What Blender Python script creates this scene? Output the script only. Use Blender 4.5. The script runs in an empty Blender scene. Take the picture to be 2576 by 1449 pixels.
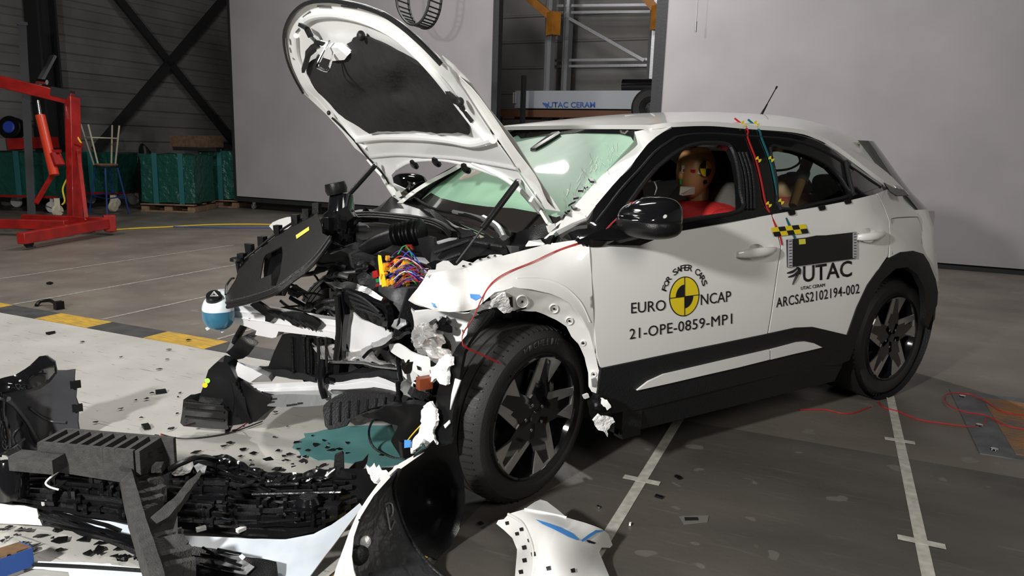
import bpy, bmesh, math, random
from mathutils import Vector, Matrix, noise
from mathutils.geometry import delaunay_2d_cdt
random.seed(7)
SC = bpy.context.scene
COL = SC.collection
PI = math.pi

# ---------------------------------------------------------------- camera
CX, CY, FP = 1288.0, 724.5, 1852.6
CAM = Vector((-1.449, -2.933, 1.325))
def basis(yaw, pitch, roll):
    cy, sy, cp, sp = math.cos(yaw), math.sin(yaw), math.cos(pitch), math.sin(pitch)
    f = Vector((cy*cp, sy*cp, -sp)); r = f.cross(Vector((0, 0, 1))).normalized(); u = r.cross(f)
    c, s = math.cos(roll), math.sin(roll)
    return (c*r+s*u), (c*u-s*r), f
CR, CU, CF = basis(0.98077, 0.18855, 0.03079)
cam_d = bpy.data.cameras.new('camera'); cam_o = bpy.data.objects.new('camera', cam_d); COL.objects.link(cam_o)
cam_o.matrix_world = Matrix(((CR.x, CU.x, -CF.x, CAM.x), (CR.y, CU.y, -CF.y, CAM.y), (CR.z, CU.z, -CF.z, CAM.z), (0, 0, 0, 1)))
cam_d.sensor_width = 36.0; cam_d.lens = FP/2576*36.0; cam_d.clip_start = 0.02; cam_d.clip_end = 200
SC.camera = cam_o
SC.view_settings.view_transform = 'Standard'; SC.view_settings.look = 'None'
SC.view_settings.gamma = 1; SC.view_settings.exposure = 0.0; SC.view_settings.use_curve_mapping = False

# ---------------------------------------------------------------- world + lights
w = bpy.data.worlds.new('hall'); SC.world = w; w.use_nodes = True
w.node_tree.nodes['Background'].inputs[0].default_value = (0.9, 0.93, 1, 1)
w.node_tree.nodes['Background'].inputs[1].default_value = 0.035
def light(name, loc, target, size, watts, color=(1, 1, 1), kind='AREA', sy=None):
    d = bpy.data.lights.new(name, kind); o = bpy.data.objects.new(name, d); COL.objects.link(o)
    o.location = loc; o.rotation_euler = (Vector(target)-Vector(loc)).to_track_quat('-Z', 'Y').to_euler()
    d.energy = watts; d.color = color
    if kind == 'AREA':
        d.size = size; d.shape = 'DISK' if not sy else 'RECTANGLE'
        if sy: d.shape = 'RECTANGLE'; d.size_y = sy
    elif kind == 'SPOT':
        d.shadow_soft_size = size; d.spot_size = math.radians(sy or 60); d.spot_blend = 0.6
    return o
light('work_lamp', (-4.1, -2.4, 2.5), (-0.4, 0.3, 0.5), 0.30, 300, (1, 0.98, 0.95))
light('hall_lamp_rear', (3.2, 5.95, 5.7), (0.8, 0, 1.0), 0.30, 300, (1, 0.98, 0.94))
light('hall_lamp_left', (-3.5, 5.0, 6.5), (-0.5, 1.5, 0), 1.2, 290, (1, 0.96, 0.91))
light('hall_lamp_near', (-0.3, -5.5, 3.6), (1.6, -0.9, 0.9), 2.0, 85, (1, 0.96, 0.9))
light('hall_lamp_screen', (1.5, 3.2, 6.5), (6.5, 6.5, 1.2), 2.5, 215, (1, 0.96, 0.98))

# ---------------------------------------------------------------- geometry tools
def ray(px, py): return CF + CR*((px-CX)/FP) - CU*((py-CY)/FP)
def U(px, py, x=None, y=None, z=None):          # the point seen at px,py on the plane x=, y= or z=
    d = ray(px, py)
    if x is not None: t = (x-CAM.x)/d.x
    elif y is not None: t = (y-CAM.y)/d.y
    else: t = (z-CAM.z)/d.z
    return CAM + d*t
def UP(px, py, o, n):                            # on the plane through o with normal n
    d = ray(px, py); n = Vector(n); return CAM + d*((Vector(o)-CAM).dot(n)/d.dot(n))
def PJ(P):
    q = Vector(P)-CAM; return (CX+FP*q.dot(CR)/q.dot(CF), CY-FP*q.dot(CU)/q.dot(CF))
RU = Vector((0.543, -0.840, 0)); RV = Vector((0.84, 0.543, 0))
def RW(u, v, z=0): return RU*u + RV*v + Vector((0, 0, z))

def lerp(a, b, t): return a+(b-a)*t
def table(T, x):
    if x <= T[0][0]: return T[0][1]
    for (a, b), (c, d) in zip(T, T[1:]):
        if x <= c:
            t = (x-a)/(c-a); return lerp(b, d, t)
    return T[-1][1]
def smooth_line(pts, n=6, closed=False):         # Catmull-Rom through the points
    P = [Vector(p) for p in pts]; out = []
    m = len(P)
    if m < 3 and not closed: return P
    rng = range(m if closed else m-1)
    for i in rng:
        g = (lambda k: P[k % m]) if closed else (lambda k: P[max(0, min(m-1, k))])
        a, b, c, d = g(i-1), g(i), g(i+1), g(i+2)
        for k in range(n):
            t = k/n
            out.append(0.5*((2*b)+(c-a)*t+(2*a-5*b+4*c-d)*t*t+(3*b-a-3*c+d)*t**3))
    if not closed: out.append(P[-1])
    return out
def finish(name, me, m, parent=None, smooth=True, auto=40):
    o = bpy.data.objects.new(name, me); COL.objects.link(o)
    if m is not None: me.materials.append(m)
    if parent is not None: o.parent = parent
    if smooth:
        me.polygons.foreach_set('use_smooth', [True]*len(me.polygons))
        if auto: me.set_sharp_from_angle(angle=math.radians(auto))
    me.update()
    return o
def mesh(name, verts, faces, m, parent=None, smooth=True, auto=40, solid=0, offset=-1, bevel=0, sub=0):
    me = bpy.data.meshes.new(name); me.from_pydata([tuple(v) for v in verts], [], faces); me.validate()
    o = finish(name, me, m, parent, smooth, auto)
    if solid:
        s = o.modifiers.new('s', 'SOLIDIFY'); s.thickness = solid; s.offset = offset
        e = o.modifiers.new('e', 'EDGE_SPLIT'); e.split_angle = math.radians(auto or 50); e.use_edge_sharp = False
    if sub:
        s = o.modifiers.new('u', 'SUBSURF'); s.levels = sub; s.render_levels = sub
    if bevel:
        b = o.modifiers.new('b', 'BEVEL'); b.width = bevel; b.segments = 2; b.limit_method = 'ANGLE'; b.angle_limit = 0.6
    return o
class MB:
    """collects shapes of one part into one mesh"""
    def __init__(s): s.v = []; s.f = []
    def add(s, v, f):
        n = len(s.v); s.v += [Vector(q) for q in v]; s.f += [tuple(i+n for i in t) for t in f]; return s
    def box(s, c, size, rot=None):
        c = Vector(c); h = Vector(size)/2; R = rot if rot is not None else Matrix.Identity(3)
        V = [c + R @ Vector((h.x*a, h.y*b, h.z*d)) for a in (-1, 1) for b in (-1, 1) for d in (-1, 1)]
        return s.add(V, [(0, 1, 3, 2), (4, 6, 7, 5), (0, 4, 5, 1), (2, 3, 7, 6), (0, 2, 6, 4), (1, 5, 7, 3)])
    def bar(s, a, b, w, h, up=(0, 0, 1), w2=None, h2=None):
        a = Vector(a); b = Vector(b); d = (b-a).normalized(); up = Vector(up)
        if abs(d.dot(up)) > .97: up = Vector((1, 0, 0))
        r = d.cross(up).normalized(); u = r.cross(d)
        w2 = w if w2 is None else w2; h2 = h if h2 is None else h2
        V = [p + r*(ww*i/2) + u*(hh*j/2) for p, ww, hh in ((a, w, h), (b, w2, h2)) for i, j in ((-1, -1), (1, -1), (1, 1), (-1, 1))]
        return s.add(V, [(0, 3, 2, 1), (4, 5, 6, 7), (0, 1, 5, 4), (1, 2, 6, 5), (2, 3, 7, 6), (3, 0, 4, 7)])
    def tube(s, pts, r, n=8, sm=5, cap=True):
        P = smooth_line(pts, sm) if sm and len(pts) > 2 else [Vector(p) for p in pts]
        m = len(P); V = []; prev = None
        for i, p in enumerate(P):
            t = (P[min(i+1, m-1)]-P[max(i-1, 0)])
            t = t.normalized() if t.length > 1e-9 else Vector((0, 0, 1))
            if prev is None:
                a = t.orthogonal().normalized()
            else:
                a = prev - t*prev.dot(t); a = a.normalized() if a.length > 1e-6 else t.orthogonal().normalized()
            prev = a; b = t.cross(a)
            rr = r(i/(m-1)) if callable(r) else r
            for k in range(n):
                q = 2*PI*k/n; V.append(p + a*(rr*math.cos(q)) + b*(rr*math.sin(q)))
        F = [(i*n+k, i*n+(k+1) % n, (i+1)*n+(k+1) % n, (i+1)*n+k) for i in range(m-1) for k in range(n)]
        if cap: F += [tuple(range(n))[::-1], tuple((m-1)*n+k for k in range(n))]
        return s.add(V, F)
    def lathe(s, prof, o=(0, 0, 0), axis=(0, 0, 1), n=32, a0=0, a1=2*PI, xdir=None):
        ax = Vector(axis).normalized(); e = Vector(xdir).normalized() if xdir is not None else ax.orthogonal().normalized(); f = ax.cross(e); o = Vector(o)
        full = abs(a1-a0-2*PI) < 1e-6; m = n if full else n+1
        V = [o + ax*h + (e*math.cos(a0+(a1-a0)*k/n)+f*math.sin(a0+(a1-a0)*k/n))*r for r, h in prof for k in range(m)]
        F = []
        for i in range(len(prof)-1):
            for k in range(n): F.append((i*m+k, i*m+(k+1) % m, (i+1)*m+(k+1) % m, (i+1)*m+k))
        return s.add(V, F)
    def ell(s, c, r, rot=None, nu=20, nv=12):
        c = Vector(c); R = rot if rot is not None else Matrix.Identity(3); V = []
        for j in range(nv+1):
            t = PI*j/nv
            for i in range(nu):
                q = 2*PI*i/nu; V.append(c + R @ Vector((r[0]*math.sin(t)*math.cos(q), r[1]*math.sin(t)*math.sin(q), r[2]*math.cos(t))))
        return s.add(V, [(j*nu+i, j*nu+(i+1) % nu, (j+1)*nu+(i+1) % nu, (j+1)*nu+i) for j in range(nv) for i in range(nu)])
    def poly(s, pts, d):                           # slab: polygon pts extruded by vector d
        P = [Vector(p) for p in pts]; n = len(P); d = Vector(d)
        return s.add(P+[p+d for p in P], [tuple(range(n))[::-1], tuple(range(n, 2*n))]+[(i, (i+1) % n, n+(i+1) % n, n+i) for i in range(n)])
    def build(s, name, m, parent=None, smooth=True, auto=35, bevel=0, solid=0, sub=0, rough=0, rs=8):
        if rough: s.v = [crumple(v, rough, rs) for v in s.v]
        o = mesh(name, s.v, s.f, m, parent, smooth, auto, solid=solid, bevel=bevel, sub=sub)
        return o
def crumple(v, amp, sc=8.0, seed=0):
    n = noise.noise_vector(Vector(v)*sc+Vector((seed, seed*2, 0)))
    return Vector(v)+n*amp
def inside(p, poly):
    x, y = p; c = False; n = len(poly); j = n-1
    for i in range(n):
        xi, yi = poly[i]; xj, yj = poly[j]
        if (yi > y) != (yj > y) and x < (xj-xi)*(y-yi)/(yj-yi)+xi: c = not c
        j = i
    return c
def densify(pts, step):
    out = []; n = len(pts)
    for i in range(n):
        a, b = pts[i], pts[(i+1) % n]; L = math.hypot(b[0]-a[0], b[1]-a[1]); k = max(1, int(L/step))
        for q in range(k): out.append((a[0]+(b[0]-a[0])*q/k, a[1]+(b[1]-a[1])*q/k))
    return out
def fill(outline, step, holes=()):
    """triangulate a 2D outline with inner points every step"""
    out = densify(outline, step); hs = [densify(h, step) for h in holes]
    P = list(out); E = [(i, (i+1) % len(out)) for i in range(len(out))]
    for h in hs:
        n0 = len(P); P += h; E += [(n0+i, n0+(i+1) % len(h)) for i in range(len(h))]
    xs = [p[0] for p in out]; ys = [p[1] for p in out]
    x = min(xs)+step*.5; k = 0
    edgep = list(P)
    while x < max(xs):
        y = min(ys)+step*(.5 if k % 2 else .25)
        while y < max(ys):
            if inside((x, y), out) and not any(inside((x, y), h) for h in hs) and all(abs(x-e[0])+abs(y-e[1]) > step*.55 for e in edgep):
                P.append((x, y))
            y += step
        x += step; k += 1
    r = delaunay_2d_cdt([Vector(p) for p in P], E, [], 0, 1e-7)
    V = [(v.x, v.y) for v in r[0]]; F = []
    for t in r[2]:
        c = (sum(V[i][0] for i in t)/len(t), sum(V[i][1] for i in t)/len(t))
        if inside(c, out) and not any(inside(c, h) for h in hs): F.append(tuple(t))
    used = sorted({i for t in F for i in t}); mp = {i: k for k, i in enumerate(used)}
    return [V[i] for i in used], [tuple(mp[i] for i in t) for t in F]
def sheet(name, outline, step, fmap, m, parent=None, solid=0.003, offset=-1, holes=(), auto=50, rough=0, rs=10, smooth=True, flip=False):
    V, F = fill(outline, step, holes)
    W = [fmap(*v) for v in V]
    if rough: W = [crumple(q, rough, rs) for q in W]
    # face the camera side consistently
    s = 0
    for t in F[:: max(1, len(F)//50)]:
        a, b, c = W[t[0]], W[t[1]], W[t[2]]; s += (b-a).cross(c-a).dot(CAM-a)
    if (s < 0) != flip: F = [t[::-1] for t in F]
    return mesh(name, W, F, m, parent, smooth, auto, solid=solid, offset=offset)
def pxsheet(name, px, fmap, m, parent=None, step=14, jag=0, **k):
    if jag: px = [(x+random.uniform(-jag, jag), y+random.uniform(-jag, jag)) for x, y in densify(px, 5)]
    return sheet(name, px, step, fmap, m, parent, **k)
def interp_plane(ctrl):
    """depth surface through control points (px,py,P): inverse-distance blend of plane distances"""
    C = [(a, b, (Vector(P)-CAM).dot(CF)) for a, b, P in ctrl]
    def f(px, py):
        ws = 0; s = 0
        for a, b, d in C:
            w_ = 1/((a-px)**2+(b-py)**2+60)**1.0; ws += w_; s += w_*d
        return CAM + ray(px, py)*(s/ws)
    return f
def P3(a, b, c):
    """plane through three points as fmap"""
    a, b, c = Vector(a), Vector(b), Vector(c); n = (b-a).cross(c-a)
    return lambda px, py: UP(px, py, a, n)

# ---------------------------------------------------------------- naming
def tag(o, label=None, cat=None, group=None, kind=None):
    if label: o['label'] = label
    if cat: o['category'] = cat
    if group: o['group'] = group
    if kind: o['kind'] = kind
    return o
def thing(name, label, cat, loc=(0, 0, 0), group=None):
    o = bpy.data.objects.new(name, None); COL.objects.link(o); o.empty_display_size = .1
    o.location = loc; EMPTY.append(o); return tag(o, label, cat, group)
EMPTY = []
def settle():
    """keep parts where they were modelled (world coordinates) under an Empty that stands at the thing's base"""
    bpy.context.view_layer.update()
    for e in EMPTY:
        for c in e.children: c.matrix_parent_inverse = e.matrix_world.inverted()

# ---------------------------------------------------------------- materials
def mat(name, col, rough=.5, metal=0, coat=0, bump=0, bs=60, var=0, vs=6, spec=.5, emit=None, trans=0, alpha=1, ior=1.45, col2=None, detail=4, bd=0.01, stretch=None):
    m = bpy.data.materials.new(name); m.use_nodes = True; nt = m.node_tree; b = nt.nodes['Principled BSDF']; N = nt.nodes; Lk = nt.links
    c = (*col, 1); b.inputs['Base Color'].default_value = c
    b.inputs['Roughness'].default_value = rough; b.inputs['Metallic'].default_value = metal
    b.inputs['Coat Weight'].default_value = coat; b.inputs['Coat Roughness'].default_value = .06
    b.inputs['Specular IOR Level'].default_value = spec; b.inputs['IOR'].default_value = ior
    b.inputs['Transmission Weight'].default_value = trans; b.inputs['Alpha'].default_value = alpha
    if emit: b.inputs['Emission Color'].default_value = (*emit[0], 1); b.inputs['Emission Strength'].default_value = emit[1]
    if var or bump or col2:
        tc = N.new('ShaderNodeTexCoord'); src = tc.outputs['Object']
        if stretch:
            mp = N.new('ShaderNodeMapping'); mp.inputs['Scale'].default_value = stretch; Lk.new(src, mp.inputs[0]); src = mp.outputs[0]
    if var or col2:
        n = N.new('ShaderNodeTexNoise'); n.inputs['Scale'].default_value = vs; n.inputs['Detail'].default_value = detail; Lk.new(src, n.inputs['Vector'])
        r = N.new('ShaderNodeValToRGB'); Lk.new(n.outputs[0], r.inputs[0]); r.color_ramp.elements[0].position = .35; r.color_ramp.elements[1].position = .68
        c2 = col2 if col2 else tuple(max(0, q*(1-var)) for q in col)
        r.color_ramp.elements[0].color = (*c2, 1); r.color_ramp.elements[1].color = c
        Lk.new(r.outputs[0], b.inputs['Base Color'])
    if bump:
        n = N.new('ShaderNodeTexNoise'); n.inputs['Scale'].default_value = bs; n.inputs['Detail'].default_value = 3; Lk.new(src, n.inputs['Vector'])
        bp = N.new('ShaderNodeBump'); bp.inputs['Strength'].default_value = bump; bp.inputs['Distance'].default_value = bd; Lk.new(n.outputs[0], bp.inputs['Height']); Lk.new(bp.outputs[0], b.inputs['Normal'])
    return m
M = dict(
    white=mat('white_paint', (.80, .80, .775), .28, coat=.8),
    whitep=mat('white_primer_paint', (.83, .84, .83), .38, coat=.3),
    torn=mat('torn_white_plastic', (.9, .9, .9), .7, bump=.8, bs=90),
    gloss=mat('gloss_black', (.006, .006, .007), .08, coat=1),
    plast=mat('black_plastic', (.006, .006, .0065), .33, spec=.32, bump=.15, bs=300),
    plast2=mat('dull_black_plastic', (.013, .013, .014), .48, spec=.35, bump=.3, bs=120),
    glossp=mat('shiny_black_plastic', (.006, .006, .007), .14, bump=.2, bs=25),
    rubber=mat('tyre_rubber', (.022, .021, .020), .6, bump=.2, bs=200),
    foam=mat('charcoal_foam', (.055, .054, .052), .9, bump=.9, bs=220, bd=.004, var=.35, vs=40),
    foamd=mat('broken_foam', (.035, .034, .032), .95, bump=1, bs=90, bd=.012, var=.6, vs=60),
    pad=mat('hood_insulation', (.017, .017, .018), .8, bump=.5, bs=30, var=.3, vs=20),
    alu=mat('bare_aluminium', (.78, .78, .78), .25, metal=1, bump=.25, bs=14, stretch=(3, 3, 40)),
    alub=mat('brushed_aluminium', (.84, .84, .85), .38, metal=.3, bump=.15, bs=14),
    steel=mat('grey_steel', (.45, .46, .47), .4, metal=.8, bump=.15, bs=30),
    foil=mat('crumpled_foil', (.88, .87, .86), .28, metal=.8, bump=.6, bs=14, bd=.03),
    dsteel=mat('dark_steel', (.045, .046, .048), .5, metal=.5, bump=.2, bs=40),
    machined=mat('machined_wheel', (.55, .54, .52), .32, metal=.85),
    yellow=mat('marker_yellow', (.80, .62, .02), .45),
    black=mat('marker_black', (.012, .012, .012), .5),
    red=mat('red_wire', (.45, .02, .02), .45),
    redp=mat('red_enamel', (.42, .015, .012), .38, coat=.3, var=.4, vs=5),
    orange=mat('orange_plastic', (.75, .33, .02), .35),
    orangep=mat('orange_rack_paint', (.60, .24, .03), .5, var=.4, vs=4),
    blue=mat('blue_marker', (.06, .25, .62), .5),
    teal=mat('teal_strap', (.01, .12, .13), .5),
    skin=mat('dummy_vinyl', (.50, .26, .11), .4, var=.15, vs=5),
    skinl=mat('dummy_vinyl_light', (.62, .40, .22), .45),
    shirt=mat('red_shirt', (.50, .02, .02), .8, bump=.4, bs=25, bd=.02),
    seat=mat('grey_seat_cloth', (.09, .085, .075), .85, bump=.3, bs=150),
    trim=mat('interior_trim', (.14, .12, .10), .7),
    liner=mat('headliner', (.42, .38, .32), .85),
    chrome=mat('chrome', (.8, .8, .8), .08, metal=1),
    wtape=mat('white_tape', (.55, .53, .47), .75, var=.3, vs=25),
    paper=mat('white_label', (.75, .75, .73), .6),
    ylabel=mat('yellow_label', (.72, .65, .08), .5),
    brown=mat('brown_plastic', (.20, .045, .018), .35),
    tankw=mat('frosted_tank', (.75, .82, .85), .25, coat=.2),
    coolant=mat('blue_coolant_in_tank', (.035, .15, .24), .25, coat=.2),
    green=mat('green_wire', (.02, .25, .06), .45), violet=mat('violet_wire', (.12, .04, .3), .45), bluew=mat('blue_wire', (.03, .08, .5), .45), whitew=mat('white_wire', (.75, .75, .75), .45),
    yeloff=mat('yellow_cable', (.75, .55, .04), .5),
    wood=mat('pallet_wood', (.30, .19, .11), .8, var=.4, vs=12, bump=.3, bs=40),
    gwrap=mat('green_wrap', (.01, .075, .055), .3, bump=.8, bs=7, bd=.06),
    bluep=mat('blue_enamel', (.02, .07, .28), .45),
    cream=mat('cream_enamel', (.6, .56, .42), .5),
    lime=mat('lime_sticker', (.45, .9, .1), .5),
)
# ================================================================ the hall
def floor_mat():
    m = bpy.data.materials.new('hall_floor_concrete'); m.use_nodes = True; nt = m.node_tree; N = nt.nodes; L = nt.links; b = N['Principled BSDF']
    tc = N.new('ShaderNodeTexCoord'); sp = N.new('ShaderNodeSeparateXYZ'); L.new(tc.outputs['Object'], sp.inputs[0])   # object space is (u, v)
    def noi(s, d=5, st=None):
        n = N.new('ShaderNodeTexNoise'); n.inputs['Scale'].default_value = s; n.inputs['Detail'].default_value = d
        if st:
            mp = N.new('ShaderNodeMapping'); mp.inputs['Scale'].default_value = st; L.new(tc.outputs['Object'], mp.inputs[0]); L.new(mp.outputs[0], n.inputs['Vector'])
        else: L.new(tc.outputs['Object'], n.inputs['Vector'])
        return n.outputs[0]
    def ramp(i, a, b_, ca, cb):
        r = N.new('ShaderNodeValToRGB'); L.new(i, r.inputs[0]); e = r.color_ramp.elements; e[0].position = a; e[1].position = b_; e[0].color = (*ca, 1); e[1].color = (*cb, 1); return r.outputs[0]
    def mix(f, a, c):
        x = N.new('ShaderNodeMix'); x.data_type = 'RGBA'; (L.new(f, x.inputs[0]) if not isinstance(f, float) else setattr(x.inputs[0], 'default_value', f)); L.new(a, x.inputs[6]); L.new(c, x.inputs[7]); return x.outputs[2]
    conc = ramp(noi(1.3, 8), .3, .7, (.105, .092, .078), (.175, .155, .130))
    epox = ramp(noi(1.1, 8, (1, 2.2, 1)), .3, .72, (.060, .054, .048), (.115, .102, .088))
    mt = N.new('ShaderNodeMath'); mt.operation = 'LESS_THAN'; mt.inputs[1].default_value = .78; L.new(sp.outputs[1], mt.inputs[0])
    c = mix(mt.outputs[0], conc, epox)
    spot = ramp(noi(7, 2), .68, .70, (0, 0, 0), (1, 1, 1)); pale = N.new('ShaderNodeRGB'); pale.outputs[0].default_value = (.20, .19, .17, 1)
    mm = N.new('ShaderNodeMath'); mm.operation = 'MULTIPLY'; mm.inputs[1].default_value = .5; L.new(spot, mm.inputs[0]); c = mix(mm.outputs[0], c, pale.outputs[0])
    scr = ramp(noi(3.5, 8, (1, 14, 1)), .60, .74, (0, 0, 0), (1, 1, 1)); m2 = N.new('ShaderNodeMath'); m2.operation = 'MULTIPLY'; m2.inputs[1].default_value = .3; L.new(scr, m2.inputs[0]); c = mix(m2.outputs[0], c, pale.outputs[0])
    L.new(c, b.inputs['Base Color']); L.new(ramp(noi(3), .3, .7, (.38,)*3, (.62,)*3), b.inputs['Roughness'])
    bp = N.new('ShaderNodeBump'); bp.inputs['Strength'].default_value = .12; bp.inputs['Distance'].default_value = .01; L.new(noi(30), bp.inputs['Height']); L.new(bp.outputs[0], b.inputs['Normal'])
    return m
def pad_mat():
    m = bpy.data.materials.new('worn_white_floor_paint'); m.use_nodes = True; nt = m.node_tree; N = nt.nodes; L = nt.links; b = N['Principled BSDF']
    tc = N.new('ShaderNodeTexCoord')
    def noi(s, d=6, st=(1, 1, 1), rot=0):
        mp = N.new('ShaderNodeMapping'); mp.inputs['Scale'].default_value = st; mp.inputs['Rotation'].default_value = (0, 0, rot); L.new(tc.outputs['Object'], mp.inputs[0])
        n = N.new('ShaderNodeTexNoise'); n.inputs['Scale'].default_value = s; n.inputs['Detail'].default_value = d; L.new(mp.outputs[0], n.inputs['Vector']); return n.outputs[0]
    def ramp(i, a, b_, ca, cb):
        r = N.new('ShaderNodeValToRGB'); L.new(i, r.inputs[0]); e = r.color_ramp.elements; e[0].position = a; e[1].position = b_; e[0].color = (*ca, 1); e[1].color = (*cb, 1); return r.outputs[0]
    base = ramp(noi(2.2, 9), .3, .7, (.37, .36, .33), (.49, .48, .45))
    c = base
    for s, st, rot, a, b_, k in ((5, (1, 16, 1), .9, .66, .69, .75), (4, (1, 22, 1), -.5, .68, .70, .7), (16, (1, 3, 1), .4, .70, .73, .8)):
        x = N.new('ShaderNodeMix'); x.data_type = 'RGBA'; mu = N.new('ShaderNodeMath'); mu.operation = 'MULTIPLY'; mu.inputs[1].default_value = k
        L.new(ramp(noi(s, 5, st, rot), a, b_, (0, 0, 0), (1, 1, 1)), mu.inputs[0]); L.new(mu.outputs[0], x.inputs[0]); L.new(c, x.inputs[6]); x.inputs[7].default_value = (.09, .085, .08, 1); c = x.outputs[2]
    L.new(c, b.inputs['Base Color']); b.inputs['Roughness'].default_value = .5
    return m
M['floor'] = floor_mat(); M['padpaint'] = pad_mat()
M['hazy'] = mat('hazard_yellow_paint', (.62, .36, .015), .6, col2=(.30, .20, .05), vs=9, detail=8, stretch=(1, 6, 1))
M['hazb'] = mat('hazard_dark_paint', (.055, .055, .055), .6, var=.4, vs=9)
M['screen'] = mat('screen_board', (.42, .40, .41), .6, var=.12, vs=1.2)
M['wall'] = mat('ribbed_wall_panel', (.22, .22, .205), .6, var=.3, vs=1.5)
M['wallb'] = mat('rear_wall_panel', (.30, .29, .27), .6, var=.3, vs=1)
def struct(o): o['kind'] = 'structure'; return o
def uvobj(o):                                     # object axes along the hall's u, v directions
    me = o.data; Mx = Matrix(((RU.x, RV.x, 0, 0), (RU.y, RV.y, 0, 0), (0, 0, 1, 0), (0, 0, 0, 1))); me.transform(Mx.inverted()); o.matrix_world = Mx; return o
def flat(name, uv, z0, z1, m):
    b = MB(); b.poly([RW(a, c, z0) for a, c in uv], (0, 0, z1-z0)); return uvobj(b.build(name, m, smooth=False))
struct(flat('floor', [(-16, -8), (12, -8), (12, 16), (-16, 16)], -.08, 0, M['floor']))
struct(flat('ceiling', [(-16, -8), (12, -8), (12, 16), (-16, 16)], 7.6, 7.8, M['dsteel']))
struct(flat('trim_1', [(-9, -3.2), (.36, -3.2), (.36, .575), (-9, .575)], 0, .004, M['padpaint']))
# hazard strips round the white pad
k = 2
for i in range(-14, 4):
    a = -1.91+.545*i; bnd = min(a+.545, .36)
    if a > .3: break
    struct(flat('trim_%d' % k, [(a, .585), (bnd, .585), (bnd, .785), (a, .785)], 0, .003, M['hazb'] if i % 2 == 0 else M['hazy'])); k += 1
for i in range(8):
    a = .785-.5*i
    struct(flat('trim_%d' % k, [(.37, a-.5), (.58, a-.5), (.58, a), (.37, a)], 0, .003, M['hazb'] if i % 2 == 0 else M['hazy'])); k += 1
# measuring lines on the floor
def tape(u, v0, v1, wd=.035, lab='', ticks=(), m=None):
    b = MB(); m = m or M['wtape']
    b.poly([RW(u-wd/2, v0, .0012), RW(u+wd/2, v0, .0012), RW(u+wd/2, v1, .0012), RW(u-wd/2, v1, .0012)], (0, 0, .0012))
    for t, l in ticks: b.poly([RW(u-l/2, t-.018, .0028), RW(u+l/2, t-.018, .0028), RW(u+l/2, t+.018, .0028), RW(u-l/2, t+.018, .0028)], (0, 0, .0012))
    o = b.build('floor_tape', m, smooth=False); tag(o, lab, 'floor tape', 'measuring tape lines on the floor'); return o
tape(1.07, -1.7, .95, .042, 'white tape line with a short cross tick, running under the middle of the white car', [(0.0, .15)])
tape(2.08, -1.9, 1.78, .042, 'white tape line with cross ticks starting at the rear tyre', [(-.03, .15), (1.0, .13)])
M['tapef'] = mat('worn_floor_line', (.32, .31, .28), .8, var=.45, vs=30)
for u, a, c, l in ((-2.02, .8, 2.6, 'faded floor line nearest the wrecked bumper, beyond the hazard strip'), (-3.13, .8, 3.6, 'faded floor line reaching the hazard strip left of the coolant tank'),
                   (-4.12, .8, 4.6, 'faded floor line behind the small black clip on the floor'), (-5.25, 1.0, 4.3, 'farthest faded floor line, near the red crane')):
    tape(u, a, c, .03, l, m=M['tapef'])
# pit cover at right
t = thing('pit_cover', 'rusty steel pit cover with a grey bolted frame in the floor behind the rear wheel', 'pit cover', RW(3.0, 1.5))
b = MB(); b.poly([RW(2.41, 1.0, 0), RW(4.6, 1.0, 0), RW(4.6, 2.05, 0), RW(2.41, 2.05, 0)], (0, 0, .006)); b.build('frame', mat('pit_frame', (.13, .135, .14), .5, var=.4, vs=9), t, smooth=False)
b = MB(); b.poly([RW(2.56, 1.06, .006), RW(4.5, 1.06, .006), RW(4.5, 1.95, .006), RW(2.56, 1.95, .006)], (0, 0, .003)); b.build('plate', mat('rusty_plate', (.15, .12, .105), .8, col2=(.30, .15, .06), vs=5, bump=.6, bs=60), t, smooth=False)
for u, v in ((2.46, 1.92), (2.47, 1.42), (2.48, 1.08)):
    b = MB(); b.lathe([(0, .014), (.016, .012), (.02, .006)], RW(u, v), n=12); b.build('bolt', M['chrome'], t)

# walls
def wall_left():
    b = MB(); u = -12.2
    b.poly([RW(u, -8, 0), RW(u-.2, -8, 0), RW(u-.2, 16, 0), RW(u, 16, 0)], (0, 0, 7.6))
    z = .2
    while z < 7.5:
        b.poly([RW(u, -8, z), RW(u+.03, -8, z+.03), RW(u+.03, -8, z+.2), RW(u, -8, z+.23)], RV*24)
        z += .33
    b.poly([RW(u, -8, 2.52), RW(u+.05, -8, 2.52), RW(u+.05, -8, 2.56), RW(u, -8, 2.56)], RV*24)
    return b.build('wall_left', M['wall'], smooth=False)
struct(wall_left())
def wall_back():
    b = MB(); v = 13.0
    b.poly([RW(-16, v, 0), RW(-16, v+.2, 0), RW(12, v+.2, 0), RW(12, v, 0)], (0, 0, 7.6))
    z = .3
    while z < 7.4:
        b.poly([RW(-16, v, z), RW(-16, v-.03, z+.02), RW(-16, v-.03, z+.05), RW(-16, v, z+.07)], RU*28); z += .55
    return b.build('wall_back', M['wallb'], smooth=False)
struct(wall_back())
struct(MB().poly([RW(9, -8, 0), RW(9.2, -8, 0), RW(9.2, 13, 0), RW(9, 13, 0)], (0, 0, 7.6)).build('wall_right', M['wall'], smooth=False))
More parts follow.
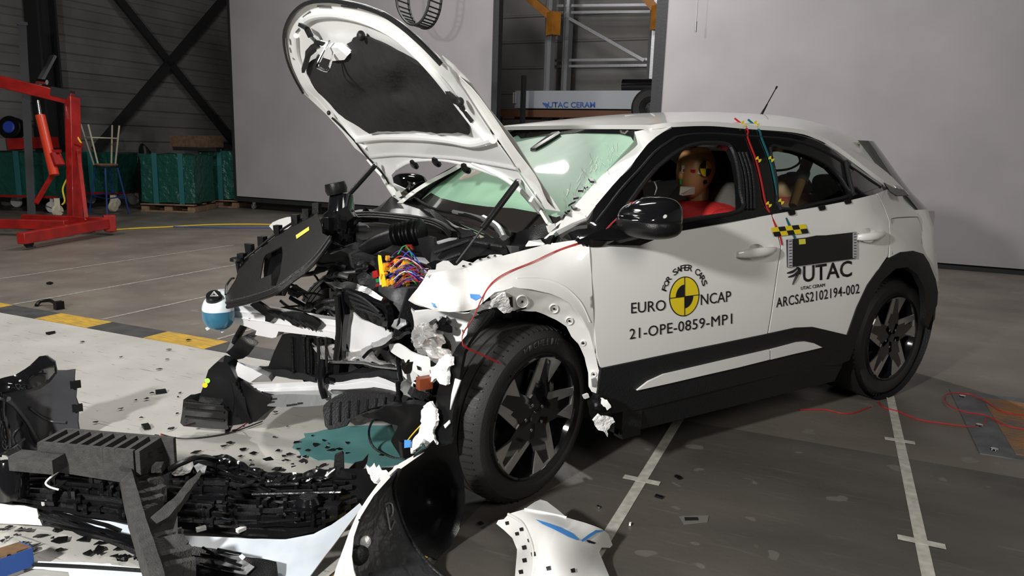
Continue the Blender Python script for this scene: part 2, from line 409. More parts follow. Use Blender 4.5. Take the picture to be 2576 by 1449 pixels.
# column and crossed bracing on the left wall
def onleft(px, py, u=-11.9):
    d = ray(px, py); t = (u-CAM.dot(RU))/d.dot(RU); return CAM+d*t
def onback(px, py, v=10.5):
    d = ray(px, py); t = (v-CAM.dot(RV))/d.dot(RV); return CAM+d*t
c = onleft(122, 240); vv = c.dot(RV)
b = MB()
for dv in (-.17, .17): b.poly([RW(-12.1, vv+dv-.02, 0), RW(-11.75, vv+dv-.02, 0), RW(-11.75, vv+dv+.02, 0), RW(-12.1, vv+dv+.02, 0)], (0, 0, 7.6))
b.poly([RW(-11.95, vv-.17, 0), RW(-11.92, vv-.17, 0), RW(-11.92, vv+.17, 0), RW(-11.95, vv+.17, 0)], (0, 0, 7.6))
tag(b.build('wall_column', M['dsteel'], smooth=False), 'dark steel wall column behind the red crane', 'column')
for a, c, l in (((300, 0), (620, 400), 'dark diagonal brace on the wall falling from upper left to lower right'), ((560, 0), (262, 352), 'dark diagonal brace on the wall falling from upper right to lower left')):
    p, q = onleft(*a), onleft(*c); d = (p-q).normalized(); b = MB(); b.bar(q-d*.3, p+d*1.5, .16, .08, up=RU); tag(b.build('wall_brace', M['dsteel'], smooth=False), l, 'brace', 'crossed wall braces')
b = MB(); b.bar(onleft(135, 140, -11.7), onleft(95, 215, -11.7), .12, .05); tag(b.build('roof_brace', M['steel'], smooth=False), 'short grey strut leaning on the wall column behind the crane', 'strut')

# ---------------------------------------------------------------- screens
def screen(lab, u0, u1, v, z0, z1, casters):
    t = thing('screen', lab, 'screen', RW((u0+u1)/2, v, 0), 'large grey screens behind the car')
    b = MB(); b.poly([RW(u0, v, z0), RW(u1, v, z0), RW(u1, v+.06, z0), RW(u0, v+.06, z0)], (0, 0, z1-z0)); b.build('board', M['screen'], t, smooth=False)
    b = MB(); b.poly([RW(u0, v-.03, z0-.09), RW(u1, v-.03, z0-.09), RW(u1, v+.5, z0-.09), RW(u0, v+.5, z0-.09)], (0, 0, .07))
    for u in (u0, u1): b.poly([RW(u-.03, v-.01, z0-.05), RW(u+.03, v-.01, z0-.05), RW(u+.03, v+.08, z0-.05), RW(u-.03, v+.08, z0-.05)], (0, 0, z1-z0+.05))
    b.build('frame', M['dsteel'], t, smooth=False)
    for u in casters:
        w_ = MB(); o = RW(u, v+.1, .055); w_.lathe([(0, -.02), (.05, -.02), (.055, 0), (.05, .02), (0, .02)], o, RV, n=18)
        w_.bar(o+Vector((0, 0, .0)), o+Vector((0, 0, z0-.14)), .05, .05); w_.build('caster', M['steel'], t)
    return t
screen('large pale grey screen behind the raised hood, on small castors', -8.95, -3.48, 8.2, .24, 4.9, (-8.6, -6.2, -3.8))
screen('large grey screen behind the rear of the white car', -.70, 8.0, 7.7, .07, 4.9, ())
# dark upright at the edge of the left screen
b = MB(); b.poly([RW(-3.44, 8.0, 0), RW(-3.34, 8.0, 0), RW(-3.34, 8.15, 0), RW(-3.44, 8.15, 0)], (0, 0, 5.6)); tag(b.build('doorway_post', M['dsteel'], smooth=False), 'tall dark steel post at the right edge of the left screen', 'post')
b = MB(); b.poly([RW(-.85, 7.8, 0), RW(-.745, 7.8, 0), RW(-.745, 8.2, 0), RW(-.85, 8.2, 0)], (0, 0, 5.6)); tag(b.build('doorway_post', M['dsteel'], smooth=False), 'dark steel post at the left edge of the right screen', 'post')
b = MB(); a = onback(1318, 190, 9.6); b.bar(Vector((a.x, a.y, 0)), a, .07, .07); tag(b.build('thin_post', M['dsteel'], smooth=False), 'thin black pole in front of the left end of the white trolley', 'pole')

# curved ladder-like cable carrier hanging before the left screen
t = thing('cable_carrier', 'dark curved cable carrier loop hanging in front of the left screen', 'cable carrier', onback(1055, 60, 6.5))
c0 = [(1012, -60), (1015, 20), (1040, 62), (1070, 62), (1092, 20), (1100, -60)]
P = smooth_line([onback(a, c, 6.5) for a, c in c0], 5)
b = MB()
for s in (-.16, .16): b.tube([p+RV*s for p in P], .018, 6, 0)
b.build('side_chain', M['dsteel'], t)
for i in range(0, len(P)):
    b = MB(); b.bar(P[i]-RV*.16, P[i]+RV*.16, .03, .012, up=(0, 0, 1)); b.build('link', M['plast2'], t)

# ---------------------------------------------------------------- rack with the barrier trolley in the opening
t = thing('storage_rack', 'tall steel storage rack with orange brackets seen between the screens', 'rack', onback(1500, 400, 10.9))
for px, py in ((1385, 60), (1648, 60)):
    p = onback(px, py, 11.2)
    for dv in (0, 1.0):
        b = MB(); q = RW(p.dot(RU)-dv*.0, 11.2+dv, 0)
        for e in (-.06, .06): b.bar(q+RU*e, q+RU*e+Vector((0, 0, 6)), .03, .10)
        b.bar(q, q+Vector((0, 0, 6)), .10, .02, up=RV); b.build('upright', M['steel'], t, smooth=False)
for px0, py0, px1, py1 in ((1290, -40, 1390, 45), (1590, -45, 1655, 30)):
    b = MB(); b.bar(onback(px0, py0, 11.1), onback(px1, py1, 11.1), .14, .14); p = onback(px1+2, py1+15, 11.05); b.box(p, (.2, .2, .42)); b.build('bracket', M['orangep'], t, smooth=False)
for y in (15, 32, 152, 167, -10):
    b = MB(); b.bar(onback(1390, y, 12.2), onback(1640, y-3, 12.2), .03, .05); b.build('cross_rail', M['steel'], t, smooth=False)
b = MB(); b.bar(onback(1430, 45, 12.1), onback(1620, 152, 12.1), .03, .06); b.build('diagonal', M['steel'], t, smooth=False)
zt = onback(1500, 277, 10.5).z
b = MB()
for v in (10.45, 11.6): b.poly([RW(-4.6, v, zt-.14), RW(-.9, v, zt-.14), RW(-.9, v+.06, zt-.14), RW(-4.6, v+.06, zt-.14)], (0, 0, .13))
b.build('shelf_beam', mat('dim_orange_beam', (.14, .06, .025), .6), t, smooth=False)  # orange rack paint darkened to brown, painting in the dimness below the trolley
b = MB(); b.poly([RW(-4.6, 10.5, zt-.02), RW(-.9, 10.5, zt-.02), RW(-.9, 11.6, zt-.02), RW(-4.6, 11.6, zt-.02)], (0, 0, .02)); b.build('shelf_deck', M['dsteel'], t, smooth=False)
b = MB()
for u in (-4.5, -3.2, -2.0, -.95): b.poly([RW(u, 10.5, 0), RW(u+.08, 10.5, 0), RW(u+.08, 10.6, 0), RW(u, 10.6, 0)], (0, 0, zt-.14))
b.build('shelf_leg', M['dsteel'], t, smooth=False)
t = thing('barrier_trolley', 'white barrier trolley with blue lettering and one black tyre on the rack shelf', 'trolley', RW(-2.5, 10.9, zt))
p0, p1 = onback(1295, 228, 10.5), onback(1668, 228, 10.5)
b = MB(); u0, u1 = p0.dot(RU), p1.dot(RU)
b.poly([RW(u0, 10.5, zt+.02), RW(u1, 10.5, zt+.02), RW(u1, 11.5, zt+.02), RW(u0, 11.5, zt+.02)], (0, 0, p0.z-zt-.02)); b.build('chassis', mat('trolley_paint', (.42, .45, .48), .5), t, smooth=False, bevel=.01)
b = MB(); pc = onback(1638, 272, 10.36)
b.lathe([(.0, .0), (.08, 0), (.16, -.03), (.19, -.06), (.2, -.09), (.3, -.10), (.345, -.06), (.36, 0), (.36, .1), (.3, .14)], pc, RV, n=40); b.build('tyre', M['rubber'], t)
b = MB(); b.lathe([(.0, -.02), (.05, -.03), (.10, -.01), (.13, -.05), (.18, -.075), (.2, -.092), (.205, -.092)], pc, RV, n=40); b.build('rim', M['dsteel'], t)
for k in range(6):
    b = MB(); a = 2*PI*k/6; b.lathe([(0, -.045), (.012, -.045), (.014, -.01)], pc+RU*(.075*math.cos(a))+Vector((0, 0, .075*math.sin(a))), RV, n=8); b.build('wheel_nut', M['chrome'], t)
b = MB(); b.lathe([(0, 0), (.12, 0), (.12, .9), (0, .9)], onback(1567, 215, 10.9), RU, n=20); b.build('air_tank', M['gloss'], t)
for k in range(2):
    b = MB(); p = onback(1292+k*5, 235, 10.47); b.box(p+Vector((0, 0, -.08)), (.02, .02, .2)); b.build('white_marker', M['paper'], t)
def text_mesh(body, name, fmap, m, parent, size=1, bold=0, sx=1.0, spacing=1, solid=.0008, align='LEFT'):
    cu = bpy.data.curves.new('t', 'FONT'); cu.body = body; cu.size = size; cu.offset = bold; cu.space_character = spacing; cu.align_x = align; cu.resolution_u = 3
    o = bpy.data.objects.new('t', cu); COL.objects.link(o); dg = bpy.context.evaluated_depsgraph_get(); me = bpy.data.meshes.new_from_object(o.evaluated_get(dg)); bpy.data.objects.remove(o); bpy.data.curves.remove(cu)
    bm = bmesh.new(); bm.from_mesh(me); bmesh.ops.triangulate(bm, faces=bm.faces); bm.to_mesh(me); bm.free()
    xs = [v.co.x for v in me.vertices]; ys = [v.co.y for v in me.vertices]; w0, w1 = min(xs), max(xs)
    for v in me.vertices: v.co = fmap((v.co.x-w0)/(w1-w0), v.co.y/size/.729*1.0)
    me.name = name; o = finish(name, me, m, parent, smooth=False)
    if solid: s = o.modifiers.new('s', 'SOLIDIFY'); s.thickness = solid; s.offset = 0
    return o
def tq(p, q):                                     # a text box in the trolley's side plane
    return lambda a, c: onback(lerp(p[0], q[0], a), lerp(p[1], q[1], a)-(14*c), 10.49)
M['bluetx'] = mat('blue_lettering', (.05, .16, .55), .5)
text_mesh('UTAC CERAM', 'lettering', tq((1379, 270), (1497, 270)), M['bluetx'], t, bold=.012)
for k in range(3):
    b = MB(); b.bar(onback(1365+k*3, 259+k*3, 10.49), onback(1378, 262+k*4, 10.49), .02, .02); b.build('logo_stroke', M['bluetx'], t)
# pull cord hanging at top
p = onback(1751, 60, 7.0); b = MB(); b.tube([p+Vector((0, 0, .02)), p+Vector((0, 0, 1.6))], .006, 6, 0); b.tube([p-Vector((0, 0, .10)), p+Vector((0, 0, .03))], .014, 8, 0); tag(b.build('pull_cord', M['steel'], None), 'grey pull cord with a small grip hanging before the right screen', 'cord')
# ================================================================ far left: crane, stools, crates
def F(px, py, z=0): return U(px, py, z=z)
def at_depth(px, py, ref):                        # point seen at px,py at the same distance as ref
    d = (Vector(ref)-CAM).dot(CF); return CAM+ray(px, py)*d
t = thing('engine_crane', 'red workshop engine crane with hydraulic ram at far left', 'crane', F(180, 545))
base = F(200, 548)
A = F(270, 562, .16); A2 = F(52, 600, .14); Bm = F(62, 550, .16); B2 = F(-140, 560, .14)
b = MB(); b.bar(A, A2, .10, .13); b.build('leg', M['redp'], t, bevel=.008)
b = MB(); b.bar(F(168, 566, .16), B2, .10, .12); b.build('leg', M['redp'], t, bevel=.008)
b = MB(); b.bar(A+Vector((0, 0, .02)), Bm, .12, .12); b.box(A+Vector((.03, .02, -.0)), (.14, .14, .22)); b.build('crossbar', M['redp'], t, bevel=.008)
mb = F(189, 552, .16); mt = at_depth(182, 246, mb)
b = MB(); b.bar(mb, mt, .13, .15, up=RV); b.build('mast', M['redp'], t, bevel=.008)
b = MB(); b.bar(at_depth(197, 378, mb), at_depth(218, 556, A), .045, .045); b.build('brace', M['redp'], t)
b = MB(); b.bar(at_depth(150, 408, mb), at_depth(90, 512, F(90, 556, .16)), .05, .04); b.build('brace', M['redp'], t)
bt = at_depth(-60, 190, F(20, 580)); 
b = MB(); b.bar(mt+Vector((0, 0, -.02)), bt, .12, .16); b.build('boom', M['redp'], t, bevel=.008)
b = MB(); b.bar(mt+Vector((0, 0, .03)), lerp(mt, bt, .2)+Vector((0, 0, .03)), .14, .12); b.build('boom_label', M['dsteel'], t)
r0 = at_depth(163, 440, mb)-RV*.15; r1 = at_depth(128, 292, mb)-RV*.15; r2 = at_depth(117, 255, mb)-RV*.12
b = MB(); b.tube([r0, r1], .062, 18, 0); b.build('ram_cylinder', mat('orange_red_enamel', (.65, .05, .015), .35, coat=.3), t)
b = MB(); b.tube([r1, r2], .022, 12, 0); b.build('ram_rod', M['chrome'], t)
b = MB(); b.bar(at_depth(138, 385, r0), at_depth(150, 415, r0), .13, .05); b.bar(at_depth(132, 380, r0), at_depth(152, 380, r0), .05, .04); b.build('pump', M['redp'], t); b = MB(); b.tube([at_depth(188, 360, r0), at_depth(207, 366, r0)], .03, 10, 0); b.build('pump_handle', M['redp'], t)
b = MB(); b.tube([at_depth(95, 204, mt), at_depth(118, 207, mt)], .035, 10, 0); b.build('boom_pin', M['chrome'], t)
for px, py in ((72, 612), (282, 575), (232, 575), (-20, 592)):
    o = F(px, py, .05); w_ = MB(); w_.lathe([(0, -.022), (.05, -.022), (.056, 0), (.05, .022), (0, .022)], o, RU, n=18); w_.bar(o, o+Vector((0, 0, .07)), .06, .05); w_.build('caster', M['dsteel'], t)
for i in range(10):
    p = lerp(A, A2, .62+.018*i)
    b = MB(); q = p-RV*.055; b.bar(q+Vector((0, 0, -.035)), q+Vector((0, 0, .035)), .018, .004, up=RU); b.build('yellow_stripe', M['yellow'], t)
b = MB(); b.tube([at_depth(172, 262, mb), at_depth(178, 300, mb), at_depth(190, 335, mb), at_depth(207, 365, mb)], .012, 8); tag(b.build('yellow_hose', M['yeloff'], None), 'yellow hose hanging along the mast of the red crane', 'hose')
b = MB(); b.tube([at_depth(170, 448, mb), at_depth(158, 475, mb), at_depth(163, 505, mb), at_depth(156, 515, mb)], .012, 8); tag(b.build('yellow_hose', M['yeloff'], None), 'short yellow hose hanging below the ram of the red crane', 'hose')
# leaning dark pole
b = MB(); p0 = F(80, 548); p1 = at_depth(56, 60, p0); b.bar(p0, p1, .11, .11, w2=.11); b.box(p1, (.14, .14, .05)); b.box(p0+Vector((0, 0, .02)), (.2, .2, .04)); tag(b.build('steel_pole', M['dsteel'], None, smooth=False), 'tall dark square steel pole standing just behind the red crane', 'pole')
# stools
def stool(name, lab, up, seat, feet, seatm, legm, group='stools by the crane', ring=.4):
    t = thing(name, lab, 'stool', Vector((seat.x, seat.y, min(f.z for f in feet))), group)
    b = MB(); b.lathe([(0, .0), (.17, 0), (.18, .015), (.17, .03), (0, .03)], seat, (0, 0, 1), n=28); b.build('seat', seatm, t)
    for k, f in enumerate(feet):
        a = seat+(f-seat)*.0+Vector(((f.x-seat.x)*.55, (f.y-seat.y)*.55, 0)); b = MB(); b.tube([a, f], .014, 8, 0); b.build('leg', legm, t)
    b = MB(); R_ = [seat+(f-seat)*ring+Vector(((f.x-seat.x)*.55*(1-ring), (f.y-seat.y)*.55*(1-ring), 0)) for f in feet]
    for i in range(len(R_)): b.tube([R_[i], R_[(i+1) % len(R_)]], .010, 8, 0)
    b.build('foot_ring', legm, t); return t
s0 = F(268, 542); ss = Vector((s0.x, s0.y, at_depth(262, 420, s0).z))
ft = [F(225, 535), F(270, 548), F(325, 538), F(288, 524)]
c = sum(ft, Vector())/4; ss = Vector((c.x, c.y, at_depth(262, 420, c).z))
stool('stool', 'blue steel stool standing right of the crane with another stool upside down on it', 1, ss, ft, M['dsteel'], M['bluep'], ring=.62)
st = ss+Vector((0, 0, .033)); ft2 = [at_depth(203, 312, ss), at_depth(245, 314, ss)-RV*.17, at_depth(300, 316, ss), at_depth(260, 314, ss)+RV*.17]
stool('stool', 'cream-legged stool turned upside down on the blue stool', 1, st, ft2, M['wood'], M['cream'], ring=.68)
# wrapped crates
def crate(lab, x0, x1, ytop, ybot, ref, depth, m, wrapn=2, pallet=True, group='green wrapped crates along the wall'):
    t = thing('wrapped_crate', lab, 'crate', ref, group)
    a = at_depth(x0, ybot, ref); d = at_depth(x1, ybot, ref); top = at_depth((x0+x1)/2, ytop, ref).z; z0 = .16 if pallet else .25
    a.z = d.z = z0; dr = Vector((d.x-a.x, d.y-a.y, 0)); nr = Vector((-dr.y, dr.x, 0)).normalized()
    if nr.dot(CF) < 0: nr = -nr
    V = []; F_ = []; nx, nz = 9, 8
    b = MB(); per = [a, d, d+nr*depth, a+nr*depth]
    ring = []
    for i in range(4):
        for k in range(6): ring.append(lerp(per[i], per[(i+1) % 4], k/6))
    n = len(ring); cen = sum(per, Vector())/4
    for j in range(nz+1):
        for q in ring:
            f = 1-.03*math.sin(j/nz*PI)
            v = cen+(q-cen)*f; v.z = lerp(z0, top, j/nz)+noise.noise(q*3)*.03*(j/nz); b.v.append(crumple(v, .025, 6))
    b.f = [(j*n+i, j*n+(i+1) % n, (j+1)*n+(i+1) % n, (j+1)*n+i) for j in range(nz) for i in range(n)]+[tuple(nz*n+i for i in range(n))]
    b.build('wrap', m, t, auto=60)
    for k in range(wrapn):
        s = (k+.6)/(wrapn+.1); q = lerp(a, d, s)-nr*.015; b = MB(); b.bar(Vector((q.x, q.y, z0-.02)), Vector((q.x, q.y, top+.02)), .09, .012, up=nr); b.build('strap', mat('teal_board', (.02, .13, .14), .5), t)
    if pallet:
        for s in (0, .5, 1):
            b = MB(); p = lerp(a, d, s*.86+.07); b.bar(Vector((p.x, p.y, .05))-nr*.02, Vector((p.x, p.y, .05))+nr*depth, .14, .09); b.build('pallet_block', M['wood'], t, smooth=False)
        for z in (.13, .01):
            for e in (0, .48, .95):
                b = MB(); b.bar(Vector((a.x, a.y, z))+nr*(depth*e), Vector((d.x, d.y, z))+nr*(depth*e), .1, .022); b.build('pallet_board', M['wood'], t, smooth=False)
    else:
        for s, e in ((.1, .06), (.9, .06), (.1, .9), (.9, .9)):
            o = lerp(a, d, s)+nr*(depth*e); o.z = .1; b = MB(); b.lathe([(0, -.03), (.09, -.03), (.1, 0), (.09, .03), (0, .03)], o, nr, n=18); b.bar(o, o+Vector((0, 0, .16)), .05, .05); b.build('caster', M['paper'], t)
        b = MB(); b.poly([a-nr*.03, d-nr*.03, d+nr*depth, a+nr*depth], (0, 0, .04)); b.build('platform', M['redp'], t, smooth=False)
crate('green wrapped load on a wheeled platform behind the crane mast', -60, 145, 382, 505, F(60, 535), .9, M['gwrap'], 1, False)
crate('green wrapped bin behind the upturned stool, right of the crane', 158, 300, 384, 500, F(220, 522), .8, M['gwrap'], 1, False)
crate('green wrapped crate on a wooden pallet, the middle one before the left wall', 357, 492, 388, 515, F(420, 533), .9, M['gwrap'], 2)
crate('green wrapped crate on a pallet half hidden by the left screen', 505, 600, 378, 505, F(545, 521), .9, M['gwrap'], 1)
b = MB(); p = F(325, 530); b.ell(Vector((p.x, p.y, .60))+RV*.35, (.13, .30, .60), nu=18, nv=12); tag(b.build('black_tarp', M['plast'], None, rough=.09, rs=3), 'dark tarpaulin heap between the stools and the green crates', 'tarpaulin')
b = MB(); b.bar(onleft(430, 356, -11.0), onleft(560, 356, -11.0), .05, .25); tag(b.build('wooden_plank', M['wood'], None), 'brown plank lying on top of the green crates', 'plank')
b = MB(); q = F(460, 528); b.bar(at_depth(380, 372, q)+RV*.6, at_depth(492, 376, q)+RV*.6, .4, .06); tag(b.build('dark_sheet', M['plast2'], None, rough=.03), 'dark sheet laid along the tops of the green crates', 'sheet')
# tool table with reel
t = thing('tool_table', 'grey and red tool bench at the far left edge with a cable reel on it', 'bench', F(40, 530))
q = F(50, 535)
b = MB(); b.bar(at_depth(-60, 365, q), at_depth(35, 363, q), .4, .2); b.build('grey_box', M['steel'], t, smooth=False)
b = MB(); b.bar(at_depth(38, 363, q), at_depth(130, 358, q), .4, .18); b.build('red_tray', M['redp'], t, smooth=False)
t = thing('cable_reel', 'black and blue cable reel on the bench beside the crane', 'cable reel', at_depth(30, 345, q))
o = at_depth(30, 322, q)
b = MB(); b.lathe([(.0, -.08), (.18, -.08), (.19, -.07), (.11, -.06), (.11, .06), (.19, .07), (.18, .08), (0, .08)], o, -CF, n=28); b.build('drum', M['plast'], t)
b = MB(); b.lathe([(0, .10), (.08, .10), (.10, .085), (.1, .07)], o, -CF, n=24); b.build('blue_hub', mat('reel_blue', (.03, .08, .5), .4), t)
for px, py, l in ((145, 530, 'small white castor-footed jack beside the crane mast'), (285, 520, 'white castor behind the blue stool')):
    o = F(px, py, .10); b = MB(); b.lathe([(0, -.03), (.08, -.03), (.1, 0), (.08, .03), (0, .03)], o, RU, n=20); b.bar(o, o+Vector((0, 0, .2)), .06, .08); tag(b.build('castor', M['cream'], None), l, 'castor')
# cables on the far floor
def cable(name, lab, pts, r, m, cat='cable', group=None, sm=6):
    b = MB(); b.tube([Vector(p) for p in pts], r, 7, sm); o = b.build(name, m, None); return tag(o, lab, cat, group)
cable('floor_cable', 'yellow cable along the floor from the crane to the car', [F(x, y, .012) for x, y in ((290, 578), (350, 574), (420, 571), (470, 568), (540, 565), (620, 564), (700, 565))], .009, M['yeloff'])
cable('floor_cable', 'dark blue cable just below the yellow one on the far floor', [F(x, y, .012) for x, y in ((430, 570), (520, 572), (600, 573), (700, 573))], .008, M['bluep'])
cable('thin_wire', 'thin black wire hanging from the tool bench towards the floor', [at_depth(-5, 470, q), at_depth(60, 495, q), F(120, 520, .15), F(190, 545, .01)], .006, M['black'])
# ================================================================ the white car
import numpy as np
def surf(ctrl, lam=1e-9):
    """smooth surface through control points (px, py, P or dict of plane): thin-plate interpolation of inverse distance"""
    A = []
    for c in ctrl:
        P = U(c[0], c[1], **c[2]) if isinstance(c[2], dict) else Vector(c[2]); A.append((c[0]/1000, c[1]/1000, 1/(P-CAM).dot(CF)))
    A = np.array(A); n = len(A)
    def phi(d2): return np.where(d2 > 0, .5*d2*np.log(np.maximum(d2, 1e-20)), 0)
    D = (A[:, None, :2]-A[None, :, :2]); K = phi((D**2).sum(-1))+np.eye(n)*lam
    Q = np.c_[np.ones(n), A[:, :2]]; S = np.block([[K, Q], [Q.T, np.zeros((3, 3))]])
    w_ = np.linalg.solve(S, np.r_[A[:, 2], 0, 0, 0])
    def f(px, py):
        x, y = px/1000, py/1000; d2 = (x-A[:, 0])**2+(y-A[:, 1])**2
        return CAM+ray(px, py)/float(w_[:n]@phi(d2)+w_[n]+w_[n+1]*x+w_[n+2]*y)
    return f
def Y(px, py, y): return (px, py, dict(y=y))
SIDE = surf([Y(*q) for q in [(1483, 605, -.855), (1600, 600, -.865), (1700, 590, -.86), (1905, 548, -.855), (2100, 512, -.85), (2215, 485, -.80), (1488, 700, -.88), (1700, 720, -.885), (1940, 700, -.885), (2150, 650, -.885),
    (1496, 830, -.885), (1510, 925, -.875), (1700, 885, -.88), (1931, 838, -.88), (2129, 842, -.89), (1520, 1036, -.855), (2070, 916, -.855), (1760, 985, -.86), (2180, 717, -.9), (2237, 650, -.89), (2294, 632, -.875), (2332, 660, -.85),
    (2351, 702, -.835), (2355, 763, -.83), (2332, 823, -.845), (2235, 560, -.865), (2330, 535, -.73), (2356, 640, -.77), (2300, 580, -.83), (2290, 500, -.68), (2240, 500, -.77)]])
GH = surf([Y(*q) for q in [(1478, 600, -.86), (1600, 600, -.865), (1700, 583, -.86), (1905, 547, -.855), (2050, 522, -.85), (2205, 488, -.80), (2238, 472, -.74), (1478, 552, -.74), (1492, 525, -.735), (1586, 417, -.655), (1631, 359, -.63), (1667, 332, -.62), (1716, 319, -.62), (1783, 318, -.62),
    (1873, 325, -.625), (1993, 333, -.635), (2049, 348, -.645), (2105, 380, -.66), (2223, 467, -.72), (1880, 430, -.745), (1960, 430, -.745), (1381, 608, -.70), (1440, 600, -.80)]])
def off(f, d):                                    # the same surface lifted outward
    def g(px, py):
        P = f(px, py); return P+Vector((0, -d, 0))+(CAM-P).normalized()*0
    return g
def lift(f, d):
    def g(px, py):
        P = f(px, py); a = f(px+3, py)-P; b = f(px, py+3)-P; n = a.cross(b)
        n = n.normalized() if n.length > 1e-12 else Vector((0, -1, 0))
        if n.dot(CAM-P) < 0: n = -n
        return P+n*d
    return g
car = thing('car', 'white crashed compact SUV with raised hood and torn open front, centre of the hall', 'car', (1.3, 0, 0))
def mirrored(o, name=None):                        # the same panel on the far side
    me = o.data.copy(); me.transform(Matrix.Diagonal((1, -1, 1, 1))); me.flip_normals()
    c = bpy.data.objects.new(name or o.name.split('.')[0], me); COL.objects.link(c); c.parent = o.parent
    for m_ in o.modifiers:
        if m_.type == 'SOLIDIFY': s = c.modifiers.new('s', 'SOLIDIFY'); s.thickness = m_.thickness; s.offset = m_.offset; e = c.modifiers.new('e', 'EDGE_SPLIT'); e.split_angle = math.radians(50); e.use_edge_sharp = False
    return c
def seam(pts, f, r=.0025, parent=car, m=None, name='seam', sm=4, up=.0):
    b = MB(); b.tube([f(x, y) for x, y in pts], r, 5, sm); return b.build(name, m or M['black'], parent)

# --- doors
fd = [(1480, 600), (1540, 606), (1600, 600), (1700, 583), (1800, 565), (1940, 540), (1958, 600), (1963, 620), (1952, 694), (1938, 793), (1930, 839), (1800, 866), (1700, 886), (1600, 907), (1513, 925), (1502, 895), (1496, 830), (1493, 760), (1488, 680)]
def cupring(cx, cy, rr): return [(cx+rr*math.cos(2*PI*i/24), cy+rr*.93*math.sin(2*PI*i/24)) for i in range(24)]
DOORF = pxsheet('front_door', fd, SIDE, M['white'], car, step=16, solid=.02, holes=(cupring(1903, 635, 23),)); mirrored(DOORF)
rd = [(1944, 539), (2050, 522), (2130, 506), (2205, 488), (2222, 520), (2235, 555), (2238, 600), (2233, 643), (2205, 684), (2180, 717), (2153, 774), (2129, 842), (2074, 829), (2043, 822), (1998, 824), (1934, 838), (1942, 793), (1956, 694), (1967, 620), (1962, 600)]
DOORR = pxsheet('rear_door', rd, SIDE, M['white'], car, step=16, solid=.02, holes=(cupring(2184, 592, 20),)); mirrored(DOORR)
QP = [(2207, 487), (2238, 474), (2262, 492), (2282, 494), (2305, 512), (2330, 533), (2345, 575), (2352, 610), (2357, 648), (2361, 700), (2360, 745), (2354, 740), (2351, 702), (2332, 660), (2320, 640), (2294, 632), (2264, 634), (2237, 648), (2240, 600), (2237, 555), (2224, 520)]
q_ = pxsheet('quarter_panel', QP, SIDE, M['white'], car, step=12, solid=.015); mirrored(q_)
fl = [(2244, 640), (2243, 560), (2250, 549), (2302, 546), (2310, 552), (2322, 590), (2326, 622)]
seam(fl, lift(SIDE, .001), .0018, q_, mat('grey_gap', (.12, .12, .12), .6), 'fuel_flap_line')
# crease lines under the doors
clad = [(1510, 926), (1600, 908), (1700, 887), (1800, 867), (1931, 839), (1998, 824), (2043, 822), (2074, 829), (2129, 842), (2153, 774), (2180, 717), (2205, 682), (2237, 649), (2264, 634), (2294, 631), (2320, 639), (2334, 660), (2351, 702), (2357, 735), (2355, 765), (2343, 795), (2332, 824),
        (2324, 815), (2327, 770), (2322, 725), (2305, 690), (2280, 672), (2250, 676), (2215, 708), (2185, 760), (2163, 820), (2147, 870), (2135, 905), (2100, 918), (2065, 918), (1930, 948), (1760, 990), (1600, 1030), (1530, 1040), (1505, 1045), (1500, 1000)]
c_ = pxsheet('side_cladding', clad, lift(SIDE, .006), M['plast2'], car, step=16, solid=.03); mirrored(c_)
sill = surf([Y(1530, 1040, -.855), Y(2065, 918, -.855), Y(1530, 1140, -.70), Y(2100, 960, -.70), Y(1760, 990, -.86)])
SB = MB(); SB.poly([(.30, -.84, .20), (1.95, -.84, .20), (1.95, -.86, .315), (.30, -.86, .315)], (0, .22, 0)); SB.poly([(.30, .84, .20), (1.95, .84, .20), (1.95, .86, .315), (.30, .86, .315)], (0, -.22, 0)); 
o = MB(); o.poly([(.50, -.83, .19), (1.98, -.83, .19), (2.0, -.86, .31), (.50, -.86, .31)], (0, .25, 0)); o.build('sill', M['plast2'], car)
o = MB(); o.poly([(.28, .83, .19), (1.98, .83, .19), (2.0, .86, .31), (.28, .86, .31)], (0, -.25, 0)); o.build('sill', M['plast2'], car)
ins = [(1597, 979), (1625, 957), (1664, 939), (1760, 917), (1850, 896), (1930, 877.5), (1930, 902), (1850, 922), (1762, 942), (1680, 961)]
pxsheet('door_insert', ins, lift(SIDE, .014), M['white'], DOORF, step=12, solid=.008)
ins = [(1933, 877), (1979, 865), (2000, 859), (2020, 857), (2042, 861), (2063, 871), (2030, 879), (1986, 889), (1933, 902)]
pxsheet('door_insert', ins, lift(SIDE, .014), M['white'], DOORR, step=12, solid=.008)
# --- handles
def handle(cx, cy, x0, y0, x1, y1, door, rr=23):
    P = cupring(cx, cy, rr+1)
    cup = surf([Y(cx, cy, SIDE(cx, cy).y+.030)]+[Y(a, b, SIDE(a, b).y+.002) for a, b in P[::4]]+[Y(lerp(cx, a, .6), lerp(cy, b, .6), SIDE(a, b).y+.022) for a, b in P[::6]])
    pxsheet('handle_cup', P, cup, M['white'], door, step=7, solid=.002)
    b = MB(); pts = [lift(SIDE, h)(lerp(x0, x1, t), lerp(y0, y1, t)) for t, h in ((0, .006), (.12, .022), (.35, .034), (.6, .036), (.85, .028), (1, .012))]
    P = smooth_line(pts, 5); m = len(P); V = []
    for i, p in enumerate(P):
        t = i/(m-1); hz = .013+.008*math.sin(PI*min(1, t*1.1)); 
        for k in range(10): q = 2*PI*k/10; V.append(p+Vector((0, -math.cos(q)*.009, math.sin(q)*hz)))
    b.add(V, [(i*10+k, i*10+(k+1) % 10, (i+1)*10+(k+1) % 10, (i+1)*10+k) for i in range(m-1) for k in range(10)]+[tuple(range(10)), tuple((m-1)*10+k for k in range(10))[::-1]])
    b.build('door_handle', M['white'], door, auto=60)
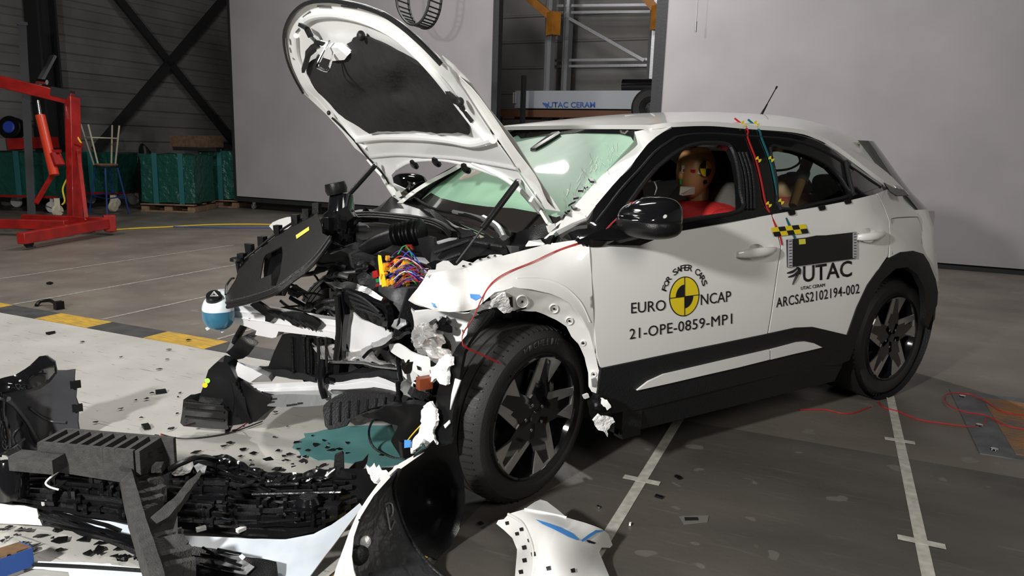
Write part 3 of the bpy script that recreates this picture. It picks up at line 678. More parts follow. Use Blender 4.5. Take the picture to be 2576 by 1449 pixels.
handle(1903, 635, 1852, 640, 1946, 627, DOORF); handle(2184, 592, 2153, 597, 2219, 588, DOORR, 20)
b = MB(); b.lathe([(0, .001), (.008, .001), (.01, -.004)], lift(SIDE, .022)(1941, 628), (0, -1, 0), n=14); b.build('key_lock', M['gloss'], DOORF)

# --- greenhouse frame
gf = [(1377, 606), (1430, 578), (1478, 552), (1492, 525), (1540, 468), (1586, 417), (1631, 360), (1650, 343), (1667, 333), (1690, 323), (1716, 319), (1783, 318), (1873, 325), (1935, 328), (1993, 334), (2049, 349), (2105, 380), (2160, 420), (2223, 466), (2236, 473), (2205, 488), (2130, 506), (2000, 530), (1905, 547), (1700, 583), (1600, 600), (1530, 607), (1478, 603), (1381, 613)]
fw = [(1560, 556), (1591, 500), (1640, 435), (1668, 408), (1700, 384), (1737, 366), (1776, 360), (1820, 362), (1838, 372), (1850, 400), (1858, 440), (1862, 485), (1863, 530), (1760, 549), (1700, 560), (1620, 574)]
rw = [(1937, 372), (1969, 373), (1997, 378), (2046, 395), (2086, 418), (2112, 445), (2128, 470), (2136, 492), (2055, 512), (1964, 525), (1952, 450)]
GF = pxsheet('window_frame', gf, GH, M['gloss'], car, step=14, solid=.03, holes=(fw, rw)); mirrored(GF)
# rubber seals round the two openings, and the pillar folds
def ring_line(pts, f, r, name, m, parent, closed=True):
    b = MB(); P = [f(x, y) for x, y in pts]; P = smooth_line(P, 3, closed) + ([P[0]] if closed else []); b.tube(P, r, 6, 0, cap=not closed); return b.build(name, m, parent)
ring_line(fw, lift(GH, .002), .010, 'window_seal', M['plast2'], GF); ring_line(rw, lift(GH, .002), .008, 'window_seal', M['plast2'], GF)
for dx in (0, 9, 18, 27):
    b = MB(); b.tube([lift(GH, .004)(x, y) for x, y in ((1848+dx, 385), (1862+dx, 430), (1868+dx, 480), (1869+dx, 527))], .007, 6, 4); b.build('pillar_rib', M['plast2'], GF)
seam([(1700, 345), (1740, 338), (1800, 337), (1870, 342), (1930, 346), (1990, 352), (2050, 370), (2100, 395), (2160, 434), (2215, 472)], lift(GH, .002), .006, GF, M['plast2'], 'frame_groove')
seam([(1500, 560), (1560, 480), (1610, 425), (1650, 380), (1700, 345)], lift(GH, .002), .006, GF, M['plast2'], 'frame_groove')
b = MB(); b.tube([lift(GH, .01)(x, y) for x, y in ((2124, 408), (2132, 450), (2143, 492))], .011, 8, 4); b.build('window_divider', M['dsteel'], GF)
# black tabs along the belt
for px, py in ((1988, 536), (2064, 524), (2129, 508)):
    b = MB(); g = lift(SIDE, .004); b.poly([g(px-9, py-4), g(px+8, py-7), g(px+10, py+3), g(px-4, py+6)], (0, -.004, 0)); b.build('belt_tab', M['plast'], DOORR, smooth=False)
b = MB(); g = lift(SIDE, .004); b.poly([g(1462, 600), g(1474, 600), g(1478, 620), g(1470, 619)], (0, -.004, 0)); b.build('belt_tab', M['plast'], DOORF, smooth=False)
rear_glass = pxsheet('quarter_glass', [(2137, 440), (2150, 425), (2222, 468), (2150, 493)], lift(GH, .003), M['gloss'], GF, step=12, solid=.002)
glass = bpy.data.materials.new('clear_glass'); glass.use_nodes = True; nt = glass.node_tree; nt.nodes.clear()
o_ = nt.nodes.new('ShaderNodeOutputMaterial'); tr = nt.nodes.new('ShaderNodeBsdfTransparent'); gl = nt.nodes.new('ShaderNodeBsdfGlossy'); mx = nt.nodes.new('ShaderNodeMixShader'); fr = nt.nodes.new('ShaderNodeFresnel')
tr.inputs[0].default_value = (.62, .70, .67, 1); gl.inputs['Roughness'].default_value = .02; fr.inputs[0].default_value = 1.45
nt.links.new(fr.outputs[0], mx.inputs[0]); nt.links.new(tr.outputs[0], mx.inputs[1]); nt.links.new(gl.outputs[0], mx.inputs[2]); nt.links.new(mx.outputs[0], o_.inputs[0])
g_ = pxsheet('rear_window', rw, lift(GH, -.012), glass, GF, step=20, solid=0); mirrored(g_)

# --- windscreen pillar (white) and roof
PIL = surf([Y(1597, 332, -.545), Y(1595, 360, -.56), Y(1510, 450, -.61), Y(1424, 540, -.68), Y(1667, 332, -.62), Y(1631, 359, -.632), Y(1586, 417, -.66), Y(1492, 525, -.738), Y(1478, 552, -.76), Y(1385, 590, -.70)])
p_ = pxsheet('windscreen_pillar', [(1597, 331), (1640, 322), (1690, 318), (1667, 333), (1650, 344), (1631, 360), (1586, 418), (1540, 469), (1494, 524), (1474, 550), (1440, 566), (1408, 582), (1382, 592), (1392, 566), (1420, 548), (1450, 512), (1510, 445), (1560, 394), (1592, 362)], PIL, M['white'], car, step=13, solid=.02); mirrored(p_)
D = smooth_line([U(1640, 326, y=-.59), U(1690, 320, y=-.618), U(1783, 317, y=-.62), U(1873, 324, y=-.625), U(1993, 333, y=-.64), U(2049, 348, y=-.645), U(2105, 379, y=-.655), U(2223, 466, y=-.70), U(2282, 496, y=-.68)], 6)
Cc = smooth_line([Vector(q) for q in [(.915, 0, 1.425), (1.08, 0, 1.470), (1.35, 0, 1.505), (1.60, 0, 1.522), (1.95, 0, 1.530), (2.25, 0, 1.526), (2.5, 0, 1.508), (2.70, 0, 1.488), (2.84, 0, 1.470)]], 6)
nr = len(D); V = []; nc = 24
for i in range(nr):
    t = i/(nr-1); p = table([(0, 2.0), (.55, 2.9), (1, 2.2)], t)
    for j in range(nc+1):
        s = 2*j/nc-1; f = abs(s); V.append((lerp(Cc[i].x, D[i].x, f**2.2), s*abs(D[i].y), Cc[i].z-(Cc[i].z-D[i].z)*f**p))
ROOF = mesh('roof', V, [(i*(nc+1)+j, i*(nc+1)+j+1, (i+1)*(nc+1)+j+1, (i+1)*(nc+1)+j) for i in range(nr-1) for j in range(nc)], M['white'], car, solid=.02)
# roof joint lines
for s in (-1, 1):
    b = MB(); b.tube([Vector(V[i*(nc+1)+(2 if s < 0 else nc-2)])+Vector((0, 0, .001)) for i in range(3, 34)], .004, 5, 0); b.build('roof_joint', M['black'], ROOF)
# spoiler, tailgate, rear lamp
sp_ = [Vector(V[(nr-1)*(nc+1)+j]) for j in range(nc+1)]
b = MB(); n = nc+1; V2 = []
for j in range(n):
    p = sp_[j]; V2 += [p, p+Vector((.05, 0, -.045)), p+Vector((-.02, 0, -.06))]
b.add(V2, [(3*j+a, 3*(j+1)+a, 3*(j+1)+(a+1) % 3, 3*j+(a+1) % 3) for j in range(n-1) for a in range(3)]); b.build('roof_spoiler', M['gloss'], car)
SPA = surf([Y(2137, 348, -.40), Y(2179, 365, -.36), Y(2268, 474, -.70), Y(2215, 430, -.60)])
pxsheet('spoiler_edge', [(2137, 348), (2160, 351), (2181, 365), (2190, 384), (2218, 424), (2270, 475), (2261, 477), (2215, 436), (2176, 388)], SPA, M['gloss'], car, step=10, solid=.006)
pxsheet('spoiler_edge', [(2220, 463), (2245, 477), (2270, 481), (2282, 495), (2252, 496), (2236, 486)], lift(GH, .012), M['gloss'], car, step=10, solid=.006)
def rear_shell(z):
    return table([(.2, (3.10)), (.3, 3.2), (.5, 3.30), (.75, 3.28), (.95, 3.22), (1.05, 3.16), (1.25, 2.98), (1.44, 2.80)], z), table([(.2, .72), (.5, .84), (.9, .83), (1.05, .74), (1.25, .64), (1.44, .56)], z)
V = []; zs = [.22, .3, .4, .5, .62, .75, .88, .95, 1.0, 1.05, 1.15, 1.25, 1.35, 1.42]; NA = 30
for z in zs:
    L_, W_ = rear_shell(z); lim = table([(.2, 2340), (.4, 2352), (.65, 2360), (.8, 2356), (.95, 2351), (1.05, 2335), (1.15, 2290), (1.3, 2240), (1.42, 2200)], z)
    while L_ > 2.6 and max(PJ((L_-.34+.34*max(0, math.cos(PI*(k/NA-.5)))**.55, W_*math.copysign(abs(math.sin(PI*(k/NA-.5)))**.6, k/NA-.5), z))[0] for k in range(NA//2)) > lim: L_ -= .01
    for k in range(NA+1):
        a = PI*(k/NA-.5); V.append((L_-.34+.34*max(0, math.cos(a))**.55, W_*math.copysign(abs(math.sin(a))**.6, a), z))
F_ = [(j*(NA+1)+k, (j+1)*(NA+1)+k, (j+1)*(NA+1)+k+1, j*(NA+1)+k+1) for j in range(len(zs)-1) for k in range(NA)]
nb = 5*NA; mesh('rear_bumper', V, F_[:3*NA], M['plast2'], car, auto=85); mesh('tailgate', V, F_[3*NA:9*NA], M['white'], car, auto=85); mesh('rear_glass', V, F_[9*NA:], glass, car, auto=0)
RLM = mat('smoked_lamp', (.10, .012, .012), .12, coat=1)
rl = surf([Y(2330, 532, -.735), Y(2350, 531, -.66), Y(2347, 573, -.70), Y(2340, 560, -.735)])
pxsheet('tail_lamp', [(2328, 533), (2338, 530), (2351, 531), (2352, 545), (2347, 574), (2340, 560)], rl, RLM, car, step=6, solid=.02)
# chin below: floor pan and wheel housings
b = MB(); b.box((1.5, 0, .24), (1.9, 1.5, .06)); b.box((2.75, 0, .32), (.7, 1.1, .08)); b.box((2.05, 0, .36), (.5, 1.2, .2)); b.build('floor_pan', M['plast2'], car)
for s in (-1, 1):
    b = MB(); b.lathe([(.40, 0), (.40, .3), (.2, .34), (0, .34)], (2.52, s*.82, .40), (0, -s, 0), n=32, a0=0, a1=2*PI); b.build('wheel_housing', M['plast2'], car)

# --- side lettering
TX = M['black']
def tm(p, q, h, f=None, sh=0):
    f = f or lift(SIDE, .0022)
    return lambda a, c: f(lerp(p[0], q[0], a)+sh*c*h, lerp(p[1], q[1], a)-c*h)
text_mesh('EURO', 'lettering', tm((1587, 788), (1674, 780), 28), TX, DOORF, bold=0)
text_mesh('NCAP', 'lettering', tm((1762, 767), (1838, 757.5), 28), TX, DOORF)
text_mesh('21-OPE-0859-MP1', 'lettering', tm((1583, 853), (1841, 813.5), 27), TX, DOORF, spacing=1.05)
text_mesh('UTAC', 'lettering', tm((2019, 709), (2142, 694), 41), TX, DOORR, bold=.012)
text_mesh('UTAC CERAM', 'lettering', tm((2014, 729), (2074, 720.5), 8.5), TX, DOORR)
text_mesh('ARCSAS2102194-002', 'lettering', tm((1952, 773), (2161, 737), 25), TX, DOORR, bold=.006, spacing=1.08)
# arched words round the target
def arch_text(body, c0, rx, ry, a0, a1, h, shear):
    n = len(body)
    for i, ch in enumerate(body):
        if ch == ' ': continue
        t = i/(n-1); a = math.radians(lerp(a0, a1, t))
        ca, sa = math.cos(a), math.sin(a); cw = .62 if ch != 'I' else .2
        def f(u, v, ca=ca, sa=sa):
            # local tangent (clockwise) and radial, in the door's own plane, then squeezed by the view
            X = rx*ca+(v*h*.80)*ca+((u-.5)*h*.68)*sa; Z = ry*sa+(v*h)*sa-((u-.5)*h*.68)*ca*1.25
            return lift(SIDE, .0022)(c0[0]+X, c0[1]-Z+shear*X)
        text_mesh(ch, 'letter', f, TX, DOORF, bold=.004)
arch_text('FOR SAFER CARS', (1721, 745), 48, 64, 158, 22, 16, -.13)
g0 = (1720.5, 745.5)
def disc(name, c, rx, ry, a0, a1, f, m, parent, r0=0, sh=-.12, n=20):
    P = [(c[0]+rx*math.cos(math.radians(lerp(a0, a1, i/n))), c[1]-ry*math.sin(math.radians(lerp(a0, a1, i/n)))+sh*rx*math.cos(math.radians(lerp(a0, a1, i/n)))) for i in range(n+1)]
    if a1-a0 < 359: P = P+([(c[0]+r0*rx*math.cos(math.radians(lerp(a1, a0, i/n))), c[1]-r0*ry*math.sin(math.radians(lerp(a1, a0, i/n)))+r0*sh*rx*math.cos(math.radians(lerp(a1, a0, i/n)))) for i in range(n+1)] if r0 else [c])
    else: P = P[:-1]
    return pxsheet(name, P, f, m, parent, step=12, solid=.0004)
disc('target_sticker', g0, 38, 50, 0, 360, lift(SIDE, .0018), M['black'], DOORF, n=40)
disc('target_yellow', g0, 35.5, 47.5, 0, 360, lift(SIDE, .0026), M['yellow'], DOORF, n=40)
for a in (90, 270): disc('target_quadrant', g0, 22, 30, a, a+90, lift(SIDE, .0034), M['black'], DOORF, n=12)
for (a, b_) in (((1682.5, 750), (1758.5, 741)), ((1720.5, 696), (1720.5, 795))):
    bb = MB(); g = lift(SIDE, .0036); bb.tube([g(lerp(a[0], b_[0], t/4), lerp(a[1], b_[1], t/4)) for t in range(5)], .0016, 4, 0); bb.build('target_line', M['black'], DOORF)
# logo strokes next to UTAC
for pts in (((1979, 687), (1995, 682), (2008, 672)), ((1982, 697), (2000, 690), (2012, 674)), ((1993, 716), (2000, 700), (2014, 678)), ((2003, 672), (2010, 678), (2012, 690))):
    bb = MB(); bb.tube([lift(SIDE, .002)(x, y) for x, y in pts], lambda t: .002+.0045*math.sin(PI*t), 5, 4); bb.build('logo_stroke', TX, DOORR)
# black board with reflective edges
pt = [(1977, 603), (2151, 583.5), (2152, 649), (1979, 672)]
pxsheet('black_board', pt, lift(SIDE, .008), M['black'], DOORR, step=25, solid=.006)
for (xa, xb, ya, yb, yc, yd) in ((1978, 1989, 603, 602, 671, 672), (2141, 2151, 585, 584, 649.5, 648.5)):
    pxsheet('reflective_strip', [(xa, ya), (xb, yb), (xb, yc), (xa, yd)], lift(SIDE, .010), mat('reflective', (.6, .6, .62), .3, metal=.3), DOORR, step=25, solid=.001)
    for k in range(9):
        t = (k+.5)/9; pxsheet('strip_mark', [(xa+2, lerp(ya, yd, t)-.7), (xb-2, lerp(yb, yc, t)-.7), (xb-2, lerp(yb, yc, t)+.9), (xa+2, lerp(ya, yd, t)+.9)], lift(SIDE, .0115), M['dsteel'], DOORR, step=25, solid=.0004)
pxsheet('yellow_mark', [(2005, 602), (2021, 600.5), (2022, 613.5), (2006, 615)], lift(SIDE, .0105), M['ylabel'], DOORR, step=25, solid=.001)
# checker tape
ck = [(1937, 573), (2023, 564), (2032, 586), (1946, 595)]
for i in range(5):
    for j in range(2):
        def cp(a, c): return (lerp(lerp(ck[0][0], ck[1][0], a), lerp(ck[3][0], ck[2][0], a), c), lerp(lerp(ck[0][1], ck[1][1], a), lerp(ck[3][1], ck[2][1], a), c))
        pxsheet('checker_square', [cp(i/5, j/2), cp((i+1)/5, j/2), cp((i+1)/5, (j+1)/2), cp(i/5, (j+1)/2)], lift(SIDE, .006), M['yellow'] if (i+j) % 2 == 0 else M['black'], DOORR, step=8, solid=.0005)
# red and teal ribbons over the pillar
def ribbon(name, pts, m, lab, wd=.008):
    b = MB(); P = smooth_line(pts, 3)
    for i in range(len(P)-1): b.bar(P[i], P[i+1], wd, .003, up=(0, -1, .2))
    o = b.build(name, m, None); return tag(o, lab, 'ribbon')
gh, sd = lift(GH, .005), lift(SIDE, .003)
ribbon('ribbon', [gh(1858, 310)+Vector((0, .03, .02)), gh(1879, 328), gh(1879, 347), gh(1900, 404), gh(1914, 462), gh(1926, 518), sd(1951, 570), sd(1960, 592), sd(1966, 616)], M['red'], 'red ribbon taped down over the centre pillar of the white car', .009)
ribbon('ribbon', [gh(1892, 313)+Vector((0, .03, .02)), gh(1908, 329), gh(1914, 349), gh(1935, 404), gh(1948, 460), gh(1959, 512), sd(1984, 566), sd(1999, 600)], M['teal'], 'teal ribbon taped down over the centre pillar of the white car', .012)
for x, y in ((1902, 405), (1934, 404), (1928, 518), (1959, 511), (1866, 316), (1898, 316)):
    disc('ribbon_target', (x, y), 7.5, 8, 90, 180, lift(GH, .015), M['yellow'], GF, n=6); disc('ribbon_target', (x, y), 7.5, 8, 270, 360, lift(GH, .015), M['yellow'], GF, n=6)
# --- door mirrors
def superell(c, r, e=.7, nu=28, nv=18, fn=None):
    V = []
    for j in range(nv+1):
        t = PI*j/nv-PI/2
        for i in range(nu):
            q = 2*PI*i/nu; cs = lambda a: math.copysign(abs(math.cos(a))**e, math.cos(a)); sn = lambda a: math.copysign(abs(math.sin(a))**e, math.sin(a))
            v = Vector((r[0]*cs(t)*cs(q), r[1]*cs(t)*sn(q), r[2]*sn(t)))
            if fn: v = fn(v)
            V.append(Vector(c)+v)
    return V, [(j*nu+i, j*nu+(i+1) % nu, (j+1)*nu+(i+1) % nu, (j+1)*nu+i) for j in range(nv) for i in range(nu)]
mc = U(1633, 546, y=-.995)
def mfn(v):
    w_ = Vector(v); w_.x *= (1.0 if v.x > 0 else 1.0); w_.z *= 1-.16*(v.y/-.12 < -0.3); w_.z += .018*(v.x/.08)*(1 if v.z > 0 else 0); return Vector((w_.x, w_.y, w_.z))
vv, ff = superell(mc, (.088, .128, .072), .78, fn=mfn)
MIR = MB().add(vv, ff).build('door_mirror', M['gloss'], car, auto=0)
low = MB(); vv, ff = superell(mc+Vector((0, .0, -.028)), (.090, .130, .05), .8); low.add(vv, ff); low.build('mirror_lower_shell', M['plast'], MIR, auto=0)
b = MB(); a = SIDE(1560, 596); b.poly([Vector((a.x-.20, -.85, 1.0)), Vector((a.x-.06, -.87, 1.05)), mc+Vector((.0, .05, -.01)), mc+Vector((.03, .0, -.068)), Vector((a.x+.08, -.875, .985))], (0, -.012, -.012)); b.tube([Vector((a.x-.02, -.86, 1.01)), mc+Vector((0, .02, -.045))], .03, 10, 0); b.build('mirror_arm', M['plast'], MIR)
vv, ff = superell(Vector((mc.x, -mc.y-.015, mc.z)), (.088, .128, .072), .78); R_ = MB().add(vv, ff).build('door_mirror', M['gloss'], car, auto=0)
b = MB(); b.tube([Vector((a.x-.02, .84, 1.01)), Vector((mc.x, -mc.y-.05, mc.z-.045))], .03, 10, 0); b.build('mirror_arm', M['plast'], R_)

# --- windscreen
WS = surf([Y(1300, 340, .53), Y(1450, 328, .05), Y(1597, 331, -.53), Y(1520, 437, -.60), Y(1424, 540, -.665), Y(1062, 502, .72), (1250, 600, U(1250, 600, x=.17)), (1150, 560, U(1150, 560, x=.20)), Y(1160, 425, .62), (*PJ((.515, 0, 1.225)), (.515, 0, 1.225)), (*PJ((.56, -.33, 1.225)), (.56, -.33, 1.225)), (*PJ((.56, .33, 1.225)), (.56, .33, 1.225))])
gm = bpy.data.materials.new('dusty_veiled_windscreen'); gm.use_nodes = True; nt = gm.node_tree; pb = nt.nodes['Principled BSDF']; N = nt.nodes
pb.inputs['Roughness'].default_value = .5; pb.inputs['Specular IOR Level'].default_value = .1; pb.inputs['Coat Weight'].default_value = .5; pb.inputs['Coat Roughness'].default_value = .02
tc = N.new('ShaderNodeTexCoord'); n1 = N.new('ShaderNodeTexNoise'); n1.inputs['Scale'].default_value = 2.2; n1.inputs['Detail'].default_value = 3; nt.links.new(tc.outputs['Object'], n1.inputs[0])
r1 = N.new('ShaderNodeValToRGB'); r1.color_ramp.elements[0].position = .35; r1.color_ramp.elements[1].position = .65; r1.color_ramp.elements[0].color = (.25, .46, .32, 1); r1.color_ramp.elements[1].color = (.38, .64, .45, 1); nt.links.new(n1.outputs[0], r1.inputs[0])  # green of the dusty glass lightened to hold the lamp's reflected veil
nt.links.new(r1.outputs[0], pb.inputs['Base Color']); pb.inputs['Alpha'].default_value = .75
ws = [(1300, 340), (1380, 333), (1450, 329), (1530, 330), (1597, 332), (1594, 356), (1555, 398), (1510, 447), (1450, 513), (1424, 540), (1395, 590), (1330, 606), (1240, 598), (1160, 565), (1100, 538), (1055, 508), (1085, 475), (1161, 424), (1240, 378)]
WSO = pxsheet('windscreen', ws, WS, gm, car, step=16, solid=.005)
fr_ = [(1055, 508), (1085, 486), (1109, 499), (1161, 512), (1226, 521), (1291, 525), (1357, 537), (1400, 548), (1424, 540), (1395, 590), (1330, 606), (1240, 598), (1160, 565), (1100, 538)]
pxsheet('black_border', fr_, lift(WS, .003), mat('windscreen_black_border', (.035, .03, .028), .08, coat=1), WSO, step=16, solid=.001)
pxsheet('black_border', [(1300, 338), (1380, 331), (1450, 327), (1530, 328), (1598, 330), (1594, 356), (1588, 345), (1560, 338), (1450, 335), (1370, 341), (1310, 349)], lift(WS, .003), M['gloss'], WSO, step=12, solid=.001)
b = MB(); g = lift(WS, .012); b.poly([g(1336, 378), g(1350, 378), g(1412, 340), g(1408, 335), (g(1390, 338))], (0, 0, -.02)); b.build('sensor_housing', M['gloss'], WSO)
# cracks near the pillar
random.seed(3)
crk = mat('crack_white', (.8, .8, .75), .4)
for k in range(46):
    t = random.random(); x = lerp(1432, 1575, t)+random.uniform(-45, 4); y = lerp(538, 372, t)+random.uniform(-22, 18); a = random.uniform(-2.4, -.7); L_ = random.uniform(8, 34)
    b = MB(); pts = [lift(WS, .0035)(x+math.cos(a)*L_*s+random.uniform(-2, 2), y+math.sin(a)*L_*s) for s in (0, .4, .7, 1)]; b.tube(pts, random.uniform(.0003, .0009), 4, 0); b.build('crack', crk, WSO)
for x, y in ((1440, 520), (1455, 505), (1462, 490), (1475, 480), (1448, 530), (1490, 462), (1430, 545), (1410, 552)):
    b = MB(); b.poly([lift(WS, .01)(x+random.uniform(-12, 12), y+random.uniform(-7, 7)) for _ in range(4)], (0, 0, .008)); b.build('glass_splinter', M['dsteel'], WSO, smooth=False)
# wipers
b = MB(); b.tube([lift(WS, .03)(1048, 505), lift(WS, .03)(1100, 536), lift(WS, .03)(1190, 556), lift(WS, .03)(1255, 590)], .008, 6); b.build('wiper', M['plast'], car)
b = MB(); b.tube([lift(WS, .03)(1150, 545), lift(WS, .03)(1230, 566), lift(WS, .03)(1275, 605)], .010, 6); b.tube([lift(WS, .04)(1228, 566), lift(WS, .04)(1265, 588), lift(WS, .03)(1278, 612)], .014, 8); b.build('wiper', M['steel'], car)

# --- roof things
def onroof(px, py, z=1.52): return U(px, py, z=z)
a = U(1905, 306, y=0.02); ac = a; tip = at_depth(1955, 217, a+Vector((.03, 0, .3)))
b = MB(); b.tube([a+Vector((0, 0, -.02)), lerp(a, tip, .25), lerp(a, tip, .5)], lambda t: .011-.006*t, 8, 0); b.tube([lerp(a, tip, .5), tip], .0035, 6, 0); b.tube([lerp(a, tip, .93), tip], .006, 6, 0); tag(b.build('antenna', M['plast'], car))
for k in range(4):
    p = U(1886+k*5, 303, y=.05); b = MB(); b.tube([p-Vector((0, 0, .02)), p+Vector((0, 0, .035))], .004, 6, 0); b.build('roof_peg', M['plast'], ROOF)
b = MB(); p, q = U(1567, 292, y=0), U(1658, 291, y=-.1); b.bar(p+Vector((0, 0, .0)), q+Vector((0, 0, .0)), .12, .006); b.build('roof_plate', M['steel'], ROOF)
b = MB(); p, q = U(1760, 294, y=0.1), U(1870, 300, y=0); b.bar(p, q, .12, .006); b.build('roof_plate', M['redp'], ROOF)
b = MB(); b.bar(U(1862, 300, y=0), U(1868, 289, y=0), .02, .01); b.build('plate_catch', M['plast'], ROOF)
b = MB(); p, q = U(2076, 334, y=.1), U(2112, 340, y=.1); b.tube([p, lerp(p, q, .35)+Vector((0, 0, .02)), lerp(p, q, .7)+Vector((0, 0, .02)), q], .004, 6); b.build('roof_cable', M['black'], ROOF)
def rz(x, y): # height of the roof at x,y
    c = min(range(nr), key=lambda i: abs(Cc[i].x-x)); f = abs(y)/.62; return Cc[c].z-(Cc[c].z-D[c].z)*f**lerp(2, 3.6, c/(nr-1))
b = MB(); b.poly([Vector((x, y, rz(x, y)+.002)) for x, y in ((.98, .42), (1.05, .42), (1.05, -.12), (.98, -.12))], (0, 0, .001)); b.build('roof_marker', mat('roof_orange_marker', (.65, .30, .03), .5), ROOF, smooth=False)
text_mesh('0859-MP1', 'lettering', lambda a, c: Vector((lerp(1.10, 1.0, c), lerp(.40, -.35, a), rz(lerp(1.10, 1.0, c), lerp(.40, -.35, a))+.003)), TX, ROOF)

# --- wheels
def wheel(name, c, toe, camber, a0, sx=1, seed=0, lettering=True):
    """c: centre of the outer rim face; the axle runs along the local y axis"""
    R = Matrix.Rotation(toe, 3, 'Z') @ Matrix.Rotation(camber, 3, 'X'); out = R @ Vector((0, -sx, 0)); xd = R @ Vector((1, 0, 0)); up = R @ Vector((0, 0, 1)); c = Vector(c)
    prof = [(.242, .0), (.246, -.012), (.262, .0), (.290, .008), (.312, .004), (.328, -.010), (.337, -.026), (.341, -.034)]
    w0 = -.034
    for g in (.048, .092, .136): prof += [(.3455, w0-(g-.028)), (.3458, w0-(g-.014)+.002), (.338, w0-(g-.012)), (.338, w0-(g-.006)), (.3458, w0-(g-.004))]
    prof += [(.344, -.19), (.336, -.205), (.31, -.225), (.262, -.22), (.242, -.205)]
    b = MB(); b.lathe(prof, c, out, n=96, xdir=xd)
    W_ = b.build(name, M['rubber'], car, auto=30)
    # shoulder blocks
    b = MB()
    for i in range(72):
        q = 2*PI*i/72; e = xd*math.cos(q)+up*math.sin(q); tt = -xd*math.sin(q)+up*math.cos(q)
        b.bar(c+e*.3325+out*(-.015), c+e*.3445+out*(-.056), .0045, .007, up=e)
    o = b.build('tread_sipes', M['black'], W_); o['kind'] = 'stuff'
    rim = MB(); rim.lathe([(.243, .002), (.240, .006), (.233, .002), (.226, -.02), (.215, -.05), (.213, -.12), (.235, -.18)], c, out, n=64, xdir=xd); rim.build('rim', M['gloss'], W_)
    back = MB(); back.lathe([(0, -.10), (.17, -.10), (.175, -.12)], c, out, n=40, xdir=xd); back.build('brake_disc', M['dsteel'], W_)
    sp = MB()
    def pt(r, t, h, th): e = xd*math.cos(th)*1+up*math.sin(th); f = (-xd*math.sin(th)+up*math.cos(th)); return c+e*(r*.236)+f*(t*.236)+out*h
    for k in range(5):
        th = math.radians(a0+72*k)
        P = [(1.0, -.31), (1.0, .28), (.72, .19), (.35, .20), (.2, .30), (.05, .1), (.05, -.1), (.3, -.2), (.60, -.17)]
        sp.poly([pt(r, t, -.052, th) for r, t in P], out*.045)
    sp.lathe([(0, -.008), (.03, -.008), (.034, -.014), (.055, -.018), (.075, -.03), (.08, -.05)], c, out, n=32, xdir=xd)
    sp.build('spokes', M['gloss'], W_, smooth=False)
    for k in range(5):
        th = math.radians(a0+72*k)
        fa = MB(); fa.poly([pt(r, t, h, th) for r, t, h in ((.955, .275, .0), (.985, .15, .0), (.72, .135, -.004), (.33, .12, -.012), (.20, .31, -.016), (.27, .33, -.014))], -out*.006); fa.build('spoke_face', M['machined'], W_, smooth=False)
        fb = MB(); fb.poly([pt(r, t, h, th) for r, t, h in ((.985, .15, 0), (.995, -.02, 0), (.955, -.30, 0), (.585, -.12, -.006), (.93, -.02, -.001), (.955, .14, -.001))], -out*.006); fb.build('spoke_face', M['machined'], W_, smooth=False)
        q = math.radians(a0+36+72*k); nb_ = MB(); nb_.lathe([(0, -.006), (.007, -.006), (.009, -.02)], c+(xd*math.cos(q)+up*math.sin(q))*.052, out, n=6); nb_.build('wheel_bolt', M['chrome'], W_)
    cp_ = MB(); cp_.lathe([(0, -.001), (.024, -.002), (.028, -.009)], c, out, n=24); cp_.build('hub_cap', M['gloss'], W_)
    # raised letters on the sidewall as plain bars of the maker's word shape
    if lettering:
        word = 'MICHELIN'
        for i, ch in enumerate(word):
            a = math.radians(a0+36-i*5.0)
            def f(u, v, a=a):
                aa = a-(u-.5)*.07; r = .283+v*.026; return c+(xd*math.cos(aa)+up*math.sin(aa))*r+out*(.0095)
            text_mesh(ch, 'sidewall_letter', f, mat('sidewall_letter', (.045, .045, .045), .5) if i == 0 else bpy.data.materials['sidewall_letter'], W_, bold=.01, solid=.001)
    return W_
wheel('front_wheel', (.1024, -.8074, .3308), .2656, .0303, 72.5)
wheel('rear_wheel', (2.557, -.79, .342), 0, 0, 85, lettering=False)
wheel('rear_wheel', (2.557, .79, .342), 0, 0, 40, sx=-1, lettering=False)
wheel('front_wheel', (0.0, .79, .342), .05, 0, 40, sx=-1, lettering=False)
b = MB(); b.tube([(2.557, -.62, .342), (2.557, .62, .342)], .035, 10, 0); b.build('rear_axle', M['dsteel'], car)
b = MB(); b.tube([(.15, -.64, .33), (.2, -.3, .33)], .03, 10, 0); b.build('drive_shaft', M['dsteel'], car)

# ================================================================ hood
HP = [(.235, 1.085), (.165, 1.135), (.105, 1.225), (.007, 1.325), (-.10, 1.445), (-.18, 1.525), (-.25, 1.575), (-.31, 1.64), (-.37, 1.71), (-.43, 1.775), (-.485, 1.835), (-.53, 1.87)]
HPs = smooth_line([Vector((x, 0, z)) for x, z in HP], 5); HL = [0]
for i in range(1, len(HPs)): HL.append(HL[-1]+(HPs[i]-HPs[i-1]).length)
def hood_pt(t, y, h=0, crown=.05):
    """t: distance from the hinge along the hood, y: across, h: height above the outer skin's mid surface"""
    i = max(0, min(len(HL)-2, next((k for k in range(len(HL)-1) if HL[k+1] >= t), len(HL)-2))); f = (t-HL[i])/(HL[i+1]-HL[i])
    p = HPs[i].lerp(HPs[i+1], f) if 0 <= f <= 1 else HPs[i]+(HPs[i+1]-HPs[i])*f
    d = Vector((HPs[-1].x-HPs[3].x, 0, HPs[-1].z-HPs[3].z)).normalized(); n = Vector((d.z, 0, -d.x))          # outward (up and back)
    if n.x < 0: n = -n
    c = crown*(1-(y/.75)**2)
    return p+Vector((0, y, 0))+n*(h+c)
HN = None
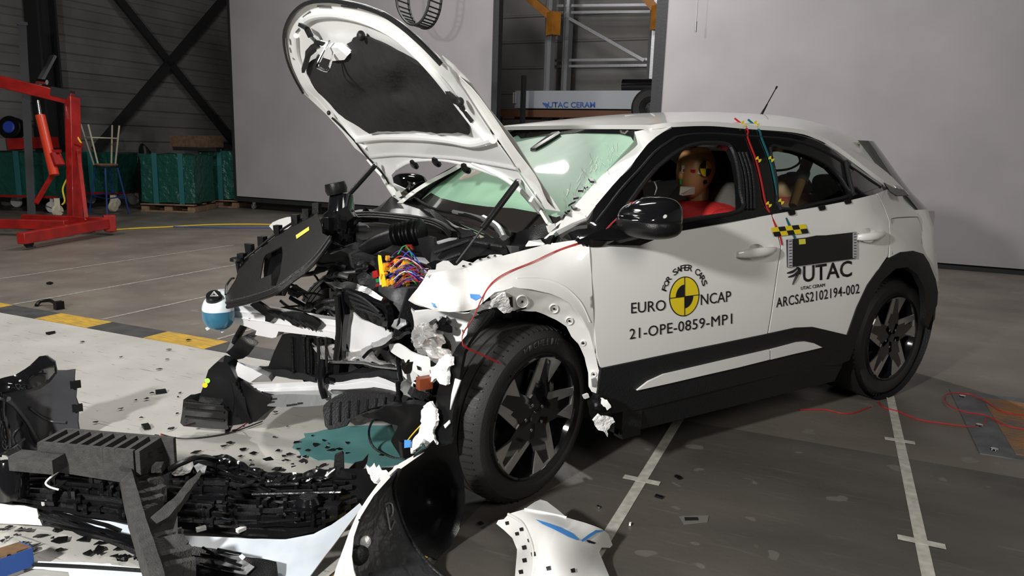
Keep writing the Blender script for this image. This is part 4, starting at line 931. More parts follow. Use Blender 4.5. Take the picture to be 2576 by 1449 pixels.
def hood_px(h=0, crown=.05):
    def g(px, py):
        t, y = .6, 0.0
        def e(t, y): q = PJ(hood_pt(t, y, h, crown)); return q[0]-px, q[1]-py
        for _ in range(12):
            a, b_ = e(t, y); a1, b1 = e(t+.004, y); a2, b2 = e(t, y+.004)
            J = ((a1-a)/.004, (a2-a)/.004, (b1-b_)/.004, (b2-b_)/.004); det = J[0]*J[3]-J[1]*J[2]
            if abs(det) < 1e-6: break
            dt = (-a*J[3]+b_*J[1])/det; dy = (-J[0]*b_+J[2]*a)/det
            t += max(-.25, min(.25, dt)); y += max(-.4, min(.4, dy))
            if abs(dt)+abs(dy) < 1e-5: break
        return hood_pt(t, y, h, crown)
    return g
INN = hood_px(-.0, .03)
ho = [(1003, 489), (985, 491), (964, 458), (937, 408), (892, 372), (861, 332), (820, 287), (762, 233), (740, 193), (722, 150), (711, 95), (722, 49), (745, 22), (775, 4), (810, -3), (850, -1), (883, 4), (919, 13), (964, 30), (1009, 58), (1054, 96), (1099, 140), (1130, 175), (1165, 230), (1200, 285), (1240, 345), (1280, 400), (1312, 450), (1340, 490), (1365, 520), (1392, 574), (1383, 574), (1345, 515), (1310, 462), (1280, 448), (1240, 436), (1190, 418), (1150, 408), (1100, 401), (1060, 402), (1030, 408), (1000, 424), (985, 440), (990, 462), (1020, 476)]
HOOD = pxsheet('hood', ho, INN, M['whitep'], car, step=13, solid=.004, auto=60)
# outer skin: a larger crowned panel behind the inner one, its flanks rolled down to the inner edge
oe = [(1009, 489), (988, 494), (962, 461), (934, 410), (889, 374), (858, 334), (817, 289), (759, 235), (737, 195), (718, 151), (708, 94), (719, 46), (743, 17), (774, -2), (811, -9), (852, -7), (886, -1), (922, 8), (967, 26), (1012, 54), (1056, 90), (1101, 130), (1144, 166), (1179, 202), (1233, 278), (1292, 350), (1350, 444), (1408, 532), (1372, 526), (1345, 488), (1318, 448), (1285, 398), (1245, 340), (1204, 278), (1168, 222), (1132, 166), (1112, 150)]
rim_t = []
skin = [];
ob = [(t, s) for t in [HL[-1]*k/22 for k in range(23)] for s in (0,)]
def half_w(t): return table([(0, .72), (.15, .745), (.5, .75), (.62, .735), (.72, .70), (.80, .655), (.88, .58), (.95, .47), (1.0, .34)], t/HL[-1])
V = []; nt_, ny = 26, 28
for i in range(nt_+1):
    t = HL[-1]*.94*i/nt_; W_ = half_w(t)*(1-.10*max(0, i/nt_-.6)/.4)
    for j in range(ny+1):
        s = 2*j/ny-1; y = s*W_; h = (.055-.055*abs(s)**6)*(1-.6*(i/nt_)**3)
        V.append(hood_pt(t, y, h, .03+.01))
FLP = [(1112, 141), (1144, 166), (1179, 202), (1233, 278), (1292, 350), (1350, 444), (1408, 532), (1372, 526), (1345, 488), (1318, 448), (1285, 398), (1245, 340), (1204, 278), (1168, 222), (1132, 172)]
qf = [(i*(ny+1)+j, i*(ny+1)+j+1, (i+1)*(ny+1)+j+1, (i+1)*(ny+1)+j) for i in range(nt_) for j in range(ny)]
qf = [q for q in qf if all(inside(PJ(V[i]), ho) or inside(PJ(V[i]), FLP) for i in q)]
us = sorted({i for q in qf for i in q}); mp_ = {i: k for k, i in enumerate(us)}
b = MB(); b.add([V[i] for i in us], [tuple(mp_[i] for i in q) for q in qf]); b.build('hood_skin', M['white'], HOOD, solid=.002)
# near flank of the skin
FL = surf([(1179, 204, INN(1175, 215)+Vector((.05, 0, .035))), (1233, 280, INN(1225, 290)+Vector((.05, 0, .035))), (1292, 352, INN(1282, 362)+Vector((.05, 0, .035))), (1408, 532, U(1408, 532, y=-.74)), (1372, 526, INN(1366, 520)), (1318, 448, INN(1312, 450)), (1245, 340, INN(1240, 345)), (1168, 222, INN(1165, 230)), (1112, 150, INN(1108, 150))])
pxsheet('hood_flank', [(1112, 141), (1144, 166), (1179, 202), (1233, 278), (1292, 350), (1350, 444), (1408, 532), (1372, 526), (1345, 488), (1318, 448), (1285, 398), (1245, 340), (1204, 278), (1168, 222), (1132, 172)], FL, M['white'], HOOD, step=12, solid=.003)
# insulation pad
pad = [(884, 104), (889, 96), (905, 92), (925, 95), (960, 110), (1010, 138), (1060, 168), (1088, 193), (1110, 215), (1140, 245), (1155, 262), (1165, 285), (1184, 309), (1170, 312), (1178, 340), (1162, 336), (1150, 333), (1110, 335), (1060, 333), (1040, 330), (1000, 331), (975, 329), (930, 336), (915, 326), (890, 312), (868, 300), (850, 286), (830, 262), (800, 232), (785, 210), (772, 185), (770, 165), (785, 150), (808, 140), (850, 142), (885, 128), (870, 112)]
PAD = surf([(x, y, hood_px(-.018, .03)(x, y)) for x, y in pad[::2]]+[(x, y, hood_px(-.05, .03)(x, y)) for x, y in ((900, 200), (1000, 250), (1080, 280), (950, 290), (860, 200), (980, 170))]+[(912, 246, hood_px(-.025, .03)(912, 246)), (1008, 232, hood_px(-.025, .03)(1008, 232)), (1160, 245, hood_px(-.02, .03)(1160, 245))])
pxsheet('insulation_pad', pad, PAD, M['pad'], HOOD, step=11, solid=.012, rough=.006, rs=14)
g = hood_px(-.03, .03)
def strip(pts, w_, m, name, h=-.012, parent=HOOD, th=.008):
    b = MB(); f = hood_px(h, .03); P = smooth_line([f(x, y) for x, y in pts], 3)
    for i in range(len(P)-1): b.bar(P[i], P[i+1], w_, th, up=(-1, 0, -.2))
    return b.build(name, m, parent)
strip([(762, 234), (740, 195), (722, 150), (714, 95), (726, 52), (750, 22), (780, 6), (830, 2), (883, 10), (919, 19), (964, 36), (1009, 66), (1040, 92), (1070, 120), (1110, 162)], .014, M['plast2'], 'edge_strip', th=.01)
strip([(835, 296), (860, 320), (890, 352), (915, 385), (940, 412), (962, 436), (978, 462)], .008, M['plast2'], 'side_seal')
for (x, y, w_) in ((908, 90, 13), (1157, 257, 12), (827, 284, 8)):
    b = MB(); b.ell(g(x, y), (.03*w_/24, .03*w_/24, .035*w_/24), nu=10, nv=8); b.build('rubber_buffer', M['plast2'], HOOD)
for x, y in ((1042, 414), (1098, 408), (1172, 424)):
    b = MB(); p = hood_px(-.015, .03)(x, y); b.lathe([(0, -.008), (.024, -.008), (.028, .004), (.016, .012), (0, .012)], p, (-.7, 0, -.6), n=7); b.build('drain_clip', M['plast'], HOOD, smooth=False)
# inner stamping ridges
def ridge(pts, r, h=-.004, m=None): 
    f = hood_px(h, .03); b = MB(); b.tube([f(x, y) for x, y in pts], r, 10, 5); return b.build('stamped_ridge', m or M['whitep'], HOOD)
ridge([(900, 352), (960, 345), (1050, 345), (1130, 352), (1190, 362), (1240, 350)], .017)
ridge([(930, 396), (1000, 390), (1080, 395), (1150, 400), (1230, 412), (1300, 425)], .006, m=mat('grey_fold', (.5, .5, .5), .5))  # thin fold in mid grey, darker than the other ridges
ridge([(760, 60), (790, 40), (850, 36), (930, 56), (1010, 100), (1090, 180), (1160, 270), (1230, 360)], .016)
ridge([(745, 90), (750, 140), (775, 195), (830, 262), (880, 330), (920, 372)], .012)
ridge([(925, 400), (950, 430), (975, 455), (990, 475)], .010)
ridge([(1190, 410), (1230, 428), (1275, 452), (1310, 480), (1345, 520)], .010)
ridge([(1000, 424), (1030, 408), (1075, 402), (1120, 403), (1180, 416), (1250, 440)], .009)
for x, y, x1, y1 in ((798, 16, 832, 18), (858, 15, 898, 20), (762, 44, 780, 30), (744, 82, 752, 72), (728, 98, 730, 112), (728, 120, 731, 132), (736, 146, 740, 150)):
    strip([(x, y), (x1, y1)], .006, mat('dark_slot', (.1, .1, .1), .6) if 'dark_slot' not in bpy.data.materials else bpy.data.materials['dark_slot'], 'slot', -.004, th=.002)
# striker: bracket, hook wire, lever
f = hood_px(-.045, .03); b = MB(); b.poly([hood_px(-.02, .03)(x, y) for x, y in ((808, 100), (830, 108), (860, 108), (885, 128), (878, 138), (850, 142), (820, 132), (808, 118))], (-.02, 0, -.02)); b.build('striker_bracket', M['whitep'], HOOD, rough=.003)
b = MB(); h2 = hood_px(-.035, .03)(830, 103); pts = [h2, at_depth(800, 162, h2+Vector((-.08, 0, -.06))), at_depth(805, 172, h2+Vector((-.09, 0, -.07))), at_depth(820, 178, h2+Vector((-.09, 0, -.07))), at_depth(828, 172, h2+Vector((-.09, 0, -.07))), hood_px(-.03, .03)(841, 125)]
b.tube(pts, .006, 8, 4); b.build('striker_hook', M['chrome'], HOOD)
b = MB(); f = hood_px(-.04, .03); P = [f(x, y) for x, y in ((755, 62), (772, 72), (782, 92), (795, 105), (812, 110))]; 
for i in range(len(P)-1): b.bar(P[i], P[i+1], .02, .014)
b.build('latch_lever', M['plast2'], HOOD)
b = MB(); P = [f(x, y) for x, y in ((808, 112), (790, 120), (775, 135), (772, 150), (762, 178))]
for i in range(len(P)-1): b.bar(P[i], P[i+1], .032-.005*i, .02, w2=.027-.005*i)
b.build('latch_lever', M['plast2'], HOOD)
# hinges and gas struts
b = MB(); P = [INN(1340, 495), INN(1362, 528), U(1384, 565, y=-.68), U(1392, 592, y=-.69), U(1384, 590, y=-.69)]
for i in range(len(P)-1): b.bar(P[i], P[i+1], .045-.006*i, .012, up=(0, 1, 0), w2=.04-.006*i)
b.build('hinge', M['white'], HOOD)
b = MB(); P = [INN(975, 462), U(995, 492, y=.67), U(1008, 486, y=.66)]
for i in range(len(P)-1): b.bar(P[i], P[i+1], .03, .012, up=(0, 1, 0))
b.build('hinge', M['white'], HOOD)
def strut(a, m_, c, name='gas_strut'):
    b = MB(); b.tube([a, m_], .0125, 14, 0); o = b.build(name, M['plast'], car); b = MB(); b.tube([m_, c], .0045, 8, 0); b.build('strut_rod', M['dsteel'], o); b = MB(); b.ell(a, (.014, .014, .014), nu=10, nv=8); b.build('ball_joint', M['chrome'], o)
sa, sc = U(1302, 458, y=-.62), U(1148, 662, y=-.62); strut(sa, lerp(sa, sc, .58), sc)
sa, sc = U(945, 415, y=.62), U(852, 518, y=.62); strut(sa, lerp(sa, sc, .82), sc)

# ================================================================ interior
b = MB(); 
for s in (-.36, .36):
    o_ = MB(); vv, ff = superell((1.05, s, .52), (.27, .26, .10), .6); o_.add(vv, ff); o_.build('seat_cushion', M['seat'], car)
    o_ = MB(); vv, ff = superell((1.38, s, .86), (.09, .25, .34), .6, fn=lambda v: v+Vector((v.z*.25, 0, 0))); o_.add(vv, ff); o_.build('seat_back', M['seat'], car)
    o_ = MB(); vv, ff = superell((1.50, s, 1.25), (.05, .13, .09), .6); o_.add(vv, ff); o_.build('head_rest', M['plast'], car)
o_ = MB(); vv, ff = superell((2.15, 0, .55), (.26, .62, .10), .5); o_.add(vv, ff); o_.build('rear_bench', M['seat'], car)
o_ = MB(); vv, ff = superell((2.42, 0, .88), (.10, .62, .28), .5); o_.add(vv, ff); o_.build('rear_bench_back', M['plast'], car)
for s in (-.38, .38):
    o_ = MB(); vv, ff = superell((2.46, s, 1.17), (.05, .12, .06), .6); o_.add(vv, ff); o_.build('rear_head_rest', M['plast'], car)
o_ = MB(); vv, ff = superell((.50, 0, .90), (.20, .70, .13), .5); o_.add(vv, ff); o_.build('dashboard', M['trim'], car)
V = []
o_ = MB(); o_.poly([(.95, -.52, 1.40), (2.5, -.52, 1.40), (2.5, .52, 1.40), (.95, .52, 1.40)], (0, 0, .01)); o_.build('headliner', M['liner'], car)
o_ = MB(); P = [Vector((.78+.17*math.cos(a)*.25, -.37+.18*math.sin(a), .93+.18*math.cos(a))) for a in [2*PI*i/24 for i in range(25)]]; o_.tube(P, .014, 8, 0); o_.bar((.79, -.37, .93), (.62, -.37, .86), .05, .05); o_.bar((.78, -.53, .93), (.78, -.21, .93), .02, .04); o_.build('steering_wheel', M['plast'], car)
o_ = MB(); vv, ff = superell((.66, -.36, 1.05), (.12, .26, .2), .8); o_.add(vv, ff); o_.build('airbag', mat('airbag_cloth', (.50, .46, .38), .85, bump=.6, bs=12, bd=.03), car, rough=.02, rs=5)
o_ = MB(); vv, ff = superell((.62, .36, 1.02), (.16, .28, .2), .8); o_.add(vv, ff); o_.build('airbag', bpy.data.materials['airbag_cloth'], car, rough=.02, rs=5)
# far side inner door trims so the cabin is closed
o_ = MB(); o_.poly([(.55, .80, .3), (2.0, .80, .3), (2.0, .80, 1.0), (.55, .80, 1.0)], (0, .03, 0)); o_.build('door_trim', M['trim'], car)
o_ = MB(); o_.poly([(.55, -.80, .3), (1.95, -.80, .3), (1.95, -.80, 1.0), (.55, -.80, .96)], (0, -.03, 0)); o_.build('door_trim', M['trim'], car)
# crash dummies
def checker_disc(c, n, r, parent, name='target_mark', m1=None):
    n = Vector(n).normalized(); e = Vector((0, 0, 1)); e = (e-n*e.dot(n)).normalized(); f_ = n.cross(e)
    for k in range(4):
        b = MB(); pts = [c]+[c+(e*math.cos(a)+f_*math.sin(a))*r for a in [PI/2*(k+i/6) for i in range(7)]]; b.poly(pts, n*.002); b.build(name, M['yellow'] if k % 2 else M['black'], parent, smooth=False)
hc = U(1750, 432, y=-.40)
DM = thing('crash_test_dummy', 'brown crash test dummy in a red shirt sitting in the driver seat', 'dummy', (hc.x+.1, -.38, .6))
def headfn(v):
    w_ = Vector(v)
    if v.z < 0: w_.x -= .025*(-v.z/.13); w_.x *= 1-.25*(-v.z/.13); w_.y *= 1-.25*(-v.z/.13)
    if v.x < -.06 and v.z > -.05: w_.x += (.0)
    return w_
b = MB(); vv, ff = superell(hc, (.100, .078, .128), .86, fn=headfn); b.add(vv, ff); b.ell(hc+Vector((-.104, 0, -.02)), (.014, .014, .022), nu=10, nv=8)
b.tube([hc+Vector((.03, 0, -.08)), hc+Vector((.05, 0, -.22))], .05, 14, 0)
b.build('head', M['skin'], DM, auto=0)
b = MB(); vv, ff = superell((hc.x+.05, -.41, hc.z-.33), (.14, .23, .195), .62, fn=lambda v: v+Vector((v.z*.1, 0, 0))); b.add(vv, ff); TOR = b.build('torso', M['shirt'], DM, rough=.012, rs=9, auto=0)
b = MB(); vv, ff = superell((hc.x+.03, -.60, hc.z-.25), (.10, .09, .085), .8); b.add(vv, ff); b.tube([(hc.x+.06, -.58, hc.z-.26), (hc.x-.02, -.62, hc.z-.42), (hc.x-.22, -.5, hc.z-.40)], .05, 12); b.build('arm', M['shirt'], DM, rough=.008, auto=0)
b = MB(); b.tube([(hc.x+.12, -.30, hc.z-.55), (hc.x-.20, -.28, hc.z-.50), (hc.x-.55, -.28, hc.z-.60)], .075, 12); b.build('leg', M['skin'], DM)
b = MB(); b.tube([(hc.x+.12, -.46, hc.z-.55), (hc.x-.20, -.48, hc.z-.50), (hc.x-.55, -.48, hc.z-.60)], .075, 12); b.build('leg', M['skin'], DM)
b = MB(); P = [Vector((hc.x+.14, -.56, hc.z-.16)), Vector((hc.x+.0, -.50, hc.z-.19)), Vector((hc.x-.05, -.38, hc.z-.34)), Vector((hc.x-.05, -.22, hc.z-.50))]
for i in range(3): b.bar(P[i], P[i+1], .045, .006, up=(-1, 0, .3))
tag(b.build('seat_belt', M['plast'], None), 'black seat belt across the red shirt of the dummy', 'seat belt')
checker_disc(hc+Vector((-.022, -.082, .018)), (0, -1, .05), .038, DM)
hs = lambda dx, dz, o_=0: hc+Vector((dx, -.0805-o_, dz))
def headpatch(pts, m, name, o_=0.001):
    b = MB(); V = []
    for x, z in pts:
        f_ = max(0, 1-(abs(x)/.1)**2.4-(abs(z)/.13)**2.6)**(1/2.4); x -= .02; V.append(hc+Vector((x, -.078*max(0, 1-(abs(x)/.1)**2.4-(abs(z)/.13)**2.6)**(1/2.4)-.006-o_, z)))
    b.poly(V, (0, .004, 0)); b.build(name, m, DM, smooth=False)
headpatch([(-.085, .03), (-.02, .028), (.0, .028), (.0, -.008), (-.03, -.01), (-.085, -.006)], mat('dummy_tape', (.6, .58, .5), .7), 'face_tape')
headpatch([(-.082, .012), (-.055, .012), (-.055, -.002), (-.082, -.001)], M['red'], 'red_mark', .004)
headpatch([(-.095, -.01), (-.08, -.01), (-.078, -.06), (-.09, -.06)], M['green'], 'green_mark')
headpatch([(-.083, -.07), (-.045, -.07), (-.03, -.105), (-.06, -.115), (-.085, -.11)], bpy.data.materials['dummy_tape'], 'chin_tape')
b = MB(); b.lathe([(0, .002), (.010, .002), (.010, -.004)], hc+Vector((-.01, -.076, -.045)), (0, -1, 0), n=14); b.build('ear_hole', M['black'], DM)
b = MB(); b.tube([hc+Vector((.085, -.03, -.05)), hc+Vector((.1, -.05, -.10)), hc+Vector((.08, -.05, -.15)), hc+Vector((.10, -.05, -.22))], .012, 8); b.build('neck_cable', M['black'], DM)
h2 = U(1842, 432, y=.05)
D2 = thing('crash_test_dummy', 'dummy face with a yellow and red mark seen behind the driver headrest', 'dummy', (h2.x, h2.y, .6))
b = MB(); b.ell(h2, (.085, .07, .11)); b.tube([h2, h2-Vector((0, 0, .2))], .045, 12, 0); b.build('head', M['skinl'], D2, auto=0)
b = MB(); vv, ff = superell(h2-Vector((-.05, 0, .38)), (.11, .19, .2), .8); b.add(vv, ff); b.build('torso', M['seat'], D2)
b = MB(); b.ell(h2+Vector((-.03, -.055, .0)), (.05, .03, .06), nu=12, nv=10); b.build('yellow_mark', M['yellow'], D2)
b = MB(); b.ell(h2+Vector((-.01, -.08, -.02)), (.02, .01, .02), nu=12, nv=8); b.build('red_mark', M['red'], D2)
h3 = U(1990, 470, y=-.36)
D3 = thing('crash_test_dummy', 'pale orange child dummy lying in the rear seat behind the rear door window', 'dummy', (h3.x, h3.y, .6))
b = MB(); b.ell(h3, (.13, .10, .075)); b.build('head', M['skinl'], D3, auto=0)
b = MB(); vv, ff = superell(h3-Vector((0, 0, .17)), (.14, .16, .13), .7); b.add(vv, ff); b.build('torso', mat('dark_patterned_cloth', (.10, .12, .08), .8, col2=(.35, .05, .04), vs=9), D3)
b = MB(); b.tube([h3+Vector((-.04, -.1, -.05)), h3+Vector((.06, -.1, -.06))], .03, 8, 0); b.build('red_collar', M['redp'], D3)
b = MB(); a, c = U(2032, 402, y=-.52), U(1994, 518, y=-.60); b.tube([a, lerp(a, c, .4), c], lambda t: .032-.012*t, 12); b.build('arm', M['skin'], D3)
b = MB(); b.tube([lerp(a, c, .28), lerp(a, c, .48)], .034, 12, 0); b.build('elbow_joint', M['steel'], D3)
b = MB(); b.ell(h3+Vector((-.01, -.02, .072)), (.05, .04, .012), nu=12, nv=8); b.build('blue_mark', M['blue'], D3)
b = MB(); a, c = U(1940, 430, y=-.5), U(2010, 398, y=-.45); b.tube([U(1940, 430, y=-.5), U(1985, 425, y=-.5), U(2012, 408, y=-.45), U(2005, 385, y=-.45)], .006, 8); tag(b.build('hanging_cable', M['black'], None), 'black cable loop hanging in the rear window of the white car', 'cable')
# ================================================================ the torn front of the car
def plane3(a, b, c): return P3(a, b, c)
def plate(name, px, f, m, parent=car, th=.006, rough=.006, rs=12, step=10, **k): return pxsheet(name, px, f, m, parent, step=step, solid=th, rough=rough, rs=rs, auto=30, **k)
def hose(pts, r, m, name='hose', parent=car, n=10, sm=6): b = MB(); b.tube([Vector(p) for p in pts], r, n, sm); return b.build(name, m, parent)
# firewall and bay
b = MB(); b.poly([(.30, -.50, .25), (.30, .50, .25), (.30, .66, .98), (.30, -.62, .98)], (.03, 0, 0)); b.build('firewall', M['plast2'], car)
o = MB(); vv, ff = superell((-.05, .02, .58), (.24, .42, .24), .35, 30, 20); o.add(vv, ff); o.build('engine_block', M['dsteel'], car, rough=.03, rs=7, auto=30)
# left fender
FE = surf([Y(1029, 752, -.72), Y(1045, 735, -.70), Y(1077, 687, -.72), Y(1159, 672, -.73), Y(1266, 643, -.73), Y(1377, 614, -.75), Y(1481, 604, -.855), Y(1488, 691, -.88), Y(1496, 860, -.878), Y(1464, 798, -.893), Y(1386, 738, -.895), Y(1338, 727, -.895), Y(1266, 730, -.885), Y(1200, 760, -.85), Y(1169, 783, -.84), Y(1097, 783, -.78),
           Y(1080, 745, -.735), Y(1125, 743, -.790), Y(1175, 746, -.828), Y(1120, 715, -.79), Y(1220, 700, -.825), Y(1300, 680, -.835), Y(1400, 680, -.86), Y(1090, 768, -.785), Y(1150, 772, -.845)])
fo = [(1029, 752), (1037, 741), (1050, 726), (1066, 703), (1072, 690), (1100, 684), (1130, 679), (1159, 672), (1210, 658), (1266, 643), (1320, 629), (1377, 614), (1430, 606), (1479, 601), (1482, 620), (1488, 691), (1493, 788), (1497, 875), (1496, 888), (1483, 836), (1464, 798), (1435, 764), (1410, 749), (1386, 739), (1338, 728), (1290, 723), (1266, 731), (1245, 735), (1225, 752), (1196, 777), (1169, 783), (1130, 785), (1097, 782), (1070, 772), (1045, 762)]
FN = pxsheet('front_fender', fo, FE, M['white'], car, step=9, solid=.008)
FNR = mirrored(FN)
# raised white fold line over the wheel arch
for pts, r in ((((1300, 700), (1360, 700), (1415, 718), (1460, 760), (1484, 810)), .0025),):
    b = MB(); b.tube([lift(FE, .001)(x, y) for x, y in pts], r, 8, 5); b.build('fold', M['white'], FN)
pxsheet('blue_paint_mark', [(1182, 740), (1205, 741), (1212, 748), (1196, 756), (1184, 750)], lift(FE, .003), M['blue'], FN, step=8, solid=.0005)
pxsheet('blue_paint_mark', [(1085, 762), (1092, 764), (1098, 772), (1090, 771)], lift(FE, .003), M['blue'], FN, step=8, solid=.0005)
# bolt rail on top of the fender
RL = surf([Y(1070, 690, -.72), Y(1377, 612, -.74), Y(1120, 660, -.66), Y(1300, 625, -.69), Y(1200, 645, -.67), Y(1080, 670, -.66)])
plate('fender_rail', [(1070, 695), (1078, 680), (1096, 678), (1098, 665), (1115, 656), (1128, 656), (1142, 668), (1150, 668), (1165, 655), (1178, 658), (1190, 660), (1200, 652), (1222, 648), (1232, 640), (1262, 641), (1268, 645), (1160, 674), (1100, 686)], RL, M['white'], FN, .004, .003, 15)
plate('fender_rail', [(1322, 618), (1330, 606), (1378, 600), (1384, 608), (1372, 614)], RL, M['white'], FN, .004, .0)
for x, y in ((1166, 672), (1182, 667), (1208, 655), (1228, 650), (1245, 646)):
    pxsheet('bolt_hole', [(x-3, y-2), (x+3, y-3), (x+3, y+1), (x-3, y+2)], lift(RL, .004), M['black'], FN, step=8, solid=.0005)
# arch flange with pressed holes
FG = surf([Y(1270, 730, -.885), Y(1338, 727, -.89), Y(1386, 739, -.89), Y(1464, 798, -.885), Y(1496, 888, -.875), Y(1510, 945, -.87), Y(1506, 984, -.865), Y(1270, 774, -.835), Y(1348, 783, -.835), Y(1396, 803, -.835), Y(1437, 846, -.84), Y(1471, 899, -.84), Y(1478, 938, -.84), Y(1483, 972, -.85), Y(1232, 770, -.83)])
flo = [(1290, 723), (1338, 728), (1386, 739), (1410, 749), (1435, 764), (1464, 798), (1483, 836), (1496, 888), (1502, 909), (1510, 943), (1512, 986), (1504, 992), (1488, 986), (1481, 972), (1480, 938), (1471, 899), (1454, 865), (1437, 846), (1425, 822), (1396, 803), (1348, 783), (1290, 783), (1275, 776), (1262, 768), (1240, 766), (1232, 749), (1250, 738), (1266, 731)]
AF = plate('arch_flange', flo, FG, M['white'], car, .004, .003, 16, 8)
for x, y, r in ((1313, 757, 15), (1393, 775, 11), (1432, 806, 9), (1467, 862, 6), (1493, 941, 7)):
    P = [(x+r*math.cos(2*PI*i/16), y+r*math.sin(2*PI*i/16)) for i in range(16)]
    b = MB(); b.tube(smooth_line([lift(FG, .003)(*p) for p in P], 1, True)+[lift(FG, .003)(*P[0])], .0022, 6, 0); b.build('pressed_ring', M['white'], AF)
    P = [(x+3*math.cos(2*PI*i/10), y+3*math.sin(2*PI*i/10)) for i in range(10)]; pxsheet('hole', P, lift(FG, .0045), M['black'], AF, step=8, solid=.0005)
pxsheet('hole', [(1276, 747), (1288, 745), (1290, 772), (1280, 770)], lift(FG, .004), M['black'], AF, step=8, solid=.001)
pxsheet('slot', [(1487, 952), (1499, 950), (1502, 962), (1498, 974), (1489, 972)], lift(FG, .004), M['steel'], AF, step=8, solid=.001)
plate('torn_flange_front', [(1232, 750), (1255, 735), (1268, 731), (1270, 742), (1286, 774), (1276, 784), (1255, 775), (1235, 768), (1215, 772), (1190, 790), (1180, 782), (1205, 768)], lift(FG, .01), M['torn'], AF, .006, .012, 25, jag=2)
# wheel arch liner behind the flange
b = MB(); b.lathe([(.40, .02), (.42, .16), (.42, .36)], (.10, -.86, .38), (0, 1, 0), n=30, a0=-PI*.60, a1=PI*.02, xdir=(1, 0, 0)); 
b.v = [Vector(v) for v in b.v]; b.build('wheel_liner', M['plast2'], car, solid=.006)
b = MB(); b.poly([(.02, -.50, .25), (.55, -.50, .25), (.55, -.50, .80), (-.28, -.50, .80), (-.35, -.50, .6)], (0, .01, 0)); b.build('inner_wing', M['plast2'], car)
b = MB(); b.poly([(.49, -.86, .22), (.49, -.50, .22), (.49, -.50, .75), (.49, -.86, .60)], (.02, 0, 0)); b.build('inner_wing', M['plast2'], car)
b = MB(); b.poly([(.50, -.855, .18), (.60, -.855, .18), (.60, -.86, .52), (.50, -.86, .50)], (0, .05, 0)); b.build('sill_front', M['plast2'], car)

# cowl and scuttle
CO = surf([(1055, 508, WS(1055, 508)+Vector((-.03, 0, 0))), (1150, 560, WS(1150, 560)+Vector((-.03, 0, 0))), (1240, 598, WS(1240, 598)+Vector((-.03, 0, 0))), (1395, 590, WS(1395, 590)+Vector((-.03, 0, 0))), Y(850, 540, .62), Y(935, 525, .68), (1000, 545, U(1000, 545, z=.98)), (1150, 590, U(1150, 590, z=.93)), (1290, 640, U(1290, 640, z=.92))])
plate('cowl_panel', [(868, 542), (935, 528), (960, 512), (990, 490), (1060, 498), (1062, 506), (1100, 538), (1160, 565), (1240, 598), (1330, 606), (1395, 590), (1386, 612), (1300, 640), (1270, 650), (1210, 640), (1120, 590), (1060, 566), (950, 556), (880, 556)], CO, M['plast'], car, .008, .006, 9, 14)
RB = surf([Y(862, 545, .60), Y(934, 540, .42), Y(1004, 548, .22), Y(1078, 556, .0), Y(1133, 575, -.15), Y(1004, 570, .20), Y(867, 560, .58), Y(1078, 580, -.01)])
rail = plate('bulkhead_seal', [(860, 537), (900, 532), (934, 531), (970, 534), (1004, 537), (1045, 541), (1078, 547), (1110, 560), (1136, 580), (1140, 600), (1120, 592), (1078, 577), (1004, 566), (929, 557), (867, 552)], RB, M['plast'], car, .03, .002)
for k in range(3):
    b = MB(); b.tube([lift(RB, .006)(x, y+6*k) for x, y in ((862, 538), (934, 535), (1004, 541), (1078, 551), (1118, 568), (1138, 590))], .006, 6, 5); b.build('seal_rib', M['plast'], rail)
plate('wiper_grille', [(1120, 558), (1128, 556), (1200, 588), (1226, 602), (1215, 606), (1180, 598), (1150, 580)], lift(CO, .02), mat('dusty_grille', (.32, .30, .25), .7), car, .004, 0)
b = MB()
for k in range(14): t = k/13; b.bar(lift(CO, .025)(lerp(1126, 1212, t), lerp(557, 598, t)), lift(CO, .025)(lerp(1132, 1216, t), lerp(566, 606, t)), .004, .004)
b.build('grille_bars', M['plast'], car); bpy.data.objects['grille_bars']['kind'] = 'stuff'
plate('cowl_edge', [(1085, 545), (1096, 540), (1215, 600), (1160, 612), (1120, 585)], lift(CO, .03), M['plast2'], car, .006, .003)
plate('cowl_end_cover', [(1275, 600), (1309, 580), (1345, 568), (1370, 558), (1384, 590), (1370, 616), (1330, 628), (1290, 640), (1272, 625)], surf([Y(1275, 610, -.52), Y(1384, 585, -.68), Y(1330, 600, -.62), Y(1290, 636, -.56)]), M['plast'], car, .02, .014, 8)
plate('wing_cover', [(1385, 590), (1470, 545), (1476, 552), (1440, 566), (1400, 586), (1388, 606), (1370, 604)], lift(PIL, .01), M['white'], car, .012, .0)
hose([U(1290, 640, y=-.5), U(1320, 615, y=-.55), U(1345, 585, y=-.6), U(1350, 575, y=-.6)], .02, M['plast'])
plate('right_wing_edge', [(845, 545), (862, 537), (905, 527), (935, 527), (940, 531), (870, 541), (852, 548)], surf([Y(862, 540, .72), Y(935, 530, .72), Y(900, 535, .7)]), M['white'], car, .006, 0)

# right fender nose tip seen beyond the cover panel
plate('right_fender_nose', [(678, 568), (685, 560), (702, 552), (722, 546), (746, 544), (742, 560), (720, 578), (694, 584)], surf([Y(680, 568, .80), Y(746, 545, .84), Y(700, 590, .78)]), M['white'], car, .006, .001)
